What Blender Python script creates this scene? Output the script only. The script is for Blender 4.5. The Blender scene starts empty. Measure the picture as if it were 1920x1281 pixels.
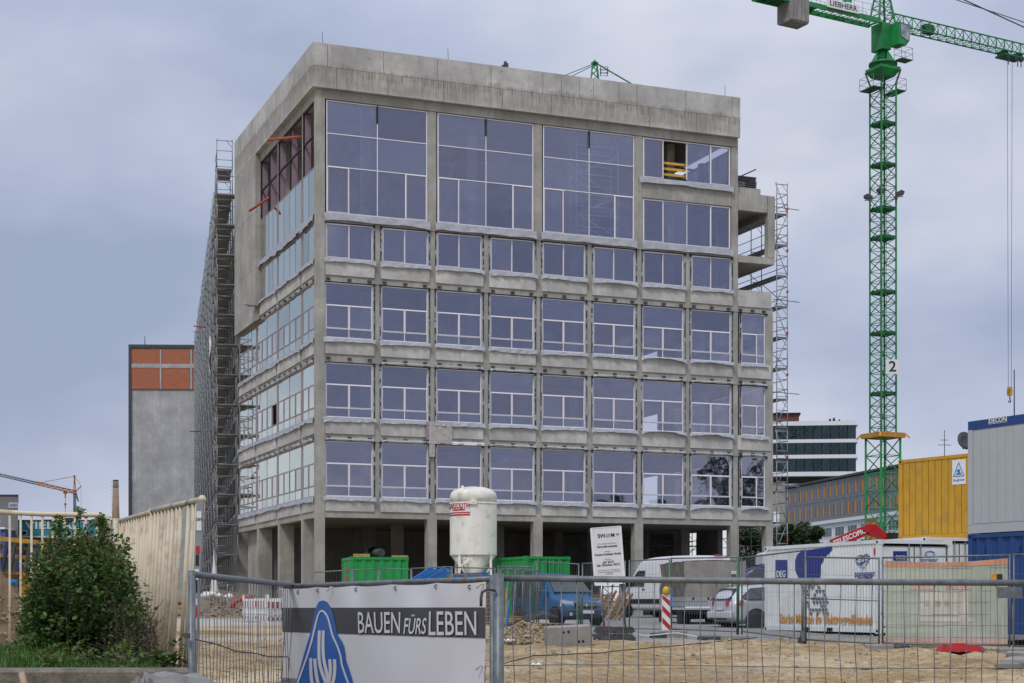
import bpy, math, random
from mathutils import Vector, Matrix
R = math.radians
random.seed(7)
S = bpy.context.scene
COL = S.collection

# ------------------------------------------------------------------ camera, sky, sun, exposure
CZ = 1.85          # eye height above the street
F = 3036.0         # focal length in photo pixels (photo 1920 wide)
HOR = 1135.0       # image row of the horizon
cam_data = bpy.data.cameras.new('camera')
cam = bpy.data.objects.new('camera', cam_data)
COL.objects.link(cam)
cam.location = (0, 0, CZ)
cam.rotation_euler = (R(90), 0, 0)
cam_data.sensor_width = 36.0
cam_data.lens = 36.0 * F / 1920.0
cam_data.shift_y = (HOR - 640.5) / 1920.0
cam_data.clip_start = 0.1
cam_data.clip_end = 6000
S.camera = cam

SUN_EL, SUN_AZ = 52.0, 205.0     # behind the camera, a little to the left
world = bpy.data.worlds.new('World')
S.world = world
world.use_nodes = True
wn, wl = world.node_tree.nodes, world.node_tree.links
wn.clear()
wout = wn.new('ShaderNodeOutputWorld')
wbg = wn.new('ShaderNodeBackground')
wbg.inputs['Strength'].default_value = 0.1
sky = wn.new('ShaderNodeTexSky')
sky.sky_type = 'NISHITA'
sky.sun_disc = False
sky.sun_elevation = R(SUN_EL)
sky.sun_rotation = R(SUN_AZ)
sky.air_density = 1.0
sky.dust_density = 3.0
tc = wn.new('ShaderNodeTexCoord')
sep = wn.new('ShaderNodeSeparateXYZ')
wl.new(tc.outputs['Generated'], sep.inputs[0])
def wmath(op, a, b=None, c=None):
    n = wn.new('ShaderNodeMath'); n.operation = op
    for i, v in enumerate((a, b, c)):
        if v is None: continue
        if isinstance(v, (int, float)): n.inputs[i].default_value = v
        else: wl.new(v, n.inputs[i])
    return n.outputs[0]
def wnoise(sx, sz, scale, detail, rough, off=0.0):
    mp = wn.new('ShaderNodeMapping'); mp.inputs['Scale'].default_value = (sx, sx, sz)
    mp.inputs['Location'].default_value = (off, off * 0.7, off * 0.3)
    wl.new(tc.outputs['Generated'], mp.inputs[0])
    nz = wn.new('ShaderNodeTexNoise'); nz.inputs['Scale'].default_value = scale
    nz.inputs['Detail'].default_value = detail; nz.inputs['Roughness'].default_value = rough
    wl.new(mp.outputs[0], nz.inputs['Vector'])
    return nz.outputs['Fac']
n_big = wnoise(1.0, 1.5, 3.0, 4.0, 0.5, 3.1)      # broad cloud banks
n_str = wnoise(1.0, 3.6, 2.6, 4.0, 0.5, 8.4)      # flat streaks
n_fin = wnoise(1.0, 2.0, 9.0, 4.0, 0.55, 5.7)     # finer mottling
elv = sep.outputs['Z']
mixn = wmath('ADD', wmath('MULTIPLY', n_big, 0.60), wmath('ADD', wmath('MULTIPLY', n_str, 0.26), wmath('MULTIPLY', n_fin, 0.14)))
lowglow = wmath('MULTIPLY', wmath('SUBTRACT', 0.17, wmath('MINIMUM', wmath('MAXIMUM', elv, 0.0), 0.17)), 1.05)
side = wmath('MULTIPLY', sep.outputs['X'], 0.10)
val = wmath('ADD', wmath('ADD', mixn, lowglow), side)
ramp = wn.new('ShaderNodeValToRGB')
e = ramp.color_ramp.elements
e[0].position = 0.425; e[0].color = (0.315, 0.370, 0.510, 1)
e[1].position = 0.67; e[1].color = (0.690, 0.700, 0.760, 1)
m_ = e.new(0.54); m_.color = (0.455, 0.500, 0.640, 1)
wl.new(val, ramp.inputs[0])
# an overcast sky brightens evenly towards the zenith
zen = wmath('MULTIPLY_ADD', wmath('MAXIMUM', wmath('SUBTRACT', elv, 0.30), 0.0), 1.55, 1.0)
gain = wmath('MULTIPLY', zen, 10.0)
cl = wn.new('ShaderNodeMix'); cl.data_type = 'RGBA'; cl.blend_type = 'MULTIPLY'; cl.inputs['Factor'].default_value = 1.0
wl.new(ramp.outputs[0], cl.inputs['A']); wl.new(gain, cl.inputs['B'])
mx = wn.new('ShaderNodeMix'); mx.data_type = 'RGBA'; mx.inputs['Factor'].default_value = 0.93
wl.new(sky.outputs[0], mx.inputs['A']); wl.new(cl.outputs['Result'], mx.inputs['B'])
wl.new(mx.outputs['Result'], wbg.inputs['Color'])
wl.new(wbg.outputs[0], wout.inputs[0])

sun_data = bpy.data.lights.new('sun', 'SUN')
sun_data.energy = 1.5
sun_data.angle = R(14)
sun_data.color = (1.0, 0.965, 0.91)
sun = bpy.data.objects.new('sun', sun_data)
COL.objects.link(sun)
_az = R(SUN_AZ)
_d = Vector((math.sin(_az) * math.cos(R(SUN_EL)), math.cos(_az) * math.cos(R(SUN_EL)), math.sin(R(SUN_EL))))
sun.rotation_euler = (-_d).to_track_quat('-Z', 'Y').to_euler()
sun.location = (0, -20, 60)

S.view_settings.view_transform = 'Standard'
S.view_settings.look = 'None'
S.view_settings.exposure = 0.15
S.view_settings.gamma = 1.0
S.view_settings.use_curve_mapping = False
S.render.engine = 'CYCLES'
S.cycles.use_denoising = True
try:
    S.cycles.denoiser = 'OPENIMAGEDENOISE'
except Exception:
    pass
S.cycles.max_bounces = 8
S.cycles.transparent_max_bounces = 16
S.cycles.caustics_reflective = False
S.cycles.caustics_refractive = False

# ------------------------------------------------------------------ helpers
def W(px, py, Z):
    """photo pixel at depth Z -> world point"""
    return Vector(((px - 960.0) * Z / F, Z, CZ - (py - HOR) * Z / F))
def XW(px, Z):
    return (px - 960.0) * Z / F
def lerp(a, b, t): return a + (b - a) * t
def interp(x, xs, ys):
    if x <= xs[0]: return ys[0]
    for i in range(1, len(xs)):
        if x <= xs[i]:
            return lerp(ys[i-1], ys[i], (x - xs[i-1]) / (xs[i] - xs[i-1]))
    return ys[-1]
def ground_z(x, y):
    g = interp(y, (16, 22, 27, 36, 46, 56, 68, 76), (0.0, 0.30, 0.55, 0.85, 1.03, 1.18, 1.30, 1.35))
    return g

class MB:
    """collects geometry; build() links it as one mesh object"""
    def __init__(s):
        s.v = []; s.f = []; s.sm = []; s.mi = []; s.cur = 0
    def face(s, idx, smooth=False):
        s.f.append(tuple(idx)); s.sm.append(smooth); s.mi.append(s.cur)
    def add(s, verts, faces, smooth=False):
        o = len(s.v); s.v.extend([tuple(p) for p in verts])
        for f in faces: s.face([i + o for i in f], smooth)
        return s
    def box(s, x0, x1, y0, y1, z0, z1):
        return s.add([(x0,y0,z0),(x1,y0,z0),(x1,y1,z0),(x0,y1,z0),(x0,y0,z1),(x1,y0,z1),(x1,y1,z1),(x0,y1,z1)],
                     [(0,3,2,1),(4,5,6,7),(0,1,5,4),(1,2,6,5),(2,3,7,6),(3,0,4,7)])
    def cbox(s, x0, x1, y0, y1, z0, z1, c=0.01):
        """box with chamfered vertical and top edges"""
        lo = [(x0+c,y0),(x1-c,y0),(x1,y0+c),(x1,y1-c),(x1-c,y1),(x0+c,y1),(x0,y1-c),(x0,y0+c)]
        ctr = ((x0+x1)/2,(y0+y1)/2)
        def ins(p):
            return (p[0] + (c if p[0] < ctr[0] else -c), p[1] + (c if p[1] < ctr[1] else -c))
        hi = [ins(p) for p in lo]
        o = len(s.v)
        s.v += [(p[0],p[1],z0) for p in lo] + [(p[0],p[1],z1-c) for p in lo] + [(p[0],p[1],z1) for p in hi]
        s.face([o+i for i in range(7,-1,-1)])
        for b in (0, 8):
            for i in range(8):
                j = (i+1) % 8
                s.face([o+b+i, o+b+j, o+b+8+j, o+b+8+i])
        s.face([o+16+i for i in range(8)])
        return s
    def bar(s, p0, p1, w, h=None, up=(0,0,1)):
        h = h or w
        p0 = Vector(p0); p1 = Vector(p1); d = (p1 - p0)
        if d.length < 1e-6: return s
        d.normalize(); up = Vector(up)
        if abs(d.dot(up)) > 0.98: up = Vector((1,0,0)) if abs(d.x) < 0.9 else Vector((0,1,0))
        a = d.cross(up).normalized() * (w/2); b = a.cross(d).normalized() * (h/2)
        vs = [p0-a-b,p0+a-b,p0+a+b,p0-a+b,p1-a-b,p1+a-b,p1+a+b,p1-a+b]
        return s.add(vs, [(0,1,2,3),(7,6,5,4),(0,4,5,1),(1,5,6,2),(2,6,7,3),(3,7,4,0)])
    def tube(s, p0, p1, r, n=6, r1=None, cap=True):
        p0 = Vector(p0); p1 = Vector(p1); d = p1 - p0
        if d.length < 1e-6: return s
        r1 = r if r1 is None else r1
        d.normalize()
        up = Vector((0,0,1)) if abs(d.z) < 0.95 else Vector((1,0,0))
        a = d.cross(up).normalized(); b = a.cross(d)
        o = len(s.v)
        for p, rr in ((p0, r), (p1, r1)):
            for i in range(n):
                t = 2*math.pi*i/n
                s.v.append(tuple(p + a*(math.cos(t)*rr) + b*(math.sin(t)*rr)))
        for i in range(n):
            j = (i+1) % n
            s.face([o+i, o+n+i, o+n+j, o+j], n > 4)
        if cap:
            s.face([o+i for i in range(n)]); s.face([o+n+i for i in range(n-1,-1,-1)])
        return s
    def path(s, pts, r, n=6, closed=False):
        pts = [Vector(p) for p in pts]; N = len(pts); o = len(s.v); prev = None
        for k, p in enumerate(pts):
            if closed: d = pts[(k+1) % N] - pts[k-1]
            else: d = pts[min(k+1,N-1)] - pts[max(k-1,0)]
            d.normalize()
            if prev is None:
                up = Vector((0,0,1)) if abs(d.z) < 0.9 else Vector((1,0,0))
                a = d.cross(up).normalized()
            else:
                a = (prev - d*prev.dot(d)).normalized()
            prev = a; b = a.cross(d)
            rr = r[k] if isinstance(r, (list, tuple)) else r
            for i in range(n):
                t = 2*math.pi*i/n
                s.v.append(tuple(p + a*(math.cos(t)*rr) + b*(math.sin(t)*rr)))
        for k in range(N if closed else N-1):
            k2 = (k+1) % N
            for i in range(n):
                j = (i+1) % n
                s.face([o+k*n+i, o+k2*n+i, o+k2*n+j, o+k*n+j], n > 4)
        if not closed:
            s.face([o+i for i in range(n)]); s.face([o+(N-1)*n+i for i in range(n-1,-1,-1)])
        return s
    def prism(s, poly, fn, d0, d1):
        """poly: 2-D outline; fn(a,b,d) -> 3-D; extruded from d0 to d1"""
        n = len(poly); o = len(s.v)
        s.v += [tuple(fn(a,b,d0)) for a,b in poly] + [tuple(fn(a,b,d1)) for a,b in poly]
        s.face([o+i for i in range(n)]); s.face([o+n+i for i in range(n-1,-1,-1)])
        for i in range(n):
            j = (i+1) % n
            s.face([o+i, o+n+i, o+n+j, o+j])
        return s
    def lathe(s, prof, n=24, c=(0,0,0), smooth=True, a0=0.0):
        o = len(s.v); m = len(prof)
        for r, z in prof:
            for i in range(n):
                t = a0 + 2*math.pi*i/n
                s.v.append((c[0]+r*math.cos(t), c[1]+r*math.sin(t), c[2]+z))
        for k in range(m-1):
            for i in range(n):
                j = (i+1) % n
                s.face([o+k*n+i, o+k*n+j, o+(k+1)*n+j, o+(k+1)*n+i], smooth)
        s.face([o+i for i in range(n-1,-1,-1)]); s.face([o+(m-1)*n+i for i in range(n)])
        return s
    def grid(s, fn, nu, nv, smooth=True):
        o = len(s.v)
        for j in range(nv+1):
            for i in range(nu+1):
                s.v.append(tuple(fn(i/nu, j/nv)))
        for j in range(nv):
            for i in range(nu):
                a = o + j*(nu+1) + i
                s.face([a, a+1, a+nu+2, a+nu+1], smooth)
        return s
    def mesh(s, name, mats):
        me = bpy.data.meshes.new(name)
        me.from_pydata(s.v, [], s.f)
        me.polygons.foreach_set('use_smooth', s.sm)
        if not isinstance(mats, (list, tuple)): mats = [mats]
        for m in mats: me.materials.append(m)
        if len(mats) > 1: me.polygons.foreach_set('material_index', s.mi)
        me.update()
        return me
    def build(s, name, mats, parent=None, kind=None):
        ob = bpy.data.objects.new(name, s.mesh(name, mats))
        COL.objects.link(ob)
        if parent is not None: ob.parent = parent
        if kind: ob['kind'] = kind
        return ob

def tag(o, label, cat, group=None):
    o['label'] = label; o['category'] = cat
    if group: o['group'] = group
    return o
def thing(name, label, cat, loc=(0,0,0), rz=0.0, group=None, rot=None):
    o = bpy.data.objects.new(name, None); COL.objects.link(o)
    o.location = loc; o.rotation_euler = rot or (0, 0, rz)
    o.empty_display_size = 0.3
    return tag(o, label, cat, group)
def shared(name, me, parent, loc=(0,0,0), rot=(0,0,0), scale=None):
    ob = bpy.data.objects.new(name, me); COL.objects.link(ob)
    ob.parent = parent; ob.location = loc; ob.rotation_euler = rot
    if scale: ob.scale = scale
    return ob
def dup(root, loc, rz, label, group=None):
    def cp(o, par):
        c = o.copy(); COL.objects.link(c); c.parent = par
        for ch in o.children: cp(ch, c)
        return c
    r = cp(root, None); r.location = loc; r.rotation_euler = (0, 0, rz); r['label'] = label
    if group: r['group'] = group
    return r
def structure(o):
    o['kind'] = 'structure'; return o

FONT_CACHE = {}
def text_mesh(txt, size=1.0, ext=0.004, sx=1.0, shear=0.0, align='CENTER', bold=0.0):
    cu = bpy.data.curves.new('lettering', 'FONT')
    cu.body = txt; cu.size = size; cu.extrude = ext; cu.shear = shear
    cu.align_x = align; cu.align_y = 'CENTER'; cu.offset = bold
    cu.resolution_u = 3
    ob = bpy.data.objects.new('lettering', cu); COL.objects.link(ob)
    dg = bpy.context.evaluated_depsgraph_get()
    me = bpy.data.meshes.new_from_object(ob.evaluated_get(dg))
    bpy.data.objects.remove(ob)
    if sx != 1.0:
        for v in me.vertices: v.co.x *= sx
    return me
def text(name, txt, parent, m, loc, rot, size=1.0, ext=0.004, sx=1.0, shear=0.0, align='CENTER', bold=0.0):
    me = text_mesh(txt, size, ext, sx, shear, align, bold)
    me.materials.clear(); me.materials.append(m)
    ob = bpy.data.objects.new(name, me); COL.objects.link(ob)
    ob.parent = parent; ob.location = loc; ob.rotation_euler = rot
    return ob

# ------------------------------------------------------------------ materials
def new_mat(name):
    m = bpy.data.materials.new(name); m.use_nodes = True
    nt = m.node_tree; nt.nodes.clear()
    out = nt.nodes.new('ShaderNodeOutputMaterial')
    return m, nt, out
def coords(nt, rnd=True, kind='Object'):
    tcn = nt.nodes.new('ShaderNodeTexCoord')
    if not rnd: return tcn.outputs[kind]
    oi = nt.nodes.new('ShaderNodeObjectInfo')
    ml = nt.nodes.new('ShaderNodeMath'); ml.operation = 'MULTIPLY'; ml.inputs[1].default_value = 37.0
    nt.links.new(oi.outputs['Random'], ml.inputs[0])
    ad = nt.nodes.new('ShaderNodeVectorMath'); ad.operation = 'ADD'
    nt.links.new(tcn.outputs[kind], ad.inputs[0]); nt.links.new(ml.outputs[0], ad.inputs[1])
    return ad.outputs[0]
def noise(nt, vec, scale, detail=3.0, rough=0.55, stretch=None):
    if stretch:
        mp = nt.nodes.new('ShaderNodeMapping'); mp.inputs['Scale'].default_value = stretch
        nt.links.new(vec, mp.inputs[0]); vec = mp.outputs[0]
    n = nt.nodes.new('ShaderNodeTexNoise'); n.inputs['Scale'].default_value = scale
    n.inputs['Detail'].default_value = detail; n.inputs['Roughness'].default_value = rough
    nt.links.new(vec, n.inputs['Vector'])
    return n.outputs['Fac']
def maprange(nt, v, a, b, c, d, clamp=True):
    n = nt.nodes.new('ShaderNodeMapRange'); n.clamp = clamp
    for k, x in zip(('From Min','From Max','To Min','To Max'), (a,b,c,d)): n.inputs[k].default_value = x
    nt.links.new(v, n.inputs['Value'])
    return n.outputs['Result']
def mixc(nt, fac, a, b, mode='MIX'):
    n = nt.nodes.new('ShaderNodeMix'); n.data_type = 'RGBA'; n.blend_type = mode
    for key, v in (('Factor', fac), ('A', a), ('B', b)):
        if isinstance(v, (int, float)): n.inputs[key].default_value = v
        elif isinstance(v, (tuple, list)): n.inputs[key].default_value = (*v[:3], 1)
        else: nt.links.new(v, n.inputs[key])
    return n.outputs['Result']
def mth(nt, op, a, b=None, c=None):
    n = nt.nodes.new('ShaderNodeMath'); n.operation = op
    for i, v in enumerate((a, b, c)):
        if v is None: continue
        if isinstance(v, (int, float)): n.inputs[i].default_value = v
        else: nt.links.new(v, n.inputs[i])
    return n.outputs[0]
def bump(nt, h, strength, dist=0.02):
    b = nt.nodes.new('ShaderNodeBump'); b.inputs['Strength'].default_value = strength; b.inputs['Distance'].default_value = dist
    nt.links.new(h, b.inputs['Height'])
    return b.outputs[0]
def pbr(nt, out, col, rough=0.6, metal=0.0, normal=None, spec=0.4):
    p = nt.nodes.new('ShaderNodeBsdfPrincipled')
    if isinstance(col, (tuple, list)): p.inputs['Base Color'].default_value = (*col[:3], 1)
    else: nt.links.new(col, p.inputs['Base Color'])
    if isinstance(rough, (int, float)): p.inputs['Roughness'].default_value = rough
    else: nt.links.new(rough, p.inputs['Roughness'])
    p.inputs['Metallic'].default_value = metal
    p.inputs['Specular IOR Level'].default_value = spec
    if normal is not None: nt.links.new(normal, p.inputs['Normal'])
    nt.links.new(p.outputs[0], out.inputs['Surface'])
    return p
def mat(name, rgb, rough=0.6, metal=0.0, var=0.18, scale=6.0, dirt=None, dirt_amt=0.5, dirt_scale=3.0, bmp=0.0, bscale=40.0, rnd=True, spec=0.4, streak=0.0):
    """general surface: base colour with tonal variation, optional dirt/rust patches, streaks, fine relief"""
    m, nt, out = new_mat(name)
    vec = coords(nt, rnd)
    n1 = noise(nt, vec, scale, 4.0, 0.6)
    lo = tuple(c*(1-var) for c in rgb); hi = tuple(min(1, c*(1+var)) for c in rgb)
    c = mixc(nt, maprange(nt, n1, 0.3, 0.7, 0, 1), lo, hi)
    if streak > 0:
        n3 = noise(nt, vec, 3.0, 3.0, 0.6, (6.0, 6.0, 0.35))
        c = mixc(nt, maprange(nt, n3, 0.5, 0.75, 0, streak), c, tuple(x*0.45 for x in rgb))
    if dirt:
        n2 = noise(nt, vec, dirt_scale, 5.0, 0.65)
        c = mixc(nt, maprange(nt, n2, 0.52, 0.68, 0, dirt_amt), c, dirt)
    nrm = None
    if bmp > 0: nrm = bump(nt, noise(nt, vec, bscale, 3.0, 0.6), bmp, 0.01)
    rg = maprange(nt, n1, 0.3, 0.7, max(0.02, rough-0.08), min(1, rough+0.1))
    pbr(nt, out, c, rg, metal, nrm, spec)
    return m

def concrete(name, rgb, stain=0.35, drip=0.3, bandz=None, rnd=False, boards=0.0, pits=True):
    m, nt, out = new_mat(name)
    vec = coords(nt, rnd)
    big = noise(nt, vec, 0.55, 4.0, 0.6)
    mid = noise(nt, vec, 3.2, 5.0, 0.65)
    fin = noise(nt, vec, 26.0, 3.0, 0.6)
    c = mixc(nt, maprange(nt, big, 0.35, 0.65, 0, 1), tuple(x*0.70 for x in rgb), tuple(x*1.18 for x in rgb))
    c = mixc(nt, maprange(nt, mid, 0.42, 0.70, 0, 0.58), c, tuple(x*0.70 for x in rgb))
    c = mixc(nt, maprange(nt, fin, 0.3, 0.7, 0.0, 0.16), c, tuple(x*0.6 for x in rgb))
    st = noise(nt, vec, 1.6, 4.0, 0.65, (3.2, 3.2, 0.32))
    c = mixc(nt, maprange(nt, st, 0.50, 0.74, 0, stain), c, (rgb[0]*0.52, rgb[1]*0.50, rgb[2]*0.46))
    if boards > 0:
        bd = noise(nt, vec, 1.0, 1.0, 0.5, (7.0, 7.0, 0.02))
        c = mixc(nt, maprange(nt, bd, 0.3, 0.7, 0, boards), c, tuple(x*0.72 for x in rgb))
    if bandz:
        tcn = nt.nodes.new('ShaderNodeTexCoord'); sp = nt.nodes.new('ShaderNodeSeparateXYZ')
        nt.links.new(tcn.outputs['Object'], sp.inputs[0])
        for zc, half, amt in bandz:
            wob = maprange(nt, noise(nt, vec, 0.9, 4.0, 0.7), 0.2, 0.8, -0.30, 0.30, False)
            dz = mth(nt, 'ABSOLUTE', mth(nt, 'SUBTRACT', mth(nt, 'ADD', sp.outputs['Z'], wob), zc))
            band = maprange(nt, dz, half*0.35, half, 1, 0)
            dr = noise(nt, vec, 2.4, 4.0, 0.75, (5.5, 5.5, 0.35))
            fac = mth(nt, 'MULTIPLY', band, maprange(nt, dr, 0.40, 0.62, 0.12, amt))
            c = mixc(nt, fac, c, (rgb[0]*0.40, rgb[1]*0.365, rgb[2]*0.30))
    if pits:
        vo = nt.nodes.new('ShaderNodeTexVoronoi'); vo.inputs['Scale'].default_value = 1.1
        nt.links.new(vec, vo.inputs['Vector'])
        c = mixc(nt, maprange(nt, vo.outputs['Distance'], 0.03, 0.05, 0.75, 0), c, tuple(x*0.25 for x in rgb))
    nrm = bump(nt, mid, 0.25, 0.02)
    pbr(nt, out, c, 0.88, 0.0, nrm, 0.25)
    return m

def glass_mat(name, tint=(0.80,0.82,0.88), refl=(0.82,0.82,1.0), f0=0.195, k=2.7, graz=(0.82,0.87,0.78)):
    """coated glazing: mirror share rises with the Fresnel term"""
    m, nt, out = new_mat(name)
    fr = nt.nodes.new('ShaderNodeFresnel'); fr.inputs['IOR'].default_value = 1.5
    oi = nt.nodes.new('ShaderNodeObjectInfo')
    vary = maprange(nt, oi.outputs['Random'], 0, 1, 0.84, 1.16)   # panes differ a little in coating and dust
    fac = mth(nt, 'MINIMUM', mth(nt, 'MULTIPLY', vary, mth(nt, 'MULTIPLY_ADD', fr.outputs[0], k, f0 - 0.04*k)), 0.92)
    tr = nt.nodes.new('ShaderNodeBsdfTransparent'); tr.inputs[0].default_value = (*tint, 1)
    gl = nt.nodes.new('ShaderNodeBsdfGlossy'); gl.inputs['Roughness'].default_value = 0.015
    nt.links.new(mixc(nt, maprange(nt, fr.outputs[0], 0.05, 0.22, 0, 1), refl, graz), gl.inputs['Color'])
    vec = coords(nt, True)
    nt.links.new(bump(nt, noise(nt, vec, 0.45, 2.0, 0.5), 0.07, 0.4), gl.inputs['Normal'])
    mx = nt.nodes.new('ShaderNodeMixShader')
    nt.links.new(fac, mx.inputs[0]); nt.links.new(tr.outputs[0], mx.inputs[1]); nt.links.new(gl.outputs[0], mx.inputs[2])
    nt.links.new(mx.outputs[0], out.inputs['Surface'])
    return m

def leaf_mat(name, a, b, trans=0.25):
    m, nt, out = new_mat(name)
    geo = nt.nodes.new('ShaderNodeNewGeometry')
    vec = coords(nt, False)
    n1 = noise(nt, vec, 2.2, 3.0, 0.6)
    fac = mth(nt, 'MULTIPLY_ADD', geo.outputs['Random Per Island'], 0.6, maprange(nt, n1, 0.3, 0.7, 0, 0.4))
    c = mixc(nt, fac, a, b)
    p = nt.nodes.new('ShaderNodeBsdfPrincipled'); p.inputs['Roughness'].default_value = 0.5
    p.inputs['Specular IOR Level'].default_value = 0.35
    nt.links.new(c, p.inputs['Base Color'])
    t = nt.nodes.new('ShaderNodeBsdfTranslucent'); nt.links.new(c, t.inputs[0])
    mx = nt.nodes.new('ShaderNodeMixShader'); mx.inputs[0].default_value = trans
    nt.links.new(p.outputs[0], mx.inputs[1]); nt.links.new(t.outputs[0], mx.inputs[2])
    nt.links.new(mx.outputs[0], out.inputs['Surface'])
    return m

M = {}
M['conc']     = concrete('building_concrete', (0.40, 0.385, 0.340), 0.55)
M['conc_l']   = concrete('spandrel_concrete', (0.54, 0.525, 0.485), 0.42, rnd=True)
M['fascia']   = concrete('parapet_concrete', (0.50, 0.488, 0.455), 0.42, bandz=[(26.0, 0.30, 0.95), (25.55, 0.42, 0.62)])
M['conc_d']   = concrete('inner_concrete_shaded', (0.18, 0.172, 0.16), 0.35)  # shade of the open ground floor worked into a darker concrete colour
M['silo']     = concrete('tower_concrete', (0.46, 0.455, 0.455), 0.60, boards=0.55, pits=False)
M['block']    = concrete('block_concrete', (0.29, 0.28, 0.26), 0.3, rnd=True, pits=False)
M['glass']    = glass_mat('window_glass')
M['glass_side'] = M['glass']
M['frame']    = mat('window_frame_metal', (0.80, 0.81, 0.84), 0.45, 0.0, 0.06)
M['sash']     = mat('sash_with_tape', (0.74, 0.66, 0.69), 0.5, 0.0, 0.12, 40)
M['mauve']    = mat('mauve_frame', (0.36, 0.29, 0.315), 0.5, 0, 0.15)
M['flap']     = mat('silver_membrane', (0.34, 0.35, 0.375), 0.40, 0.0, 0.20, 5, (0.19,0.19,0.20), 0.4, 2.5, 0.6, 25, spec=0.6)
M['black']    = mat('black_bitumen', (0.02, 0.02, 0.022), 0.6, 0, 0.3)
M['pink']     = mat('pink_insulation', (0.30, 0.215, 0.265), 0.7, 0, 0.12, 8)
M['steel']    = mat('galvanised_steel', (0.150, 0.165, 0.175), 0.46, 0.35, 0.28, 18, (0.085,0.08,0.075), 0.6, 6)
M['scaff']    = mat('scaffold_steel', (0.26, 0.28, 0.29), 0.55, 0.4, 0.25, 2)
M['deckm']    = mat('scaffold_deck', (0.20, 0.20, 0.195), 0.7, 0.1, 0.35, 2)
M['darkst']   = mat('dark_steel', (0.06, 0.065, 0.07), 0.6, 0.2, 0.3)
M['red']      = mat('red_paint', (0.45, 0.025, 0.03), 0.5, 0, 0.15, 5, (0.25,0.06,0.05), 0.4)
M['orange_red'] = mat('orange_red_tube', (0.42, 0.085, 0.045), 0.5)
M['yellow']   = mat('yellow_timber', (0.62, 0.36, 0.05), 0.6, 0, 0.2)
M['white']    = mat('white_paint', (0.72, 0.72, 0.70), 0.5, 0, 0.06, 4, (0.45,0.42,0.36), 0.35, 2)
M['wood']     = mat('raw_timber', (0.34, 0.215, 0.115), 0.75, 0, 0.35, 7)
M['wood_d']   = mat('weathered_timber', (0.20, 0.125, 0.07), 0.8, 0, 0.35, 7)
M['rubber']   = mat('black_rubber', (0.050, 0.051, 0.052), 0.75, 0, 0.35, 12, (0.16,0.14,0.11), 0.5, 6)
M['blackp']   = mat('black_plastic', (0.018, 0.018, 0.02), 0.5)
M['tyre']     = mat('tyre_rubber', (0.018, 0.018, 0.019), 0.8)
M['dark']     = mat('dark_void', (0.010, 0.010, 0.011), 0.9)
M['cabglass'] = mat('cab_glass', (0.30,0.33,0.38), 0.08, 0, 0.5, 1.2, (0.06,0.07,0.08), 0.7, 1.6, spec=0.8)
M['brick']    = None
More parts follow.
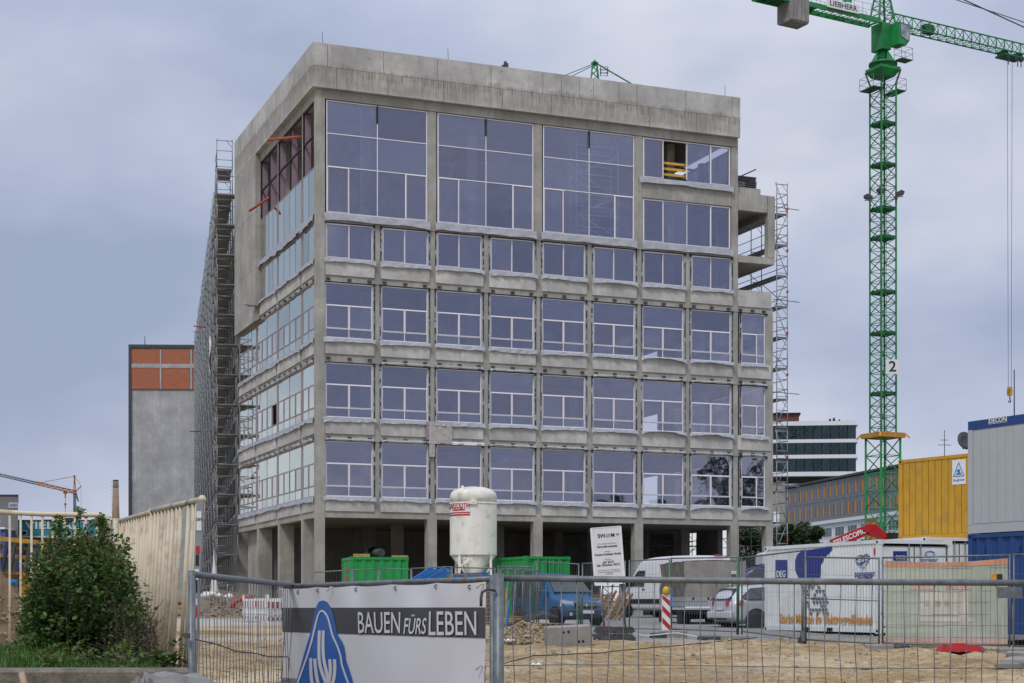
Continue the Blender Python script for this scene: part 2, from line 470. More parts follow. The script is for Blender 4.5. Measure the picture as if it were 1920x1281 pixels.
# ------------------------------------------------------------------ ground
def ground_mat():
    m, nt, out = new_mat('site_ground')
    tcn = nt.nodes.new('ShaderNodeTexCoord'); vec = tcn.outputs['Object']
    sp = nt.nodes.new('ShaderNodeSeparateXYZ'); nt.links.new(vec, sp.inputs[0])
    big = noise(nt, vec, 0.16, 4.0, 0.6)
    mid = noise(nt, vec, 0.75, 5.0, 0.65)
    trk = noise(nt, vec, 0.55, 4.0, 0.6, (0.35, 1.6, 1.0))
    fin = noise(nt, vec, 6.5, 5.0, 0.75)
    sand = mixc(nt, maprange(nt, mid, 0.32, 0.68, 0, 1), (0.29, 0.195, 0.088), (0.54, 0.405, 0.225))
    sand = mixc(nt, maprange(nt, trk, 0.50, 0.66, 0, 0.75), sand, (0.50, 0.42, 0.29))
    sand = mixc(nt, maprange(nt, trk, 0.44, 0.30, 0, 0.4), sand, (0.20, 0.135, 0.07))
    sand = mixc(nt, maprange(nt, fin, 0.42, 0.62, 0, 0.75), sand, (0.15, 0.10, 0.055))
    fi2 = noise(nt, vec, 2.6, 5.0, 0.72)
    sand = mixc(nt, maprange(nt, fi2, 0.50, 0.70, 0, 0.38), sand, (0.54, 0.44, 0.30))
    sand = mixc(nt, maprange(nt, fi2, 0.46, 0.30, 0, 0.35), sand, (0.18, 0.125, 0.065))
    wet = noise(nt, vec, 0.22, 3.0, 0.55, (0.7, 1.3, 1.0))
    sand = mixc(nt, maprange(nt, wet, 0.54, 0.66, 0, 0.7), sand, (0.20, 0.14, 0.078))
    sand = mixc(nt, maprange(nt, wet, 0.46, 0.34, 0, 0.6), sand, (0.56, 0.47, 0.33))
    pale = mixc(nt, maprange(nt, mid, 0.3, 0.7, 0, 1), (0.36, 0.335, 0.29), (0.50, 0.475, 0.42))
    grey = mixc(nt, maprange(nt, mid, 0.3, 0.7, 0, 1), (0.20, 0.195, 0.185), (0.32, 0.31, 0.295))
    grey = mixc(nt, maprange(nt, fin, 0.45, 0.7, 0, 0.4), grey, (0.16, 0.155, 0.15))
    yy = mth(nt, 'ADD', sp.outputs['Y'], maprange(nt, mid, 0, 1, -2.0, 2.0, False))
    xx = mth(nt, 'ADD', sp.outputs['X'], maprange(nt, big, 0, 1, -3.0, 3.0, False))
    # paved yard behind the sand on the right, pale gravel track across the left
    f_grey = mth(nt, 'MULTIPLY', maprange(nt, yy, 40.0, 42.5, 0, 1), maprange(nt, xx, 0.5, 3.0, 0, 1))
    f_pale = mth(nt, 'MULTIPLY', maprange(nt, yy, 52.0, 55.0, 0, 1), maprange(nt, yy, 70.0, 66.0, 0, 1))
    f_pale2 = mth(nt, 'MULTIPLY', maprange(nt, yy, 40.0, 41.5, 0, 0.7), maprange(nt, yy, 45.0, 43.0, 0, 1))
    c = mixc(nt, f_pale, sand, pale)
    c = mixc(nt, f_pale2, c, pale)
    c = mixc(nt, f_grey, c, grey)
    far = maprange(nt, sp.outputs['Y'], 105.0, 140.0, 0, 1)
    c = mixc(nt, far, c, (0.15, 0.16, 0.12))
    vo = nt.nodes.new('ShaderNodeTexVoronoi'); vo.inputs['Scale'].default_value = 7.0
    nt.links.new(vec, vo.inputs['Vector'])
    peb = mth(nt, 'MULTIPLY', maprange(nt, vo.outputs['Distance'], 0.16, 0.24, 0.7, 0), maprange(nt, mid, 0.45, 0.6, 0, 1))
    c = mixc(nt, peb, c, (0.46, 0.42, 0.36))
    h = mth(nt, 'ADD', mth(nt, 'MULTIPLY', mid, 0.6), mth(nt, 'MULTIPLY', fin, 0.5))
    pbr(nt, out, c, 0.95, 0, bump(nt, h, 0.9, 0.09), 0.15)
    return m
M['ground'] = ground_mat()
def rough_h(x, y):
    k = max(0.0, min(1.0, (y-17)/5.0)) * max(0.0, min(1.0, (72-y)/12.0))
    a = math.sin(x*1.3+y*0.6)*math.sin(y*0.83-x*0.27)*0.045 + math.sin(x*3.1-y*1.7)*0.016*math.sin(y*2.3+1.0) + math.sin(x*0.37+2.0)*math.sin(y*0.31)*0.05
    for off, sl in ((0.0, 0.55), (1.7, 0.55), (9.0, -0.35), (10.7, -0.35), (-7.0, 0.2), (-5.3, 0.2)):   # tyre ruts
        d = x - off - sl*(y-30) - 0.5*math.sin(y*0.25+off)
        a -= 0.05*math.exp(-(d/0.22)**2) - 0.035*(math.exp(-((d-0.42)/0.18)**2)+math.exp(-((d+0.42)/0.18)**2))
    return a * k * (0.35 if (y > 41 and x > 2) else 1.0)
def frange(a, b, st):
    n = int(round((b-a)/st)); return [a + (b-a)*i/n for i in range(n+1)]
gx = [-3000,-900,-300,-120,-70] + frange(-45, -13, 2.0) + frange(-12.5, 20, 0.32) + frange(22, 45, 2.5) + [70,120,300,900,3000]
gy = [-900,-200,-60,-20,0,8,14,16] + frange(17, 46, 0.26) + frange(47, 80, 1.0) + [84,90,100,130,200,350,700,1600,3500]
mb = MB()
nx = len(gx)
for y in gy:
    for x in gx:
        mb.v.append((x, y, ground_z(x, y) + rough_h(x, y) + (random.uniform(-0.028, 0.028) if 20 < y < 46 and not (y > 41 and x > 2) else 0.0)))
for j in range(len(gy)-1):
    for i in range(nx-1):
        a = j*nx + i
        mb.face([a, a+1, a+nx+1, a+nx], True)
structure(mb.build('ground', M['ground']))

# ------------------------------------------------------------------ main building (local x along the street front, y along the left flank)
TH = math.atan2(0.3666, 0.9304)
C0 = Vector((XW(593, 73.0), 73.0, 0))
BLD = thing('office_building', 'concrete shell of a large office building with rows of new bluish windows', 'building', C0, TH)
def b2w(u, v, z):
    return Vector((C0.x + u*math.cos(TH) - v*math.sin(TH), C0.y + u*math.sin(TH) + v*math.cos(TH), z))
PIT = 2.656
UC = [0.22 + PIT*k for k in range(9)]         # column centres along the front
UE = 23.65                                     # right end of the low wing bay
ROWS = [(6.79, 9.29, (7.25, 8.30)), (10.38, 12.84, (10.80, 11.88)), (13.98, 16.48, (14.40, 15.47))]
BEAMS = [(5.83, 6.12), (9.31, 9.62), (12.88, 13.24), (16.52, 16.80)]
GZ = 1.30
front = lambda a, d, z: (a, d, z)
left  = lambda a, d, z: (d, a, z)
def fbox(mb, fn, a0, a1, d0, d1, z0, z1):
    p = [fn(a0,d0,z0), fn(a1,d1,z1)]
    return mb.box(min(p[0][0],p[1][0]), max(p[0][0],p[1][0]), min(p[0][1],p[1][1]), max(p[0][1],p[1][1]), z0, z1)

# --- columns
def column(fn, a0, a1, d0, d1, z0, z1, m='conc'):
    mb = MB(); fbox(mb, fn, a0, a1, d0, d1, z0, z1)
    return mb.build('column', M[m], BLD)
column(front, 0.0, 0.40, 0.0, 0.40, GZ-0.3, 25.16)                              # the corner, full height
for k in range(1, 9):
    top = 19.30 if k % 2 else 24.75
    hw = 0.155 if k % 2 else 0.20
    if k == 8: column(front, UC[8]-0.18, UC[8]+0.19, 0.06, 0.45, 5.83, 25.16)
    else: column(front, UC[k]-hw, UC[k]+hw, 0.06, 0.42, 5.83, top)
    if k % 2 == 0:
        column(front, UC[k]-0.235, UC[k]+0.215, 0.02, 0.47, GZ-0.3, 5.828)
column(front, UE-0.40, UE, 0.03, 0.45, GZ-0.3, 16.52)
LV = [2.75, 7.66, 12.35, 16.66]                # column lines on the left flank
for i, v in enumerate(LV):
    column(left, v-0.10, v+0.10, 0.055, 0.42, 5.83, 16.5 if i >= 2 else 24.75)
for v in (2.7, 7.4, 12.1):
    column(left, v-0.20, v+0.20, 0.03, 0.75, GZ-0.3, 5.828)
# inner columns
for v in (4.8, 9.6):
    for u in (5.4, 10.7, 16.0, 21.2):
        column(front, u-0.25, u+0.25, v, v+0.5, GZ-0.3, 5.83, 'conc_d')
for v in (4.8,):
    for u in (2.9, 8.2, 13.5, 18.8):
        mb = MB(); mb.box(u-0.2, u+0.2, v-3.0, v-2.6, 6.1, 25.1)
        mb.build('column', M['conc_l'], BLD)

# --- floor slabs and beams
def slab(u0, u1, v0, v1, z0, z1, m='conc_d', name='floor_slab'):
    mb = MB(); mb.box(u0, u1, v0, v1, z0, z1)
    return mb.build(name, M[m], BLD)
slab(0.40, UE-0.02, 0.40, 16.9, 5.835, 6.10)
slab(0.40, UE-0.02, 0.40, 16.9, 9.34, 9.62, 'conc')
slab(0.40, UE-0.02, 0.40, 16.9, 12.90, 13.22, 'conc')
slab(0.40, 21.6, 0.40, 16.9, 16.54, 16.80, 'conc')
slab(21.6, UE-0.02, 0.40, 16.9, 16.55, 16.82)
slab(0.40, 21.6, 0.40, 16.9, 19.22, 19.46, 'conc')
slab(16.2, 21.6, 0.40, 16.9, 21.95, 22.25, 'conc')
slab(0.10, 21.6, 0.30, 17.0, 25.15, 25.45, 'conc', 'roof_slab')
for z0, z1 in BEAMS[:3]:
    mb = MB(); mb.box(0.402, UE-0.402, 0.035, 0.398, z0, z1)
    mb.build('beam', M['conc'], BLD)
    mb = MB(); mb.box(0.035, 0.398, 0.402, 16.9, z0, z1)
    mb.build('beam', M['conc'], BLD)
z0, z1 = BEAMS[3]
mb = MB(); mb.box(0.402, UE-0.01, 0.035, 0.398, z0, z1); mb.build('beam', M['conc'], BLD)
mb = MB(); mb.box(0.035, 0.398, 0.402, 16.9, z0, z1); mb.build('beam', M['conc'], BLD)
mb = MB(); mb.box(0.402, 21.26, 0.035, 0.398, 19.20, 19.50); mb.build('beam', M['conc'], BLD)
mb = MB(); mb.box(0.035, 0.398, 0.402, 11.5, 19.20, 19.50); mb.build('beam', M['conc'], BLD)
mb = MB(); mb.box(0.402, 21.60, 0.02, 0.398, 24.76, 25.16); mb.build('beam', M['conc'], BLD)
mb = MB(); mb.box(0.02, 0.398, 0.402, 11.5, 24.76, 25.16); mb.build('beam', M['conc'], BLD)
mb = MB(); mb.box(UC[6]+0.2, 21.26, 0.03, 0.398, 21.76, 22.70); mb.build('beam', M['conc'], BLD)
# little beam brackets under each ledge: too small to pick apart
mb = MB()
for z in (9.52, 13.12, 16.70):
    for k in range(9):
        a0 = UC[k]+0.2; a1 = (UC[k+1]-0.2) if k < 8 else UE-0.42
        for t in (0.06, 0.5, 0.92):
            c = lerp(a0, a1, t); mb.box(c-0.085, c+0.085, -0.06, 0.03, z-0.13, z-0.03)
    for i in range(15):
        c = 0.6 + i*1.08
        mb.box(-0.06, 0.03, c-0.06, c+0.06, z-0.13, z-0.03)
mb.build('ledge_brackets', M['darkst'], BLD, 'stuff')

# --- spandrel panels, one per bay
def spandrel(fn, a0, a1, z0, z1, m='conc_l'):
    mb = MB(); fbox(mb, fn, a0, a1, -0.02, 0.20, z0, z1)
    mb.build('spandrel_panel', M[m], BLD)
for z0, z1 in ((6.12, 6.74), (9.62, 10.34), (13.24, 13.94), (16.80, 17.50)):
    for k in range(9):
        a0 = UC[k] + (0.20 if k == 0 else 0.155); a1 = (UC[k+1]-0.155) if k < 8 else UE-0.12
        if k == 8 and z0 > 16: z1 = 17.62
        spandrel(front, a0, a1, z0, z1)
    for a0, a1 in ((0.42, 2.60), (2.90, 7.51), (7.81, 12.2), (12.5, 16.6)):
        if z0 > 16 and a0 > 12: continue
        spandrel(left, a0, a1, z0, min(z1, 17.50))

# --- windows
NPANE = 0
def window(fn, a0, a1, rows, d=0.15, fw=0.042, glass='glass', skip=(), strip=True, name='window', fmat='frame', dep=0.05):
    """rows: list of (z0, z1, [fractions of vertical bars], {indices of opening sashes})"""
    zb, zt = rows[0][0], rows[-1][1]
    mb = MB()
    fbox(mb, fn, a0, a0+fw, d-dep, d+0.06, zb, zt); fbox(mb, fn, a1-fw, a1, d-dep, d+0.06, zb, zt)
    fbox(mb, fn, a0+fw, a1-fw, d-dep, d+0.06, zb, zb+fw); fbox(mb, fn, a0+fw, a1-fw, d-dep, d+0.06, zt-fw, zt)
    sash = MB(); panes = []
    for ri, (z0, z1, fr, sset) in enumerate(rows):
        if ri > 0: fbox(mb, fn, a0+fw, a1-fw, d-dep*0.9, d+0.055, z0-0.018, z0+0.018)
        lo = z0 + (fw if ri == 0 else 0.018); hi = z1 - (fw if ri == len(rows)-1 else 0.018)
        xs = [a0+fw] + [lerp(a0, a1, t) for t in fr] + [a1-fw]
        for i in range(1, len(xs)-1):
            fbox(mb, fn, xs[i]-0.016, xs[i]+0.016, d-dep*0.86, d+0.053, lo, hi)
        for i in range(len(xs)-1):
            p0 = xs[i] + (0 if i == 0 else 0.016); p1 = xs[i+1] - (0 if i == len(xs)-2 else 0.016)
            zz0, zz1 = lo, hi
            if i in sset:
                t = 0.030
                fbox(sash, fn, p0, p0+t, d-dep-0.01, d+0.02, zz0, zz1); fbox(sash, fn, p1-t, p1, d-dep-0.01, d+0.02, zz0, zz1)
                fbox(sash, fn, p0+t, p1-t, d-dep-0.01, d+0.02, zz0, zz0+t); fbox(sash, fn, p0+t, p1-t, d-dep-0.01, d+0.02, zz1-t, zz1)
                p0 += t; p1 -= t; zz0 += t; zz1 -= t
            if (ri, i) not in skip: panes.append((p0, p1, zz0, zz1))
    w = mb.build(name, M[fmat], BLD)
    if sash.f: sash.build('sash_frame', M['sash' if fmat == 'frame' else fmat], w)
    for p0, p1, q0, q1 in panes:
        g = MB(); fbox(g, fn, p0, p1, d-0.008, d+0.008, q0, q1)
        g.build('pane', M[glass], w)
    if strip:
        st = MB(); bk = MB()
        for s, e in ((a0, -1), (a1, 1)):
            x0, x1 = sorted((s + e*0.004, s + e*0.10))
            fbox(st, fn, x0, x1, d-0.11, d+0.0, zb-0.02, zt+0.03)
            # ragged black edge of the sealing tape
            z = zb - 0.02
            while z < zt:
                h = random.uniform(0.06, 0.28); q = random.uniform(0.02, 0.07)
                if random.random() < 0.85:
                    y0, y1 = sorted((s + e*0.10, s + e*(0.10 - q)))
                    fbox(bk, fn, y0, y1, d-0.116, d-0.111, z, min(zt, z+h))
                z += h
        fbox(bk, fn, a0-0.05, a1+0.05, d-0.113, d+0.0, zt+0.032, zt+0.06)
        for e in (a0-0.06, a1+0.06):
            fbox(bk, fn, e-0.05, e+0.05, d-0.135, d-0.117, zt-0.07, zt+0.06)
        st.build('sealing_strip', M['flap'], w, 'stuff'); bk.build('bitumen_edge', M['black'], w, 'stuff')
    return w
def std_rows(r, n=1, sash=True):
    z0, z1, (t1, t2) = r
    fr = [(i+1)/(2*n) for i in range(2*n-1)]
    up = [(i+1)/n for i in range(n-1)]
    return [(z0, t1, fr, set()), (t1, t2, fr, set(range(2*n)) if sash else set()), (t2, z1, up, set())]
def flap(fn, a0, a1, z1, drop, seed, loose=0.0, wv=1.0):
    """crumpled membrane hanging over the spandrel below a window"""
    rr = random.Random(seed); ph = [rr.uniform(0, 6.3) for _ in range(6)]
    mb = MB()
    def q(s, t):
        a = lerp(a0, a1, s)
        wob = 0.02*math.sin(9*s+ph[0]) + 0.018*math.sin(23*s+ph[1]) + 0.01*math.sin(51*s+ph[2])
        dz = drop*(1 + 0.15*wv*math.sin(3*s+ph[3]) + 0.05*math.sin(13*s+ph[4])) + (wob*0.35 if t > 0.5 else 0)
        lift = loose * math.sin(math.pi*s)*0.9 * drop
        ends = 0.05*max(0, abs(s-0.5)-0.44)/0.06
        d = -0.035 - t*0.05 - abs(wob)*t*1.6 - 0.014*math.sin(31*s+5*t+ph[5])*t - loose*0.12*math.sin(math.pi*s)*t
        return fn(a, d, z1 - t*(dz-lift) - ends*t)
    mb.grid(q, 40, 5)
    mb2 = MB()
    return mb.build('membrane_flap', M['flap'], BLD)

sd = 100
for ri, r in enumerate(ROWS):
    for k in range(9):
        sd += 1
        if k < 8: a0, a1 = UC[k] + (0.22 if k == 0 else 0.21), UC[k+1]-0.21
        else: a0, a1 = 21.86, 23.22
        if k < 8: rows = std_rows(r)
        else:
            z0, z1, (t1, t2) = r
            rows = [(z0, t1, [0.66], set()), (t1, t2, [0.66], {0}), (t2, z1, [], set())]
        window(front, a0, a1, rows)
        loose = {(1,6):0.9, (1,7):0.7, (2,6):0.9, (2,7):0.6, (0,8):0.7, (1,2):0.0}.get((ri, k), random.choice((0,0,0.1,0.3,-0.2)))
        flap(front, a0-0.12, a1+0.12, r[0]-0.01, 0.18, sd, loose)
        if ri < 2 and random.random() < 0.75:
            flap(front, a0-0.02, a1+0.02, r[1]+0.16, 0.09, sd+900, 0.0)
    for a0, a1, n in ((0.42, 2.63, 1), (2.86, 7.55, 2), (7.77, 12.24, 2), (12.46, 16.55, 2)):
        sd += 1
        sk = {(1, 0)} if (ri == 1 and n == 2 and a0 > 7 and a0 < 8) else ()
        window(left, a0, a1, std_rows(r, n), skip=sk, strip=False, d=0.050, fmat='mauve', dep=0.022)
        flap(left, a0-0.1, a1+0.1, r[0]-0.01, 0.22, sd, random.choice((0,0,0.3)))
        flap(left, a0, a1, r[1]+0.16, 0.10, sd+900, 0.2)
for k in range(8):
    a0, a1 = UC[k] + 0.24, UC[k+1]-0.21; sd += 1
    window(front, a0, a1, [(17.58, 19.16, [0.5], {0})])
    flap(front, a0-0.12, a1+0.12, 17.57, 0.20, sd, {6:0.3, 5:0.5}.get(k, 0.05))
for a0, a1, n in ((0.42, 2.63, 1), (2.86, 7.55, 2), (7.77, 11.48, 2)):
    fr = [(i+1)/(2*n) for i in range(2*n-1)]; sd += 1
    window(left, a0, a1, [(17.55, 19.16, fr, set())], strip=False, d=0.050, fmat='mauve', dep=0.022)
    flap(left, a0-0.1, a1+0.1, 17.57, 0.24, sd, 0.2)
# tall hall windows
for k in (0, 2, 4):
    a0, a1 = UC[k]+0.27, UC[k+2]-0.22; sd += 1
    window(front, a0, a1, [(19.62, 21.74, [0.22, 0.5, 0.78], {0, 3}), (21.74, 23.23, [0.5], set()), (23.23, 24.73, [0.5], set())], fw=0.05, strip=False)
    for a in (a0-0.02, a1+0.02):
        bk = MB(); bk.box(a-0.018, a+0.018, 0.10, 0.20, 19.6, 24.74); bk.build('bitumen_edge', M['black'], BLD)
    bk = MB(); bk.box((a0+a1)/2-0.03, (a0+a1)/2+0.03, 0.06, 0.10, 23.9, 24.70); bk.build('bitumen_edge', M['black'], BLD)
    flap(front, a0-0.15, a1+0.1, 19.60, 0.33, sd, 0.0, 0.3)
a0, a1 = UC[6]+0.24, 21.24
window(front, a0, a1, [(19.62, 21.73, [0.23, 0.5, 0.77], {0, 3})], strip=False)
flap(front, a0-0.12, a1+0.1, 19.60, 0.33, 777, 0.0, 0.3)
window(front, a0, a1, [(22.76, 24.72, [0.23, 0.5, 0.77], {0, 3})], strip=False, skip={(0, 1)})
flap(front, a0-0.25, a1+0.1, 22.75, 0.28, 778, 0.1, 0.5)
mb = MB(); mb.box(a0+1.16, a0+2.40, 0.06, 0.16, 22.8, 22.86); mb.build('sill_board', M['black'], BLD)
for z in (23.02, 23.30, 23.58):
    mb = MB(); mb.box(a0+1.13, a0+2.42, 0.30, 0.34, z, z+0.12)
    mb.build('guard_board', M['yellow'], BLD)
# left flank upper hall: glazed below, open above with pink insulation reveals
for a0, a1, n in ((0.42, 2.63, 1), (2.86, 7.55, 2), (7.77, 11.48, 2)):
    fr = [(i+1)/(2*n) for i in range(2*n-1)]; sd += 1
    window(left, a0, a1, [(19.62, 21.74, fr, set())], strip=False, d=0.050, fmat='mauve', dep=0.022)
    flap(left, a0-0.1, a1+0.1, 19.61, 0.36, sd, 0.0)
    step = (a1-a0)/n
    bars = MB()
    for i in range(n+1):
        c = a0 + i*step
        bars.box(0.05, 0.13, c-0.03, c+0.03, 21.75, 24.74)
    bars.box(0.05, 0.13, a0, a1, 23.20, 23.27); bars.box(0.05, 0.13, a0, a1, 24.69, 24.75)
    bars.build('window_post', M['black'], BLD)
    for i in range(n):
        mb = MB(); c = a0 + (i+1)*step
        mb.box(0.14, 0.40, c-0.13, c-0.035, 21.75, 24.7); mb.build('insulation_reveal', M['pink'], BLD)
    for z in (20.9, 21.35, 21.8):
        mb = MB(); mb.box(0.42, 0.47, a0, a1, z, z+0.12); mb.build('guard_board', M['yellow'], BLD)

# --- parapet fascia panels and the blank flank wall
def pan(fn, a0, a1, z0, z1, m='fascia', d0=-0.22, d1=0.10, name='parapet_panel'):
    mb = MB(); fbox(mb, fn, a0+0.011, a1-0.011, d0, d1, z0+0.010, z1-0.004)
    mb.build(name, M[m], BLD)
def fu(x):  # photo column -> u on the front plane
    r = (x-960)/F; e = (math.cos(TH), math.sin(TH))
    return (C0.x - r*C0.y) / (r*e[1] - e[0])
jt = [-0.22] + [fu(x) for x in (612, 716.7, 818, 917.8, 1014.6, 1049, 1083.5, 1109.7, 1157, 1190.7, 1281, 1369)] + [21.64]
for i in range(len(jt)-1): pan(front, jt[i], jt[i+1], 26.10, 27.16)
jb = [-0.22, 0.9, 3.3, 6.0, 8.9, 11.4, 13.8, 16.6, 19.2, 21.64]
for i in range(len(jb)-1): pan(front, jb[i], jb[i+1], 25.16, 26.10)
jl = [0.10, 2.3, 4.3, 6.6, 9.0, 11.5, 14.0, 16.75]
for i in range(len(jl)-1): pan(left, jl[i], jl[i+1], 26.10, 27.16)
jl = [0.10, 3.2, 6.0, 8.8, 11.5, 14.1, 16.75]
for i in range(len(jl)-1): pan(left, jl[i], jl[i+1], 25.16, 26.10)
M['flank'] = concrete('flank_concrete', (0.42, 0.41, 0.375), 0.34, boards=0.25)
for z0, z1 in ((16.55, 19.3), (19.3, 22.2), (22.2, 25.16)):
    for v0, v1 in ((11.52, 13.2), (13.2, 15.0), (15.0, 16.75)):
        pan(left, v0, v1, z0, z1, 'flank', -0.22, 0.40, 'wall_panel')
pan(left, 11.5, 11.8, 17.5, 25.15, 'flank', -0.02, 0.42, 'wall_panel')

# --- inner walls and backs
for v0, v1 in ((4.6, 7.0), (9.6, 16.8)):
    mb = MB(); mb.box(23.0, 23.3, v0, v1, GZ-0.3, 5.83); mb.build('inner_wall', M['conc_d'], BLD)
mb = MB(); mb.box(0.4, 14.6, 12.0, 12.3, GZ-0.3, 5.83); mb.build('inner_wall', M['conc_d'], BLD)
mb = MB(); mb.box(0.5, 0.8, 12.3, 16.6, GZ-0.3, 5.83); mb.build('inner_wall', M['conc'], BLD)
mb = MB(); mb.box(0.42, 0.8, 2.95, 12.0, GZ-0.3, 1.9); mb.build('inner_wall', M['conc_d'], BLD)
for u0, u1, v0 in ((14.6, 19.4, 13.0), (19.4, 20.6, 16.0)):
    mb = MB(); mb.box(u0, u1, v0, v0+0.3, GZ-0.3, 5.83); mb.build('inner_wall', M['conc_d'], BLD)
for z0, z1 in ((6.1, 9.34), (9.62, 12.9), (13.22, 16.54), (16.8, 19.2), (19.5, 25.15)):
    mb = MB(); mb.box(0.45, 20.8, 9.5, 9.7, z0, z1); mb.build('inner_wall', M['conc_l'], BLD)
    mb = MB(); mb.box(8.4, 8.55, 5.2, 9.5, z0, z1)
    mb.build('inner_wall', M['conc_l'], BLD)
# right flank glazing, seen through the front windows
right = lambda a, d, z: (UE - d, a, z)
right2 = lambda a, d, z: (21.62 - d, a, z)
for ri, r in enumerate(ROWS):
    for i in range(4):
        v = 0.60 + 2.9*i
        window(right, v, v+2.55, std_rows(r, 1, False), strip=False)
        column(right, v+2.56, v+2.89, 0.03, 0.4, r[0]-0.4, r[1]+0.02)
    mb = MB(); fbox(mb, right, 0.46, 16.8, 0.03, 0.25, r[0]-0.95, r[0]-0.01); mb.build('spandrel_panel', M['conc_l'], BLD)
for z0, z1 in ((17.58, 19.16), (19.65, 21.7), (22.76, 24.7)):
    for i in range(4):
        v = 0.60 + 2.9*i
        window(right2, v, v+2.55, [(z0, z1, [0.5], set())], strip=False)
        column(right2, v+2.56, v+2.89, 0.03, 0.4, z0-0.4, z1+0.02)
    mb = MB(); fbox(mb, right2, 0.46, 16.8, 0.03, 0.25, z0-0.75, z0-0.01); mb.build('spandrel_panel', M['conc_l'], BLD)
mb = MB(); fbox(mb, right2, 0.46, 17.0, -0.02, 0.2, 25.16, 27.15); mb.build('parapet_panel', M['fascia'], BLD)

# --- open loggia frame on the right, above the last bay
mb = MB(); mb.box(21.66, 23.72, 0.0, 9.0, 19.02, 19.36); mb.build('loggia_floor', M['conc'], BLD)
mb = MB(); mb.box(21.66, 23.72, 0.02, 9.0, 21.80, 22.02); mb.build('loggia_roof', M['conc'], BLD)
mb = MB(); mb.box(21.66, 23.30, 0.0, 0.30, 21.62, 22.48); mb.build('beam', M['conc'], BLD)
mb = MB(); mb.box(21.66, 23.10, 0.32, 0.55, 22.48, 22.86); mb.build('upstand', M['conc'], BLD)
mb = MB(); mb.box(23.36, 23.72, 0.35, 9.0, 21.45, 22.46); mb.build('beam', M['conc'], BLD)
mb = MB(); mb.box(23.34, 23.74, -0.02, 0.34, 19.36, 22.46); mb.build('column', M['conc'], BLD)
mb = MB(); mb.box(23.36, 23.70, 4.6, 5.0, 19.36, 21.45); mb.build('column', M['conc'], BLD)

# --- odds and ends on the facade
mb = MB()
mb.box(5.32, 6.46, -0.09, -0.025, 9.33, 10.36)
mb.box(5.34, 5.62, -0.08, -0.02, 8.72, 9.32)
mb.build('cladding_sample', mat('sample_board', (0.42,0.38,0.36), 0.7), BLD)
mb = MB(); mb.box(6.47, 8.05, -0.10, -0.02, 9.32, 9.46); mb.build('blind_box', M['frame'], BLD)
mb = MB(); mb.box(5.18, 5.31, -0.10, -0.02, 9.5, 10.3); mb.build('cladding_edge', M['pink'], BLD)
# orange tubes poking out of the open left windows
mb = MB(); mb.tube((1.0, 3.3, 24.05), (-0.75, 6.2, 24.42), 0.065, 8); mb.build('protruding_tube', M['orange_red'], BLD)
mb = MB(); mb.tube((0.8, 9.2, 23.0), (-0.75, 10.6, 21.95), 0.065, 8); mb.build('protruding_tube', M['orange_red'], BLD)
# torn membrane corner on the flank
mb = MB(); mb.add([(-0.9,11.5,17.35),(-0.05,11.2,17.30),(-0.05,11.9,17.45),(-0.5,11.6,17.25)], [(0,1,2),(0,3,1)]); mb.build('loose_membrane', M['flap'], BLD)
# lightning rods on the parapet
for u in (0.3, 6.3, 20.9):
    mb = MB(); mb.tube((u, 0.0, 27.15), (u-0.02, 0.0, 27.75), 0.012, 5); mb.build('lightning_rod', M['darkst'], BLD)
# red service pipes under the ceilings of the hall
for z, v in ((24.1, 2.5), (23.6, 3.6)):
    mb = MB(); mb.tube((0.8, v, z), (21.2, v, z), 0.06, 6); mb.build('ceiling_pipe', M['orange_red'], BLD)
# yellow construction lamp behind the fourth lowest window
lamp = thing('work_lamp', 'small yellow work lamp hanging behind the fourth ground-row window', 'lamp', b2w(9.4, 0.8, 8.75), TH)
mb = MB(); mb.box(-0.14, 0.14, -0.08, 0.08, -0.06, 0.06); mb.build('lamp_body', M['yellow'], lamp)
mb = MB(); mb.tube((0,0,0.06), (0,0,0.58), 0.012, 5); mb.bar((-0.34,0,0.02), (0.34,0,0.02), 0.03); mb.build('hanger', M['yellow'], lamp)
# little things on an inner window ledge
for i, (u, w_) in enumerate(((1.85, 0.2), (2.2, 0.17))):
    o = MB()
    if i == 0: o.box(u-w_/2, u+w_/2, 0.5, 0.65, 14.05, 14.18)
    else: o.lathe([(0.085,0),(0.085,0.10),(0.05,0.13)], 12, (u, 0.58, 14.05))
    ob = o.build('storage_box' if i == 0 else 'plastic_tub', M['white']); ob.location = C0; ob.rotation_euler = (0,0,TH)
    tag(ob, ('small white carton' if i == 0 else 'small round white tub') + ' on the floor behind a third-row corner window', 'box' if i == 0 else 'tub')
# interior scaffold tower in the third hall window
tw = thing('scaffold_tower', 'silvery rolling scaffold tower inside behind the third tall window', 'scaffold', b2w(14.1, 0.42, 19.47), TH)
M['whitecl0'] = mat('bright_aluminium', (0.85,0.86,0.88), 0.4)
fm = MB()
for x in (-1.1, 1.1):
    for y in (0, 0.8): fm.tube((x,y,0), (x,y,5.0), 0.04, 6)
    for i in range(9): fm.tube((x,0,0.3+i*0.5), (x,0.8,0.3+i*0.5), 0.022, 5)
for y in (0, 0.8):
    for i in range(5):
        z = 0.3+i*0.98
        fm.tube((-1.1,y,z), (1.1,y,z), 0.035, 5); fm.tube((-1.1,y,z+0.4), (1.1,y,z+0.4), 0.03, 5)
        if i < 4: fm.tube((-1.1 if i%2 else 1.1,y,z), (1.1 if i%2 else -1.1,y,z+0.98), 0.035, 5)
fm.build('tower_frame', M['whitecl0'], tw)
for z in (1.9, 3.9):
    mb = MB(); mb.box(-1.08,1.08,0.05,0.75,z,z+0.05); mb.build('platform', M['deckm'], tw)
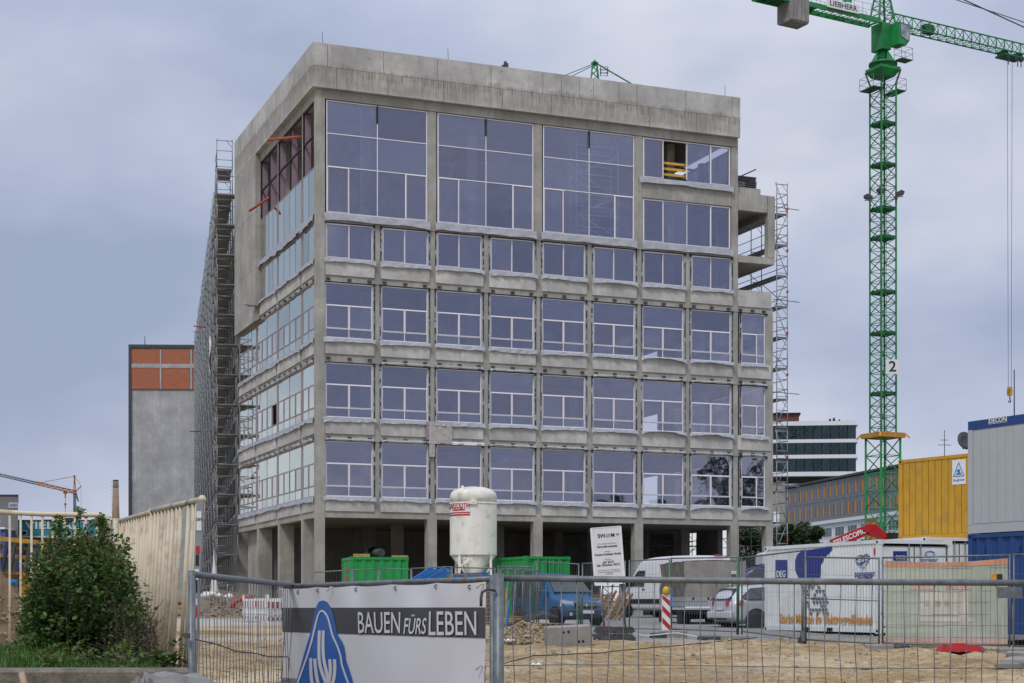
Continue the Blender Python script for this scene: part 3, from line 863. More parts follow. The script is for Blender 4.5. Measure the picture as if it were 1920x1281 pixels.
# ------------------------------------------------------------------ long side wing behind the left scaffolding
wx0, wy0 = XW(446, 89.6), 89.6
wx1, wy1 = -27.7, 147.0
WA = math.atan2(wy1-wy0, wx1-wx0); WL = math.hypot(wx1-wx0, wy1-wy0)
WING = thing('building_wing', 'long concrete side wing running back behind the tall left scaffolding', 'building', (wx0, wy0, 0), WA)
# local x runs back along the wing, +y is its outer (left) side
mb = MB(); mb.box(-0.2, WL, -8, 0.0, 1.0, 25.6)
M['wing'] = concrete('wing_concrete', (0.33, 0.32, 0.30), 0.4, boards=0.3)
mb.build('wall', M['wing'], WING)
for lv in range(6):
    z0 = 6.9 + lv*3.25
    for i in range(12):
        x = 1.6 + i*4.7
        mb = MB(); mb.box(x, x+3.6, 0.0, 0.05, z0, z0+2.3); w = mb.build('window', M['frame'], WING)
        mb = MB(); mb.box(x+0.1, x+3.5, 0.052, 0.06, z0+0.1, z0+2.2); mb.build('pane', M['glass'], w)

# ------------------------------------------------------------------ scaffolding
CPM = [M['red'], mat('blue_coupler', (0.03,0.07,0.28), 0.5), M['yellow']]
def scaffold_frame_mesh(w, lift):
    """one ladder frame: two standards with cross bars"""
    mb = MB()
    mb.tube((0,0,0), (0,0,lift), 0.027, 6); mb.tube((0,w,0), (0,w,lift), 0.027, 6)
    mb.tube((0,0,lift-0.08), (0,w,lift-0.08), 0.024, 5); mb.tube((0,0,0.12), (0,w,0.12), 0.02, 5)
    mb.tube((0,0,lift-0.45), (0,0.3,lift-0.1), 0.015, 4)
    return mb
def bay_parts(mb_rails, mb_deck, x, L, w, z, lift, k, brace=True, outer=None):
    yo = w if outer is None else outer
    for h in (0.5, 1.0):
        mb_rails.tube((x,yo,z+h), (x+L,yo,z+h), 0.02, 5)
    mb_rails.tube((x,0,z-0.05), (x+L,0,z-0.05), 0.02, 4)
    if brace and k % 2 == 0:
        mb_rails.tube((x,yo,z), (x+L,yo,z+lift), 0.02, 4)
    mb_deck.box(x+0.04, x+L-0.04, 0.03, w-0.03, z-0.03, z+0.03)
    mb_deck.box(x+0.04, x+L-0.04, yo-0.02, yo, z+0.03, z+0.16)
LIFT = 1.64
scl = thing('scaffolding', 'tall dense steel scaffolding covering the long left side wing', 'scaffolding', (wx0, wy0, 0), WA)
OFF, SWD, BAY = 0.30, 0.85, 2.57
nb = int(WL/BAY)
fr_me = scaffold_frame_mesh(SWD, LIFT).mesh('scaffold_frame', M['scaff'])
base_z = 1.35; NL = 15
zs = [base_z + i*LIFT for i in range(NL+1)]
# the two nearest bays piece by piece
mb = MB(); mb.box(0.04, BAY-0.04, 0.03, SWD-0.03, -0.03, 0.03); deck_me = mb.mesh('deck', M['deckm'])
mb = MB(); mb.tube((0,0,0), (BAY,0,0), 0.02, 5); rail_me = mb.mesh('guard_rail', M['scaff'])
mb = MB(); mb.tube((0,0,0), (BAY,0,LIFT), 0.02, 5); brace_me = mb.mesh('brace', M['scaff'])
mb = MB(); mb.box(0.04, BAY-0.04, -0.01, 0.01, 0.03, 0.17); toe_me = mb.mesh('toe_board', M['deckm'])
mb = MB(); mb.tube((0,0,0), (0,SWD,0), 0.02, 5); end_me = mb.mesh('end_rail', M['scaff'])
for b in range(3):
    for i in range(NL+1):
        z = zs[i]
        if i < NL or b == 0: shared('scaffold_frame', fr_me, scl, (b*BAY, OFF, z))
        if b == 2 or i == 0 or i > NL-1 and b > 0: continue
        shared('deck', deck_me, scl, (b*BAY, OFF, z)); shared('toe_board', toe_me, scl, (b*BAY, OFF+SWD, z))
        for h in (0.5, 1.0): shared('guard_rail', rail_me, scl, (b*BAY, OFF+SWD, z+h))
        if b == 0:
            for h in (0.5, 1.0): shared('end_rail', end_me, scl, (0.0, OFF, z+h))
        if i % 2 == b % 2 and i < NL: shared('brace', brace_me, scl, (b*BAY, OFF+SWD, z))
# console decks and inner stair flights at the near end
for i in range(2, NL):
    mb = MB(); z = zs[i]
    mb.box(-0.95, -0.08, OFF-0.28, OFF+SWD+0.05, z-0.03, z+0.03)
    mb.build('console_deck', M['deckm'], scl)
    mb = MB()
    for y in (OFF-0.25, OFF+SWD):
        mb.tube((-0.95,y,z-0.2), (-0.95,y,z+1.1), 0.022, 5)
        mb.tube((-0.95,y,z+1.0), (0,y,z+1.0), 0.02, 5); mb.tube((-0.95,y,z-0.05), (0,y,z-0.55), 0.02, 5)
    mb.tube((-0.95,OFF-0.25,z+1.0), (-0.95,OFF+SWD,z+1.0), 0.02, 5)
    mb.build('console_frame', M['scaff'], scl)
rest = MB(); rdk = MB(); cps = [MB(), MB(), MB()]
for b in range(2, nb+1):
    x = b*BAY
    topn = NL + (1 if b % 5 == 2 else 0)
    rest.tube((x,OFF,base_z), (x,OFF,zs[NL-1]+1.0), 0.026, 5)
    rest.tube((x,OFF+SWD,base_z), (x,OFF+SWD,zs[-1]-0.3+random.uniform(-0.5,0.6)), 0.026, 5)
    for i in range(1, NL):
        z = zs[i]
        rest.tube((x,OFF,z), (x,OFF+SWD,z), 0.02, 4)
        if random.random() < 0.3: rest.tube((x,-0.02,z-0.2), (x,OFF+SWD+random.uniform(0,0.5),z-0.2), 0.022, 4)
        if b < nb: bay_parts(rest, rdk, x, BAY, SWD, z, LIFT, i+b) if False else None
        if b < nb:
            y1 = OFF+SWD
            for h in (0.5, 1.0): rest.tube((x,y1,z+h), (x+BAY,y1,z+h), 0.02, 4)
            if (i+b) % 2 == 0: rest.tube((x,y1,z), (x+BAY,y1,z+LIFT), 0.02, 4)
            rdk.box(x+0.04, x+BAY-0.04, OFF+0.03, y1-0.03, z-0.03, z+0.03)
            rdk.box(x+0.04, x+BAY-0.04, y1-0.02, y1, z+0.03, z+0.17)
        for h in (0.0, 0.5, 1.0):
            if random.random() < 0.13:
                c = random.choice((0,0,0,1,2)); cps[c].box(x-0.035,x+0.035,OFF+SWD-0.04,OFF+SWD+0.05,z+h-0.04,z+h+0.04)
rest.build('far_frames', M['scaff'], scl, 'stuff'); rdk.build('far_decks', M['deckm'], scl, 'stuff')
for b in range(0, 3):
    for i in range(1, NL):
        for h in (0.5, 1.0):
            if random.random() < 0.3:
                c = random.choice((0,0,0,1,2)); cps[c].box(b*BAY-0.05,b*BAY+0.05,OFF+SWD-0.05,OFF+SWD+0.07,zs[i]+h-0.05,zs[i]+h+0.05)
for c, m_ in zip(cps, CPM): c.build('couplers', m_, scl, 'stuff')
# small loose ends: tarp scrap and protruding boards
mb = MB(); mb.grid(lambda s,t: (9.0+0.5*s+0.1*math.sin(7*t), OFF+SWD+0.08+0.06*math.sin(9*s+6*t), 16.0+2.2*t), 4, 10); mb.build('tarp_scrap', M['white'], scl)
mb = MB(); mb.bar((20,OFF+0.5,20.5), (20,OFF+1.7,20.6), 0.2, 0.04); mb.build('protruding_board', M['orange_red'], scl)
mb = MB(); mb.bar((34,OFF+0.5,15.0), (34,OFF+1.7,15.0), 0.2, 0.04); mb.build('protruding_board', M['darkst'], scl)

# right scaffolding, along the right flank of the building
scr = thing('scaffolding', 'slim steel scaffolding rising along the right flank beside the loggia', 'scaffolding', b2w(UE+0.32, 0.2, 0), TH + math.pi/2)
# local x runs back along the flank, local -y points away from the building
LF2 = 1.565; SW2 = 0.62
fr2 = scaffold_frame_mesh(SW2, LF2).mesh('scaffold_frame', M['scaff'])
zr = [1.35 + i*LF2 for i in range(14)]
for b in range(6):
    for i in range(14):
        z = zr[i]
        o = shared('scaffold_frame', fr2, scr, (b*BAY, -SW2, z))
        if i == 0 or b == 5: continue
        if i < 14:
            shared('deck', deck_me, scr, (b*BAY, -SW2, z), (0,0,0), (1, SW2/SWD, 1))
            for h in (0.5, 1.0):
                if i > 1: shared('guard_rail', rail_me, scr, (b*BAY, -SW2, z+h))
            if i % 2 == b % 2: shared('brace', brace_me, scr, (b*BAY, -SW2, z))
for i in range(1, 14):
    z = zr[i]
    mb = MB()
    for h in (0.5, 1.0): mb.tube((0,-SW2,z+h), (0,0,z+h), 0.02, 5)
    if i % 2: mb.tube((0,-SW2,z), (0,0.1,z+LF2), 0.02, 5)
    else: mb.tube((0,0.1,z), (0,-SW2,z+LF2), 0.02, 5)
    mb.build('end_rail', M['scaff'], scr)
    if i % 3 == 1:
        mb = MB(); mb.tube((0.1,0.15,z+0.35), (0.1,-SW2-0.75,z+0.3), 0.024, 5); mb.build('loose_tube', M['scaff'], scr)
for j in range(10):
    mb = MB(); mb.box(-0.04,0.04,-SW2-0.04,-SW2+0.04, 3+j*2.1, 3.12+j*2.1); mb.build('coupler', M['red'], scr)

# stacked scaffold boards lying on the loggia roof
stk = thing('board_stack', 'stack of dark steel scaffold boards on the loggia roof', 'boards', b2w(22.5, 0.55, 22.49), TH)
for i in range(10):
    mb = MB(); z = 0.02+i*0.115
    mb.box(-0.55+0.06*i*0.3, 0.72+0.02*math.sin(i*2.1), 0.30+0.01*i, 3.0, z, z+0.075); mb.build('board', M['darkst'], stk)
mb = MB(); mb.bar((-0.9,0.5,0.75), (0.72,0.6,1.55), 0.35, 0.06); mb.build('board', M['darkst'], stk)
stk2 = thing('board_stack', 'low pile of steel boards left of the tall stack on the loggia roof', 'boards', b2w(21.95, 0.55, 22.88), TH)
for i in range(3):
    mb = MB(); mb.box(-0.25,0.42,0.05,2.4,0.0+i*0.12,0.09+i*0.12); mb.build('board', M['steel'], stk2)
# roof clutter
rc = thing('roof_post', 'dark bundle of props standing on the roof edge', 'props', b2w(9.35, 0.6, 25.45), TH)
mb = MB()
for x, h in ((-0.2,1.9),(-0.06,2.1),(0.05,2.28),(0.14,2.2),(0.22,1.95)): mb.box(x-0.04,x+0.05,0,0.15,0,h)
mb.build('prop', M['darkst'], rc)

# ------------------------------------------------------------------ grey concrete tower with brick infill (left)
def brick_mat():
    m, nt, out = new_mat('orange_brick')
    vec = coords(nt, True)
    mp = nt.nodes.new('ShaderNodeMapping'); mp.inputs['Rotation'].default_value = (R(90), 0, 0)
    nt.links.new(vec, mp.inputs[0])
    br = nt.nodes.new('ShaderNodeTexBrick')
    br.inputs['Color1'].default_value = (0.46, 0.165, 0.088, 1); br.inputs['Color2'].default_value = (0.37, 0.122, 0.062, 1)
    br.inputs['Mortar'].default_value = (0.25, 0.12, 0.08, 1); br.inputs['Scale'].default_value = 2.6
    br.inputs['Mortar Size'].default_value = 0.02
    nt.links.new(mp.outputs[0], br.inputs['Vector'])
    c = mixc(nt, maprange(nt, noise(nt, vec, 1.5, 4, 0.6), 0.3, 0.7, 0, 0.4), br.outputs['Color'], (0.33,0.10,0.05))
    pbr(nt, out, c, 0.9)
    return m
M['brick'] = brick_mat()
TZ = 170.0
tp = W(241, 1135, TZ)
TWR = thing('concrete_tower', 'grey concrete tower with orange brick panels under its dark roof edge', 'tower', (tp.x, TZ, 0), R(2))
tz = lambda y: CZ + (HOR-y)*TZ/F
tw_ = 140*TZ/F
mb = MB(); mb.box(0.25, tw_, 0.2, 8, 1, tz(650)); mb.build('wall', M['silo'], TWR)
mb = MB(); mb.box(0.0, tw_, -0.05, 8, tz(652), tz(646)); mb.build('roof_edge', M['darkst'], TWR)
mb = MB(); mb.box(0.0, 0.26, -0.05, 0.6, 1, tz(652)); mb.build('edge_strip', M['darkst'], TWR)
px = lambda x: (x-241)*TZ/F
for x0, x1 in ((246, 298), (303, 355), (360, 380)):
    for y0, y1 in ((681, 655), (729, 690)):
        mb = MB(); mb.box(px(x0), px(x1), 0.05, 0.22, tz(y0), tz(y1)); mb.build('brick_panel', M['brick'], TWR)
for x in (298, 355):
    mb = MB(); mb.box(px(x+0.8), px(x+4.2), 0.0, 0.21, tz(729), tz(655)); mb.build('pier', M['silo'], TWR)
mb = MB(); mb.box(px(246), tw_, 0.02, 0.21, tz(689.5), tz(681.5)); mb.build('lintel', M['silo'], TWR)
mb = MB(); mb.tube((px(268),1,tz(646)), (px(268),1,tz(628)), 0.04, 5); mb.build('mast', M['darkst'], TWR)

# ------------------------------------------------------------------ chimney
CH = 260.0
cp = W(217, 1135, CH); ch = lambda y: CZ+(HOR-y)*CH/F
CHM = thing('brick_chimney', 'slim tapering tan brick chimney rising behind the cream fence', 'chimney', (cp.x, CH, 0))
mb = MB(); mb.lathe([(0.62, 1.0), (0.62, ch(975)), (0.46, ch(915))], 16); mb.build('shaft', mat('tan_brick', (0.27,0.20,0.125), 0.9, 0, 0.15, 1.5), CHM)
mb = MB(); mb.lathe([(0.47, ch(915)), (0.48, ch(914)), (0.44, ch(902)), (0.36, ch(902))], 16); mb.build('head', mat('dark_tan_brick', (0.20,0.15,0.10), 0.9), CHM)
mb = MB(); mb.lathe([(0.46, ch(902)), (0.46, ch(900)), (0.3, ch(900))], 16); mb.build('rim', M['darkst'], CHM)
for i in range(9):
    mb = MB(); mb.box(-0.75,-0.5,-0.03,0.03,ch(905+i*7),ch(904.5+i*7)); mb.build('rung', M['darkst'], CHM)

# ------------------------------------------------------------------ teal lettered hall and grey block on the far left
VZ = 150.0
vz = lambda y: CZ+(HOR-y)*VZ/F
vx = lambda x: XW(x, VZ)
VH = thing('lettered_hall', 'low hall with a teal band carrying big pale capitals', 'building', (0, VZ, 0))
M['teal'] = mat('teal_cladding', (0.04, 0.27, 0.31), 0.6, 0, 0.15, 0.8, streak=0.3)
mb = MB(); mb.box(vx(30), vx(225), 0, 12, vz(1005), vz(977)); mb.build('upper_band', M['teal'], VH)
mb = MB(); mb.box(vx(30), vx(226), -0.1, 12.2, vz(977), vz(975)); mb.build('roof_edge', M['darkst'], VH)
mb = MB(); mb.box(vx(30), vx(225), 0.3, 12, 1, vz(1008)); mb.build('lower_wall', mat('grey_wall', (0.10,0.11,0.125), 0.6), VH)
mb = MB(); mb.box(vx(28), vx(227), -0.1, 0.5, vz(1008), vz(1005.3)); mb.build('ledge', M['white'], VH)
text('wall_lettering', 'VIELFALT', VH, M['white'], (vx(107), -0.03, vz(985.5)), (R(90),0,0), 1.02, 0.02, 1.43, 0, 'CENTER', 0.018)
for x0, x1 in ((40, 51), (96, 102), (125, 135), (193, 200)):
    mb = MB(); mb.box(vx(x0), vx(x1), -0.06, 0.2, vz(1004), vz(995)); w = mb.build('window', M['white'], VH)
    mb = MB(); mb.box(vx(x0)+0.06, vx(x1)-0.06, -0.07, -0.061, vz(1004)+0.06, vz(995)-0.06); mb.build('pane', M['dark'], w)
for x in (105, 140, 175):
    mb = MB(); mb.box(vx(x), vx(x)+0.12, 0.2, 0.3, 1, vz(1008)); mb.build('mullion', M['white'], VH)
mb = MB(); mb.box(vx(60), vx(175), 0.2, 0.3, vz(1022), vz(1021)); mb.build('mullion', M['white'], VH)
mb = MB(); mb.box(vx(51), vx(95), 6, 14, vz(976), vz(969)); rf = mb.build('roof_house', mat('cream_wall', (0.45,0.40,0.30)), VH)
mb = MB(); mb.box(vx(49), vx(97), 5.8, 14, vz(970), vz(968)); mb.build('flat_roof', M['darkst'], rf)
mb = MB(); mb.prism([(vx(78),vz(968)),(vx(94),vz(968)),(vx(94),vz(963)),(vx(83),vz(963))], lambda a,b,d:(a,d,b), 7, 10); mb.build('roof_vent', M['darkst'], VH)
GB = thing('grey_block', 'plain grey rendered block with one small window at the left edge', 'building', (0, 140, 0))
gz = lambda y: CZ+(HOR-y)*140/F
gxx = lambda x: XW(x, 140)
mb = MB(); gpl = lambda a,b,d: (a-0.305*b, b, d)
mb.prism([(gxx(-60),0),(gxx(34),0),(gxx(34),10),(gxx(-60),10)], gpl, 1, gz(929)); mb.build('wall', mat('grey_render', (0.175,0.17,0.165), 0.9, 0, 0.12, 0.7), GB)
mb = MB(); mb.prism([(gxx(-60),-0.1),(gxx(34.6),-0.1),(gxx(34.6),10),(gxx(-60),10)], gpl, gz(929), gz(927.5)); mb.build('roof_edge', M['darkst'], GB)
mb = MB(); mb.box(gxx(17), gxx(33), -0.05, 0.1, gz(952), gz(943)); w = mb.build('window', M['frame'], GB)
mb = MB(); mb.box(gxx(18), gxx(32.3), -0.06, -0.051, gz(951), gz(944)); mb.build('pane', M['glass'], w)
mb = MB(); mb.box(gxx(-60), gxx(27), -2.5, 0, gz(1040), gz(995)); mb.build('annex', mat('blue_sheet', (0.05,0.10,0.28), 0.6), GB)
mb = MB(); mb.box(gxx(-60), gxx(27.5), -2.7, 0, gz(995), gz(991.5)); mb.build('annex_roof', M['frame'], GB)

# ------------------------------------------------------------------ trees
def leaf_quads(mb, c, size, n, rr, rx, ry, rz, flat=0.5):
    for _ in range(n):
        while True:
            p = Vector((rr.uniform(-1,1), rr.uniform(-1,1), rr.uniform(-1,1)))
            if 0.25 < p.length < 1.0: break
        q = Vector((c[0]+p.x*rx, c[1]+p.y*ry, c[2]+p.z*rz))
        a = Vector((rr.gauss(0,1), rr.gauss(0,1), rr.gauss(0,flat))).normalized()
        b = a.cross(Vector((rr.gauss(0,1), rr.gauss(0,1), rr.gauss(0,1)))).normalized()
        s = size*rr.uniform(0.6, 1.3)
        mb.add([q-a*s*0.5, q-b*s*0.28+a*s*0.05, q+a*s*0.55, q+b*s*0.28+a*s*0.05], [(0,1,2,3)])
M['leaf_far'] = leaf_mat('tree_leaves', (0.022,0.045,0.016), (0.055,0.085,0.030))
M['bark'] = mat('tree_bark', (0.07,0.055,0.04), 0.9, 0, 0.3, 4)
def tree(label, x, y, h, r, seed, leaf=0.35, n=6000, group=None):
    rr = random.Random(seed); z0 = ground_z(x, y)
    t = thing('leafy_tree', label, 'tree', (x, y, z0), 0, group)
    tk = MB(); tk.path([(0,0,-0.2),(0.1,0.05,h*0.25),(0.0,0.1,h*0.55),(0.1,0,h*0.85)], [h*0.025,h*0.02,h*0.013,h*0.005], 8)
    cr = MB(); k = 22
    for i in range(k):
        a = rr.uniform(0, 6.28); f = rr.uniform(0.22, 0.97)
        rad = r*math.sqrt(max(0.05, 1-((f-0.5)/0.55)**2))*rr.uniform(0.25, 0.75)
        c = (rad*math.cos(a), rad*math.sin(a), h*f)
        tk.tube((0,0,h*f*0.6), c, h*0.008, 5, h*0.002)
        leaf_quads(cr, c, leaf, n//k, rr, r*0.40, r*0.40, r*0.33)
    tk.build('trunk', M['bark'], t); cr.build('crown', M['leaf_far'], t)
    return t
G1 = 'trees right of the building'
for i, (px_, top, Z, r) in enumerate(((1482, 985, 150, 2.6), (1506, 978, 158, 2.2), (1528, 990, 150, 1.7), (1452, 992, 165, 2.6), (1405, 995, 170, 3.0))):
    h = CZ + (HOR-top)*Z/F - 1.3
    lab = ['round dark green tree just right of the building corner', 'taller dark tree second from the building corner', 'narrow bright green tree nearest the white office front',
           'dark tree partly behind the building corner pillar', 'dark tree seen through the open ground floor'][i]
    tree(lab, XW(px_, Z), Z, h, r, 50+i, 0.42, 4200, G1)
# trees across the street to the right; the lowest right windows mirror them
for i, (x, y, h, r) in enumerate(((66, 27, 11.0, 3.0), (74.5, 28, 15.3, 4.4), (81.5, 28, 17.5, 5.5), (60, 27, 11.0, 3.6), (53, 26, 9.0, 3.0), (70, 26, 7.5, 3.5), (88, 29, 15.0, 5.0))):
    lab = ['slim tree', 'tall tree', 'tallest tree', 'medium tree', 'small tree', 'shrubby tree', 'wide-crowned tree'][i] + ' across the street, mirrored in the lowest right windows'
    tree(lab, x, y, h, r, 80+i, 0.5, 3000, 'street trees mirrored in the glass')

# ------------------------------------------------------------------ far right office buildings
FZ = 330.0
fz = lambda y: CZ+(HOR-y)*FZ/F
fx = lambda x: XW(x, FZ)
FB = thing('striped_office', 'white office block with dark banded glass and diagonal bracing', 'building', (fx(1608), FZ, 0), R(-6))
wl_ = (1608-1380)*FZ/F
M['dglass'] = glass_mat('dark_band_glass', (0.05,0.10,0.105), (0.42,0.62,0.64), 0.13, 1.2, (0.5,0.7,0.7))
M['whitecl'] = mat('white_cladding', (0.70,0.71,0.73), 0.4, 0, 0.03)
bands = [(797, 789), (829.5, 823), (859, 852), (892, 884)]
for y0, y1 in bands:
    mb = MB(); mb.box(-wl_, 0, -0.15, 16, fz(y0), fz(y1)); mb.build('floor_band', M['whitecl'], FB)
mb = MB(); mb.box(-wl_+2, -2, 3, 14, fz(905), fz(892)); mb.build('recessed_base', mat('dark_base', (0.05,0.045,0.04)), FB)
mb = MB(); mb.box(-wl_, -0.5, 1.5, 14, fz(905)-0.5, fz(905)); mb.build('base_edge', M['whitecl'], FB)
mb = MB(); mb.box(-wl_+1, -3, 3.5, 14, 1, fz(905)-0.5); mb.build('base_wall', mat('base_wall', (0.3,0.3,0.3)), FB)
for (ya, yb) in ((823, 797.2), (852, 829.7), (884, 859.2)):
    z0, z1 = fz(ya), fz(yb)
    mb = MB(); mb.box(-wl_+0.5, -0.5, 0.6, 15, z0, z1); mb.build('core', M['dark'], FB)
    n = 14
    for i in range(n):
        a0 = -wl_+0.3 + i*(wl_-0.5)/n; a1 = a0 + (wl_-0.5)/n - 0.12
        mb = MB(); mb.box(a0, a1, 0.05, 0.09, z0+0.02, z1-0.02); mb.build('pane', M['dglass'], FB)
    mb = MB()
    for i in range(8):
        a0 = -wl_ + i*wl_/8; am = a0 + wl_/16
        mb.bar((a0,0.0,z1),(am,0.0,z0),0.36,0.1); mb.bar((am,0.0,z0),(a0+wl_/8,0.0,z1),0.28,0.1)
    mb.build('diagonal_bracing', M['darkst'], FB)
mb = MB(); mb.box(-wl_+4, -11.5, 4, 10, fz(789), fz(770)); pav = mb.build('roof_pavilion', mat('rust_panel', (0.09,0.035,0.03)), FB)
mb = MB(); mb.box(-wl_+3, -11.2, 3.6, 10.4, fz(772), fz(768.5)); mb.build('pavilion_roof', M['dark'], pav)
mb = MB()
for i in range(12): mb.tube((-11+i*0.9,3,fz(789)),(-11+i*0.9,3,fz(786)),0.04,4)
mb.tube((-11,3,fz(786)),(-1,3,fz(786)),0.05,4); mb.build('roof_railing', M['darkst'], FB)
for x, h in ((-5.0,1.2),(-4.2,1.4),(-3.1,1.0)):
    mb = MB(); mb.lathe([(0.3,0),(0.3,h*0.6),(0.1,h)],8,(x,6,fz(789))); mb.build('roof_vent', M['dark'], FB)

OZ = 215.0
oz = lambda y: CZ+(HOR-y)*OZ/F
# grey clad block: roofline descends to the left, i.e. recedes
oa = W(1470, 1135, 240); obx = W(1720, 1135, 196)
OA = math.atan2(oa.y-obx.y, oa.x-obx.x); OL = math.hypot(oa.x-obx.x, oa.y-obx.y)
OB = thing('grey_office', 'grey panel-clad office block with upright orange window shutters', 'building', (obx.x, obx.y, 0), OA)
# local x runs from the near right end back to the left; the visible face looks to local +y ... flip so face is at y=0 toward camera
hz = lambda y: CZ+(HOR-y)*205/F
top = hz(878)
M['gclad'] = mat('grey_panels', (0.145,0.15,0.17), 0.35, 0.1, 0.10, 0.5)
M['orsh'] = mat('orange_shutter', (0.62,0.25,0.03), 0.6)
mb = MB(); mb.box(0, OL, -12, -0.2, 1, top-0.2); mb.build('core', M['gclad'], OB)
mb = MB(); mb.box(-0.3, OL+0.2, -12, 0.3, top-0.15, top+0.15); mb.build('roof_edge', M['darkst'], OB)
rowz = [(top-2.45, top-0.8), (top-5.1, top-3.5)]
npan = 20
for ri, (z0, z1) in enumerate(rowz):
    mb = MB()
    for i in range(npan):
        x = 0.6 + i*(OL-1)/npan
        p = MB(); p.box(x, x+(OL-1)/npan-0.06, -0.2, -0.1, z0-0.5, z1+0.5); p.build('cladding_panel', M['gclad'], OB)
        s = MB(); s.box(x+0.3+0.3*ri, x+0.70+0.3*ri, -0.1, -0.07, z0, z1); s.build('shutter', M['orsh'], OB)
        g = MB(); g.box(x+0.75+0.3*ri, x+1.15+0.3*ri, -0.1, -0.07, z0, z1); g.build('pane', M['dglass'], OB)
mb = MB(); mb.box(-0.2, OL+0.1, -0.25, 0.25, rowz[1][0]-1.0, rowz[1][0]-0.55); mb.build('white_ledge', M['whitecl'], OB)
mb = MB(); mb.box(0, OL, -0.3, -0.12, 1, rowz[1][0]-1.0); mb.build('lower_wall', M['whitecl'], OB)
for z0, z1 in ((rowz[1][0]-2.9, rowz[1][0]-1.5), (rowz[1][0]-5.2, rowz[1][0]-3.5)):
    for i in range(10):
        x = 1.0 + i*(OL-2)/10
        w = MB(); w.box(x, x+3.2, -0.12, -0.06, z0, z1); w = w.build('window', M['frame'], OB)
        for j in range(3):
            g = MB(); g.box(x+0.12+j*1.03, x+1.06+j*1.03, -0.058, -0.05, z0+0.1, z1-0.1); g.build('pane', M['dglass'], w)
mb = MB(); mb.box(12, 15.5, -0.1, 0.0, rowz[1][0]-4.5, rowz[1][0]-1.2); mb.build('entrance', M['orsh'], OB)
# pale gable seen between the building and that block
GW = thing('pale_gable', 'narrow pale concrete building end squeezed behind the right scaffolding', 'building', (XW(1455,200), 200, 0))
mb = MB(); mb.box(-3, 1.1, 0, 8, 1, CZ+(HOR-905)*200/F); mb.build('wall', mat('pale_wall', (0.30,0.29,0.27), 0.9), GW)
mb = MB(); mb.box(-0.3, 0.4, -0.06, 0.1, CZ+(HOR-985)*200/F, CZ+(HOR-960)*200/F); mb.build('window', M['frame'], GW)
# ------------------------------------------------------------------ lattice helpers
def lattice_box(mb, p0, p1, w, h, n, r=0.05, rb=0.03, up=(0,0,1), tri=False):
    """straight lattice girder from p0 to p1; tri = triangular section (apex up)"""
    p0 = Vector(p0); p1 = Vector(p1); d = (p1-p0).normalized()
    side = d.cross(Vector(up)).normalized(); u = side.cross(d)
    offs = [side*(-w/2), side*(w/2), u*h] if tri else [side*(-w/2), side*(w/2), side*(w/2)+u*h, side*(-w/2)+u*h]
    for o in offs: mb.tube(p0+o, p1+o, r, 5)
    L = (p1-p0)
    for i in range(n):
        a = p0 + L*(i/n); b = p0 + L*((i+1)/n); m = (a+b)/2
        if tri:
            for o in offs[:2]:
                mb.tube(a+o, m+offs[2], rb, 4); mb.tube(m+offs[2], b+o, rb, 4)
            mb.tube(a+offs[0], a+offs[1], rb, 4); mb.tube(a+offs[0], b+offs[1], rb*0.8, 4)
        else:
            k = len(offs)
            for j in range(k):
                o0, o1 = offs[j], offs[(j+1) % k]
                if i % 2: mb.tube(a+o1, b+o0, rb, 4)
                else: mb.tube(a+o0, b+o1, rb, 4)
                mb.tube(a+o0, a+o1, rb*0.8, 4)

# ------------------------------------------------------------------ big green tower crane
M['green'] = mat('crane_green', (0.014, 0.215, 0.052), 0.5, 0.0, 0.25, 0.8, (0.03,0.09,0.04), 0.6, 0.9)
M['green_d'] = mat('crane_green_dark', (0.008, 0.090, 0.030), 0.5)
KZ = 150.0
kx = XW(1655.5, KZ)
kz = lambda y: CZ + (HOR-y)*KZ/F
PXM = KZ/F                           # metres per photo pixel at the crane
KA = R(26)
CR = thing('tower_crane', 'tall green tower crane rising right of the office building', 'crane', (kx, KZ, 0))
s = 34.0*PXM
def rot(x, y, a=KA): return (x*math.cos(a)-y*math.sin(a), x*math.sin(a)+y*math.cos(a))
def mast(z0, z1, s, n, name, r=0.085, rb=0.045):
    """square lattice mast with one ladder side"""
    h = s/2
    cs = [rot(-h,-h), rot(h,-h), rot(h,h), rot(-h,h)]
    mb = MB()
    for c in cs: mb.bar((*c,z0), (*c,z1), r*1.7)
    dz = (z1-z0)/n
    for i in range(n):
        a, b = z0+i*dz, z0+(i+1)*dz
        for j in range(4):
            c0, c1 = cs[j], cs[(j+1)%4]
            mid = ((c0[0]+c1[0])/2, (c0[1]+c1[1])/2)
            if i % 2: c0, c1 = c1, c0
            mb.tube((*c0,a), (*c1,b), rb, 5)
            mb.tube((*cs[j],a), (*cs[(j+1)%4],a), rb*0.7, 4)
    return mb.build(name, M['green'], CR)
z_top = kz(158)
secs = [kz(1000), kz(822)]
o = mast(1.0, kz(822), s*1.32, 10, 'mast_base', 0.10, 0.055)
o.data.materials.clear(); o.data.materials.append(mat('crane_green_fresh', (0.015, 0.26, 0.06), 0.45, 0, 0.2, 1.0))
levels = [822, 700, 627, 550, 448, 394, 312, 235, 158]
for i in range(len(levels)-1):
    z0, z1 = kz(levels[i]), kz(levels[i+1])
    mast(z0, z1, s, max(3, int(round((z1-z0)/1.0))), 'mast_section')
# landings in the mast
for y in (627, 550, 448, 394, 312, 235, 740):
    mb = MB(); h = s/2-0.05; z = kz(y)
    pts = [rot(-h,-h), rot(h,-h), rot(h,h), rot(-h,h)]
    mb.prism([p for p in pts], lambda a,b,d: (a,b,d), z-0.10, z+0.22); mb.build('landing', M['green_d'], CR)
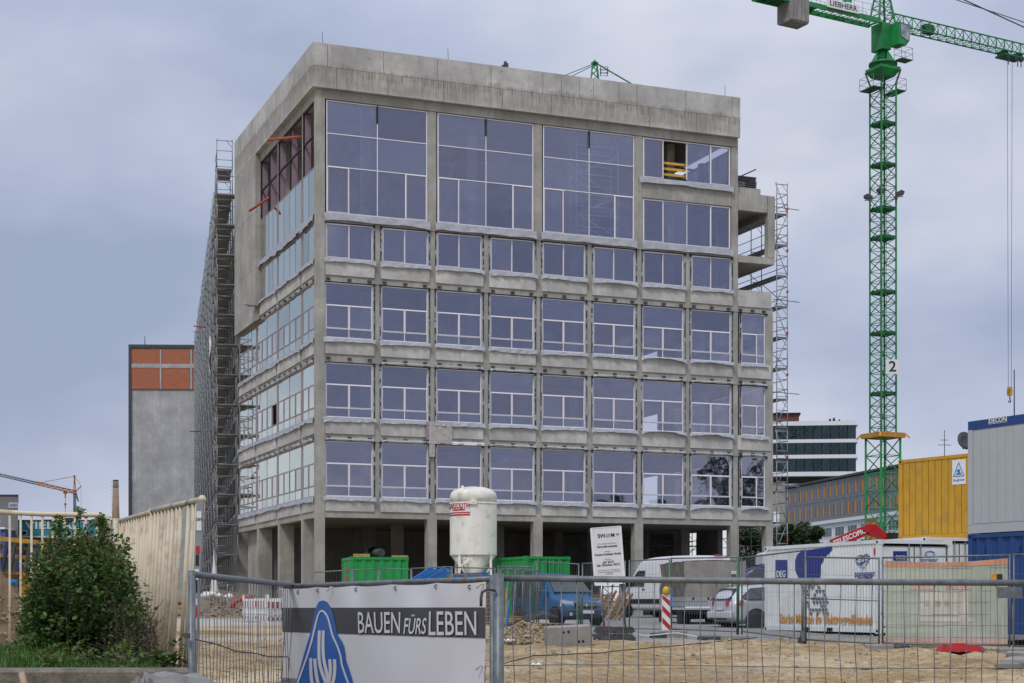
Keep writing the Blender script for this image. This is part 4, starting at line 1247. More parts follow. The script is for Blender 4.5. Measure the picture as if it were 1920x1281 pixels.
# ladder with hoops
mb = MB()
lx, ly = rot(0.35, 0.25)
mb.tube((lx-0.2,ly,2), (lx-0.2,ly,z_top), 0.02, 4); mb.tube((lx+0.2,ly,2), (lx+0.2,ly,z_top), 0.02, 4)
z = 3.0
while z < z_top:
    mb.tube((lx-0.2,ly,z), (lx+0.2,ly,z), 0.014, 4); z += 0.6
z = 5.0
while z < z_top:
    mb.path([(lx-0.25,ly,z),(lx-0.35,ly+0.5,z),(lx,ly+0.75,z),(lx+0.35,ly+0.5,z),(lx+0.25,ly,z)], 0.014, 4); z += 1.8
mb.build('ladder', M['steel'], CR)
mb = MB(); c = rot(-0.2, 0.1); mb.tube((*c,2), (*c,z_top), 0.03, 5); mb.build('power_cable', M['blackp'], CR)
# orange climbing collar
mb = MB(); z0, z1 = kz(824), kz(813); h = s*0.86
pts = [rot(-h,-h), rot(h,-h), rot(h,h), rot(-h,h)]
mb.prism(pts, lambda a,b,d:(a,b,d), z0+0.1, z1); 
mb.build('climbing_collar', mat('collar_orange', (0.45,0.22,0.035), 0.6, 0, 0.3, 2), CR)
mb = MB()
for p in pts: mb.bar((p[0]*1.0,p[1],z1-0.1), (p[0]*1.18,p[1]*1.18,z1-0.5), 0.14)
mb.build('collar_arm', M['orsh'], CR)
# number board
nbd = thing('number_board', 'white board with a black number two hung on the green crane mast', 'sign', (kx-0.1, KZ-1.55, kz(706)))
mb = MB(); wv = 12.5*PXM; mb.box(0.0, 2*wv, -0.03, 0.03, 0, 27*PXM); mb.build('board', M['white'], nbd)
text('number', '2', nbd, M['blackp'], (wv, -0.04, 13.2*PXM), (R(90),0,0), 1.35, 0.01, 1.05, 0, 'CENTER', 0.02)
# floodlights
for i, (x, y, dx) in enumerate(((1628, 370, -1), (1652, 358, 0), (1687, 363, 1))):
    p = W(x, y, KZ-0.8)
    fl = thing('floodlight', ['grey floodlight left of the crane mast', 'grey floodlight in front of the crane mast', 'grey floodlight right of the crane mast'][i], 'floodlight', p, 0, 'floodlights on the crane')
    mb = MB()
    mb.prism([(-0.42,0.14),(-0.12,0.30),(0.40,0.05),(0.30,-0.26),(-0.34,-0.10)], lambda a,b,d: (a*(1 if dx <= 0 else -1),d,b), -0.22, 0.22); mb.build('housing', M['rubber'], fl)
    mb = MB(); mb.box(-0.33,0.3,-0.2,0.2,-0.29,-0.25); mb.build('lamp_glass', M['glass'], fl)
    mb = MB(); mb.tube((0,0,-0.1),(0.35*-dx,0.3,-0.75),0.035,5); mb.build('arm', M['darkst'], fl)
# slewing unit
mb = MB()
for zz, k in ((kz(172), 0.0),):
    pass
zt = kz(158)
h0, h1 = s/2*1.0, s/2*1.35
a = [rot(-h0*0.9,-h0*0.9), rot(h0*0.9,-h0*0.9), rot(h0*0.9,h0*0.9), rot(-h0*0.9,h0*0.9)]
b = [rot(-h1,-h1), rot(h1,-h1), rot(h1,h1), rot(-h1,h1)]
z0, z1 = kz(146), kz(134)
mb.add([(*p,z0) for p in a]+[(*p,z1) for p in b]+[(*p,z1+0.25) for p in b], [(3,2,1,0),(0,1,5,4),(1,2,6,5),(2,3,7,6),(3,0,4,7),(4,5,9,8),(5,6,10,9),(6,7,11,10),(7,4,8,11),(8,9,10,11)])
mb.build('slewing_base', M['green'], CR)
mb = MB()
for p in b: mb.bar((*p,z1), (p[0]*0.72,p[1]*0.72,kz(160)), 0.16)
mb.build('base_strut', M['green_d'], CR)
mb = MB(); mb.lathe([(1.15,kz(134)+0.2),(1.15,kz(124)),(1.3,kz(123)),(1.3,kz(119)),(1.1,kz(118))], 24); mb.build('slewing_ring', M['green'], CR)
mb = MB(); mb.lathe([(1.31,kz(123.5)),(1.31,kz(121.5))], 24); mb.build('ring_gear', M['blackp'], CR)
mb = MB()
for t in (0.5, 2.0, 3.6, 5.2):
    x, y = 1.05*math.cos(t), 1.05*math.sin(t)
    mb.add([(x*0.6,y*0.6,kz(97)), (x-0.45*math.sin(t),y+0.45*math.cos(t),kz(118)), (x+0.45*math.sin(t),y-0.45*math.cos(t),kz(118)), (x*0.5,y*0.5,kz(118))], [(0,1,2),(0,2,3),(0,3,1),(1,3,2)])
mb.lathe([(0.5,kz(118)),(0.5,kz(95))], 8)
mb.build('slewing_frame', M['green'], CR)
# jib axis direction: to the right and away
JD = Vector((0.871, 0.490, 0)).normalized(); JN = Vector((-JD.y, JD.x, 0))
def J(l, n, z): v = JD*l + JN*n; return (v.x, v.y, z)
JA = math.atan2(JD.y, JD.x)
# tower top housing and cab
hs = MB(); zA, zB = kz(97), kz(48)
corn = [J(-0.75,-0.75,0), J(0.3,-0.75,0), J(0.3,0.75,0), J(-0.75,0.75,0)]
hs.prism([(c[0],c[1]) for c in corn], lambda a,b,d:(a,b,d), zA, zB); hs.build('tower_head_box', M['green'], CR)
cb = MB()
prof = [(0.72, kz(50)), (2.1, kz(52)), (2.25, kz(60)), (1.95, kz(84)), (1.7, kz(91)), (0.72, kz(91))]
cb.prism(prof, lambda a,b,d: J(a-0.42, d, b), -1.75, -0.55); cabo = cb.build('cab', M['green'], CR)
gp = MB(); gp.prism([(0.95,kz(53)),(2.02,kz(55)),(2.12,kz(61)),(1.86,kz(83)),(1.05,kz(76))], lambda a,b,d: J(a-0.42, d, b), -1.79, -1.755); gp.build('cab_window', M['cabglass'], cabo)
gp = MB(); gp.add([J(1.71,-1.65,kz(55)), J(1.71,-0.65,kz(55)), J(1.60,-0.65,kz(82)), J(1.60,-1.65,kz(82))], [(0,1,2,3)]); gp.v = [tuple(Vector(p)+JD*0.12) for p in gp.v]; gp.build('cab_window', M['cabglass'], cabo)
gp = MB(); gp.prism([(0.9,kz(52)),(2.08,kz(54)),(2.16,kz(61)),(1.9,kz(84.5)),(1.0,kz(77))], lambda a,b,d: J(a-0.42, d, b), -1.754, -1.751); gp.build('window_seal', M['blackp'], cabo)
# galleries with railings
def gallery(l0, l1, n0, n1, z, name='gallery', jib=True):
    f = J if jib else (lambda a,b,zz: (*rot(a,b), zz))
    mb = MB(); q = [f(l0,n0,0), f(l1,n0,0), f(l1,n1,0), f(l0,n1,0)]
    mb.prism([(p[0],p[1]) for p in q], lambda a,b,d:(a,b,d), z-0.08, z)
    g = mb.build(name, M['green_d'], CR)
    rl = MB()
    for i in range(4):
        p, p2 = q[i], q[(i+1)%4]
        rl.tube((p[0],p[1],z),(p[0],p[1],z+1.05),0.025,5)
        for hh in (0.5,1.05): rl.tube((p[0],p[1],z+hh),(p2[0],p2[1],z+hh),0.02,4)
    rl.build('railing', M['steel'], g)
gallery(0.55, 1.9, -1.9, -0.9, kz(117))
gallery(-1.9, -0.75, -1.0, 1.0, kz(171), jib=False)
gallery(0.8, 1.9, -1.0, 1.0, kz(170), jib=False)
# A-frame tower top
mb = MB(); za, zb = kz(48), kz(-70)
apex = J(-0.1,0,zb)
legs = [J(-1.1,-0.7,za), J(-1.1,0.7,za), J(0.9,-0.7,za), J(0.9,0.7,za)]
for p in legs: mb.bar(p, Vector(apex)+(Vector(p)-Vector(apex))*0.06, 0.17)
for i in range(7):
    t0, t1 = i/7.5, (i+1)/7.5
    q = [Vector(p).lerp(Vector(apex), t0) for p in legs]; q1 = [Vector(p).lerp(Vector(apex), t1) for p in legs]
    for a_, b_ in ((0,1),(1,3),(3,2),(2,0)):
        mb.tube(q[a_], q[b_], 0.04, 4); mb.tube(q[a_], q1[b_], 0.04, 4)
mb.build('tower_top', M['green'], CR)
# jib (triangular lattice), pendant bar
jz = kz(46)
mb = MB(); lattice_box(mb, J(0.9,0,jz), J(27,0,jz), 1.25, 1.25, 24, 0.075, 0.035, tri=True)
mb.tube(J(0.9,-0.6,jz), J(2.2,0,jz+1.25), 0.06, 5)
mb.build('jib', M['green'], CR)
mb = MB(); mb.tube(apex, J(27,0,jz+1.6), 0.06, 6)
mb.tube(J(4,0.2,jz+3.4+1.0), J(27,0.2,jz+3.0), 0.045, 5); mb.build('pendant_bar', M['green_d'], CR)
mb = MB(); mb.box(-0.55,0.55,-0.3,0.3,0,0.8); wch = mb.build('winch', M['green_d'], CR); wch.location = J(5.6,0,jz+0.1); wch.rotation_euler = (0,0,JA)
# trolley and hook
TL = 16.3
tr = thing('crane_trolley', 'green trolley running under the crane jib', 'trolley', Vector((kx,KZ,0))+Vector(J(TL,0,jz-0.35)), JA)
mb = MB(); mb.box(-1.3,1.3,-0.65,0.65,-0.12,0.05); mb.box(-1.2,-0.7,-0.5,0.5,0.05,0.45); mb.box(0.6,1.2,-0.5,0.5,0.05,0.45); mb.build('carriage', M['green_d'], tr)
for x in (-0.9,0.2,0.95):
    mb = MB(); mb.lathe([(0.26,-0.08),(0.26,0.08)], 14); w_ = mb.build('pulley', M['blackp'], tr); w_.location = (x,-0.55,-0.22); w_.rotation_euler = (R(90),0,0)
mb = MB()
for x in (-0.8,0.45,0.9): mb.box(x-0.04,x+0.04,-0.62,-0.56,-1.0,-0.1)
mb.build('hanger', M['green_d'], tr)
hp = Vector((kx,KZ,0))+Vector(J(TL,0,0))
hk = thing('crane_hook', 'yellow and black hook block hanging on long thin ropes', 'hook', (hp.x, hp.y, kz(725)), JA)
mb = MB()
for x in (-0.33, 0.33): mb.tube((x*0.6,0,1.0), (x,0,jz-kz(725)-0.5), 0.028, 4)
mb.build('rope', M['darkst'], hk)
mb = MB(); mb.prism([(-0.22,0.2),(0.22,0.2),(0.28,0.6),(0.2,1.05),(-0.2,1.05),(-0.28,0.6)], lambda a,b,d:(a,d,b), -0.13, 0.13); mb.build('block', mat('hook_yellow', (0.55,0.33,0.02),0.5,0,0.2,3,(0.03,0.03,0.03),0.9,2.2), hk)
mb = MB(); mb.path([(0,0,0.2),(0,0,-0.1),(0.14,0,-0.28),(0.05,0,-0.48),(-0.12,0,-0.42),(-0.15,0,-0.28)], 0.055, 6); mb.build('hook', M['blackp'], hk)
# counter jib with ballast, signs and hoist
mb = MB()
for n in (-0.75, 0.75): mb.bar(J(-1.0,n,jz-0.05), J(-14.6,n,jz-0.05), 0.16, 0.42)
for i in range(14): mb.tube(J(-1.2-i, -0.75, jz-0.1), J(-1.2-i-0.0, 0.75, jz-0.1), 0.05, 4); mb.tube(J(-1.2-i,-0.75,jz-0.1), J(-2.2-i,0.75,jz-0.1), 0.035, 4)
mb.box(0,0.001,0,0.001,jz,jz+0.001)
mb.build('counter_jib', M['green'], CR)
mb = MB()
for n in (-0.85, 0.85):
    for i in range(14): mb.tube(J(-1.2-i,n,jz+0.1), J(-1.2-i,n,jz+1.2), 0.018, 4)
    for hh in (0.65,1.2): mb.tube(J(-1.2,n,jz+hh), J(-14.2,n,jz+hh), 0.016, 4)
mb.build('counter_jib_railing', M['steel'], CR)
mb = MB(); mb.prism([J(-8,0.7,0)[:2], J(-14.2,0.7,0)[:2], J(-14.2,-0.7,0)[:2], J(-8,-0.7,0)[:2]], lambda a,b,d:(a,b,d), jz+0.02, jz+0.06); mb.build('walkway', M['steel'], CR)
for i in range(5):
    mb = MB(); l = -9.9 - i*0.44
    mb.prism([(-0.9,0.5),(0.9,0.5),(0.9,-1.75+0.05*(i%2)),(0.75,-1.9),(-0.75,-1.9),(-0.9,-1.75)], lambda a,b,d: J(d, a, jz+b), l, l+0.40)
    mb.build('counterweight', M['block'], CR)
mb = MB(); mb.lathe([(0.35,-0.5),(0.35,0.5)], 14); hd = mb.build('hoist_drum', M['darkst'], CR); hd.location = J(-5.0,0,jz+0.75); hd.rotation_euler = (R(90),0,JA)
# brand board on the counter jib and the green sign above it
lb = thing('lettered_board', 'white board with bold black capitals on the green counter jib', 'sign', Vector((kx,KZ,0))+Vector(J(-5.6,-0.95,jz+0.38)), JA)
lw = 3.75
mb = MB(); mb.box(-lw/2, lw/2, -0.03, 0.03, -0.40, 0.40); mb.build('board', M['white'], lb)
text('lettering', 'LIEBHERR', lb, M['blackp'], (0,-0.04,-0.01), (R(90),0,0), 0.66, 0.008, 1.14, 0, 'CENTER', 0.004)
gs = thing('green_sign', 'green sign with white lettering and arrow above the counter jib', 'sign', Vector((kx,KZ,0))+Vector(J(-5.1,-0.95,jz+1.40)), JA)
mb = MB(); mb.box(-0.62,0.50,-0.04,0.0,-0.55,0.9); mb.build('board', mat('sign_green', (0.01,0.28,0.08), 0.4), gs)
mb = MB(); mb.box(-0.75,-0.625,-0.05,0.0,-0.55,0.9); mb.build('board_edge', M['whitecl'], gs)
text('lettering', 'glass', gs, M['whitecl'], (-0.05,-0.05,0.08), (R(90),0,0), 0.46, 0.004, 0.95, 0, 'CENTER', 0.01)
mb = MB(); mb.add([(-0.42,-0.05,-0.10),(0.3,-0.05,-0.10),(0.3,-0.05,-0.16),(-0.24,-0.05,-0.16),(-0.24,-0.05,-0.28)], [(0,4,3,2,1)]); mb.build('arrow', M['whitecl'], gs)
# obstruction of the second crane: its mast top peeps over the roof
K2 = 125.0
c2 = W(1115, 150, K2); 
C2 = thing('tower_crane', 'green crane mast tip peeping over the concrete parapet', 'crane', (c2.x, K2, 0))
k2z = lambda y: CZ + (HOR-y)*K2/F
mb = MB(); top_ = (0,0,k2z(118))
q = [(-0.45,-0.45,k2z(190)),(0.45,-0.45,k2z(190)),(0.45,0.45,k2z(190)),(-0.45,0.45,k2z(190))]
for p in q: mb.bar(p, Vector(top_)+Vector((p[0]*0.35,p[1]*0.35,0)), 0.10)
for i in range(6):
    z = lerp(k2z(190), k2z(120), i/6); k = lerp(0.45, 0.16, i/6); z2 = lerp(k2z(190), k2z(120), (i+1)/6)
    mb.tube((-k,-k,z),(k,-k,z2),0.035,4); mb.tube((k,-k,z),(k,k,z2),0.035,4); mb.tube((k,k,z),(-k,k,z2),0.035,4)
mb.build('tower_top', M['green'], C2)
mb = MB(); mb.lathe([(0.22,k2z(122)),(0.3,k2z(118)),(0.06,k2z(114)),(0.03,k2z(112))], 8); mb.build('head', M['green_d'], C2)
mb = MB(); mb.tube((0.2,0,k2z(120)), (4.4,0.5,k2z(175)), 0.06, 5); mb.tube((-0.1,0,k2z(120)), (-4.2,0,k2z(160)), 0.03, 4); mb.tube((-0.1,0.1,k2z(122)), (-3.0,0,k2z(158)), 0.03, 4); mb.build('pendant_bar', M['green'], C2)
mb = MB()
x0, x1 = 0.45, 1.0
for x in (x0,x1):
    for y in (-0.3,0.3): mb.tube((x,y,k2z(140)),(x,y,k2z(128)),0.025,4)
for z in (k2z(140),k2z(134),k2z(128)):
    mb.path([(x0,-0.3,z),(x1,-0.3,z),(x1,0.3,z),(x0,0.3,z)],0.025,4,True)
mb.build('platform', M['darkst'], C2)
mb = MB(); mb.box(-0.45,0.45,-0.45,0.45,20,k2z(190)); mb.build('mast', M['green_d'], C2)

# ------------------------------------------------------------------ small orange crane far left
QZ = 230.0
qx = lambda x: XW(x, QZ)
qz = lambda y: CZ+(HOR-y)*QZ/F
OC = thing('small_crane', 'small orange construction crane far away on the left', 'crane', (qx(140), QZ, 0))
q0 = qx(140)
M['crorange'] = mat('crane_orange', (0.40,0.145,0.03), 0.5, 0, 0.2, 2)
M['crgrey'] = mat('crane_grey', (0.13,0.14,0.17), 0.5)
mb = MB(); mb.box(-0.17,0.17,-0.17,0.17,2,qz(926)); mb.build('mast', M['crgrey'], OC)
mb = MB(); lattice_box(mb, (0.1,0,qz(926)), (qx(69)-q0,0,qz(909)), 0.5, 0.42, 14, 0.07, 0.04); mb.build('jib_root', M['crorange'], OC)
mb = MB(); lattice_box(mb, (qx(69)-q0,0,qz(909)), (qx(-40)-q0,0,qz(884)), 0.46, 0.36, 26, 0.055, 0.03); mb.build('jib_tip', M['crgrey'], OC)
mb = MB()
mb.bar((-0.12,0,qz(924)), (-0.06,0,qz(892)), 0.12); mb.bar((0.16,0,qz(924)), (0.0,0,qz(892)), 0.12); mb.box(-0.14,0.1,-0.1,0.1,qz(893),qz(891))
mb.bar((0.1,0,qz(923)), (qx(152.5)-q0,0,qz(911)), 0.12)
mb.build('a_frame', M['crorange'], OC)
mb = MB(); mb.tube((0,0,qz(893)), (qx(71)-q0,0,qz(906)), 0.04, 4); mb.tube((0,0,qz(893)), (qx(152)-q0,0,qz(911)), 0.025, 4); mb.tube((qx(152)-q0,0,qz(911)), (qx(152.5)-q0,0,5), 0.02, 4); mb.build('stay_rope', M['crorange'], OC)
mb = MB(); mb.bar((0.25,0,qz(925)), (qx(147)-q0,0,qz(941)), 0.12); mb.bar((0.15,0,qz(930)), (qx(146.5)-q0,0,qz(940)), 0.08); mb.build('counterweight_arm', M['darkst'], OC)
hq = qx(122.5)-q0
mb = MB(); mb.box(hq-0.25,hq+0.25,-0.2,0.2,qz(926),qz(922)); mb.bar((hq,0,qz(925)),(hq,0,qz(934)),0.16); mb.build('trolley', M['crorange'], OC)
mb = MB(); mb.tube((hq,0,qz(934)),(hq,0,qz(970)),0.03,4); mb.build('rope', M['darkst'], OC)
mb = MB(); mb.box(hq-0.16,hq+0.16,-0.1,0.1,qz(947),qz(944)); mb.bar((hq,0,qz(946)),(hq,0,qz(953)),0.12); mb.build('hook_block', M['orange_red'], OC)
# ------------------------------------------------------------------ containers
def corrugated(mb, fn, a0, a1, z0, z1, pitch=0.28, depth=0.036):
    """trapezoid-profiled sheet: fn(a, d, z); d grows inwards"""
    pts = []; a = a0; k = 0
    while a < a1 - 1e-6:
        w = min(pitch, a1-a)
        for t, d in ((0.0,0),(0.25,0),(0.5,depth),(0.75,depth)):
            pts.append((a+w*t, d))
        a += w
    pts.append((a1, 0))
    o = len(mb.v)
    for p, d in pts: mb.v += [tuple(fn(p,d,z0)), tuple(fn(p,d,z1))]
    for i in range(len(pts)-1):
        b = o+2*i; mb.face([b, b+2, b+3, b+1])
def container(root, L, Wd, H, m_wall, m_frame, pitch=0.28, depth=0.036, door_end=False, flat=False, grooves=0):
    for x in (0, L):
        for y in (0, -Wd):
            x0 = x if x == 0 else x-0.16; y0 = y-0.12 if y == 0 else y
            post = MB(); post.box(x0, x0+0.16, y0, y0+0.12, 0.14, H-0.14); post.build('corner_post', m_frame, root)
    rail = MB()
    for z0, z1 in ((0.02, 0.16), (H-0.10, H-0.002)):
        rail.box(0.16, L-0.16, -0.07, -0.012, z0, z1); rail.box(0.16, L-0.16, -Wd+0.012, -Wd+0.07, z0, z1)
        rail.box(0.012, 0.08, -Wd+0.13, -0.13, z0, z1); rail.box(L-0.08, L-0.012, -Wd+0.13, -0.13, z0, z1)
    rail.build('rail', m_frame, root)
    for x in (0, L):
        for y in (0, -Wd):
            for z in (0, H-0.13):
                c = MB(); x0 = x-0.006 if x == 0 else x-0.172; y0 = y-0.156 if y == 0 else y-0.006
                c.box(x0, x0+0.178, y0, y0+0.162, z-0.006, z+0.136)
                co = c.build('corner_casting', m_frame, root)
                if y == 0:
                    h = MB(); h.box(x0+0.05, x0+0.13, y0+0.163, y0+0.165, z+0.03, z+0.10); h.build('casting_hole', M['dark'], co)
    w = MB()
    if flat:
        n = grooves or 8
        for i in range(n):
            a0 = 0.16 + i*(L-0.32)/n; a1 = a0 + (L-0.32)/n
            p = MB(); p.box(a0+0.012, a1-0.012, -0.07, -0.03, 0.165, H-0.105); p.build('wall_panel', m_wall, root)
        w.box(0.1, L-0.1, -Wd+0.03, -0.072, 0.15, H-0.11)
        w.build('inner_box', m_wall, root)
    else:
        corrugated(w, lambda a,d,z: (a, -0.03-d, z), 0.16, L-0.16, 0.16, H-0.10, pitch, depth)
        w.build('side_wall', m_wall, root)
        w = MB(); corrugated(w, lambda a,d,z: (a, -Wd+0.03+d, z), 0.16, L-0.16, 0.16, H-0.10, pitch, depth); w.build('side_wall', m_wall, root)
        w = MB(); corrugated(w, lambda a,d,z: (L-0.03-d, -a, z), 0.12, Wd-0.12, 0.16, H-0.10, pitch, depth); w.build('end_wall', m_wall, root)
        if not door_end:
            w = MB(); corrugated(w, lambda a,d,z: (0.03+d, -a, z), 0.12, Wd-0.12, 0.16, H-0.10, pitch, depth); w.build('end_wall', m_wall, root)
    if door_end:
        for s in (0, 1):
            y0 = -0.14 - s*(Wd-0.28)/2; y1 = y0 - (Wd-0.28)/2 + 0.03
            d = MB(); d.box(0.05, 0.09, y1, y0, 0.2, H-0.16); dr = d.build('door', m_wall, root)
            sl = MB(); sl.box(0.03, 0.06, y1-0.012, y1, 0.2, H-0.16); sl.box(0.03,0.06,y1,y0,H-0.172,H-0.158); sl.build('seal', M['blackp'], dr)
            b = MB()
            yy = y0-0.18 if s else y1+0.18
            b.tube((0.02,yy,0.1), (0.02,yy,H-0.12), 0.02, 6); b.build('lock_rod', M['steel'], dr)
            hg = MB()
            yh = y0+0.02 if s == 0 else y1-0.02
            for z in (0.5, 1.2, 1.9): hg.box(0.0,0.06,yh-0.05,yh+0.05,z,z+0.09)
            hg.build('hinge', m_frame, dr)
    r = MB(); r.box(0.02, L-0.02, -Wd+0.02, -0.02, H-0.03, H-0.006); r.box(0.05,L-0.05,-Wd+0.05,-0.05,0.10,0.14); r.build('roof_and_floor', m_frame, root)
TXY = (R(90), 0, R(180))    # text on the face that looks to +y
TXX = (R(90), 0, R(-90))    # text on the end that looks to -x

M['cwhite'] = mat('container_white', (0.70,0.725,0.71), 0.5, 0, 0.05, 3, (0.36,0.28,0.18), 0.30, 1.3, streak=0.10)
M['navy'] = mat('navy_print', (0.012,0.03,0.20), 0.5, 0, 0.08)
M['cyanp'] = mat('cyan_print', (0.02,0.20,0.52), 0.5, 0, 0.08)
M['orangep'] = mat('orange_print', (0.62,0.27,0.03), 0.5, 0, 0.1)
M['greyp'] = mat('grey_print', (0.13,0.13,0.15), 0.5, 0, 0.1)
D0 = Vector(((1648-960)*44.6/F, 44.6, 1.07)); DA = math.atan2(0.927, -0.376)
DEG = thing('shipping_container', 'white corrugated container with blue logos and orange slogan', 'container', D0, DA)
container(DEG, 6.06, 2.44, 2.59, M['cwhite'], M['cwhite'], 0.152, 0.030, door_end=True)
def dside(px, py):
    """photo pixel -> (a, z) on the long visible side of that container"""
    r = (px-960)/F; dx, dy = math.cos(DA), math.sin(DA)
    a = (D0.x - r*D0.y)/(r*dy - dx); Z = D0.y + a*dy
    return a, CZ-(py-HOR)*Z/F - D0.z
def dpoly(name, pts, m, off=0.0):
    mb = MB(); q = [dside(*p) for p in pts]
    mb.prism(q, lambda a,b,d: (a, d, b), -0.024+off, -0.018+off); return mb.build(name, M[m], DEG)
dpoly('logo_square', [(1453,1050),(1474.5,1050),(1474.5,1084),(1453,1084)], 'navy')
a_, z_ = dside(1463.7, 1077)
text('lettering', 'DEG', DEG, M['white'], (a_, -0.012, z_), TXY, 0.27, 0.003, 1.0, 0, 'CENTER', 0.006)
dpoly('globe_print', [(1502,1033),(1559,1025),(1556,1035),(1544,1045),(1538,1060),(1536,1083),(1496,1083),(1490,1070),(1490,1050),(1494,1040)], 'navy')
rr = random.Random(5)
for i in range(62):
    t = (i % 7); r_ = i // 7
    if rr.random() < 0.25: continue
    x = 1499 + t*6.1 + r_*2.3; y = 1092 + r_*7.0
    if x > 1548: continue
    dpoly('pixel_print', [(x,y),(x+4.6,y),(x+4.6,y+5),(x,y+5)], 'greyp')
a_, z_ = dside(1620, 1076); text('lettering', 'sonepar', DEG, M['navy'], (a_,-0.016,z_), TXY, 0.27, 0.003, 1.12, 0, 'CENTER', 0.003)
a_, z_ = dside(1620, 1083.5); text('lettering', 'deutschland', DEG, M['navy'], (a_,-0.016,z_), TXY, 0.13, 0.003, 1.1)
def ring(cx, cy, rx, ry, tilt, m, name='logo_ring', n=22, th=0.012):
    mb = MB(); pts = []
    for i in range(n):
        t = 2*math.pi*i/n; x, y = rx*math.cos(t), ry*math.sin(t)
        pts.append(dside(cx+x*math.cos(tilt)-y*math.sin(tilt), cy+x*math.sin(tilt)+y*math.cos(tilt)))
    mb.path([(a,-0.016,z) for a,z in pts], th, 4, True); mb.build(name, M[m], DEG)
ring(1617, 1049, 14, 5.5, R(-18), 'navy'); ring(1620, 1052, 6, 14, R(20), 'cyanp'); ring(1612, 1050, 8, 9, R(40), 'navy')
a_, z_ = dside(1543, 1161.5)
text('lettering', 'Starke Marken im Elektrogroßhandel', DEG, M['orangep'], (a_,-0.014,z_), TXY, 0.40, 0.003, 0.82, 0, 'CENTER', 0.007)
dpoly('label_sticker', [(1637.5,1028),(1641,1028),(1641,1040),(1637.5,1040)], 'red', 0.008)
mb = MB(); mb.box(0.035,0.048,-0.95,-0.50,2.02,2.28); mb.build('logo_square', M['navy'], DEG)
text('lettering', 'DEG', DEG, M['white'], (0.028,-0.73,2.10), TXX, 0.16, 0.003)
text('lettering', 'sonepar', DEG, M['navy'], (0.045,-1.72,2.05), TXX, 0.16, 0.003, 1.05)
mb = MB(); mb.path([(0.035,-1.72+0.16*math.cos(t*0.4),2.22+0.07*math.sin(t*0.4)) for t in range(16)], 0.012, 4, True); mb.build('logo_ring', M['cyanp'], DEG)
mb = MB()
for x in (2.3, 3.5): mb.box(x,x+0.3,-0.012,-0.004,0.03,0.13)
mb.build('fork_pocket', M['dark'], DEG)
# neighbour white container, set back
nd = Vector((math.cos(DA), math.sin(DA))); nn = Vector((math.sin(DA), -math.cos(DA)))
p2 = Vector((D0.x,D0.y)) + nn*2.75 + nd*1.6
CN = thing('shipping_container', 'plain white container tucked behind the slogan container', 'container', (p2.x, p2.y, 1.12), DA)
container(CN, 6.06, 2.44, 2.72, M['white'], M['white'], 0.28, 0.03, door_end=True)

# yellow site container, upper storey
Y0 = Vector((15.37, 45.5)); YA = math.atan2(0.839, -0.543)
YC = thing('site_container', 'yellow steel site container perched above the white ones', 'container', (Y0.x, Y0.y, 3.86), YA)
M['cyellow'] = mat('container_yellow', (0.50,0.27,0.02), 0.5, 0, 0.10, 2, (0.16,0.13,0.10), 0.35, 2.4, streak=0.25)
container(YC, 6.06, 2.44, 2.52, M['cyellow'], M['cyellow'], flat=True, grooves=22)
def plane_hit(o, ang, px, py):
    r = (px-960)/F; dx, dy = math.cos(ang), math.sin(ang)
    a = (o.x - r*o.y)/(r*dy - dx); Z = o.y + a*dy
    return a, CZ-(py-HOR)*Z/F
ya, yz = plane_hit(Y0, YA, 1797, 885); yz -= 3.86
mb = MB(); mb.box(ya-0.26, ya+0.26, -0.028, -0.02, yz-0.37, yz+0.37); sg = mb.build('company_sign', M['white'], YC)
mb = MB(); mb.path([(ya-0.20,-0.016,yz-0.12),(ya+0.20,-0.016,yz-0.12),(ya,-0.016,yz+0.28)], 0.02, 4, True)
mb.box(ya-0.10,ya+0.10,-0.02,-0.012,yz-0.08,yz-0.03); mb.box(ya-0.045,ya+0.045,-0.02,-0.012,yz-0.03,yz+0.08); mb.box(ya-0.02,ya+0.09,-0.02,-0.012,yz+0.02,yz+0.05); mb.build('sign_emblem', M['cyanp'], YC)
text('lettering', 'Stanglmeier', YC, M['cyanp'], (ya,-0.015,yz-0.24), TXY, 0.105, 0.002, 0.92)
ant = thing('satellite_dish', 'small grey satellite dish on the yellow container roof', 'dish', Vector((XW(1807,47.0), 47.0, 6.38)))
mb = MB(); mb.lathe([(0.02,0.0),(0.15,0.02),(0.27,0.08),(0.275,0.085),(0.15,0.04),(0.02,0.02)], 16); d_ = mb.build('dish', M['darkst'], ant); d_.location = (0,0,0.22); d_.rotation_euler = (R(75),0,R(20))
mb = MB(); mb.tube((0,0.05,0),(0,0.05,0.3),0.02,6); mb.build('bracket', M['steel'], ant)
mb = MB(); mb.tube((0,0,0),(0,0,0.8),0.012,5); mb.tube((-0.2,0,0.35),(0.2,0,0.35),0.01,5); mb.tube((-0.12,0,0.5),(0.12,0,0.5),0.01,5)
an2 = mb.build('antenna', M['darkst']); an2.location = (XW(1771,49.3), 49.3, 6.38); tag(an2, 'thin aerial on the yellow container roof', 'antenna')

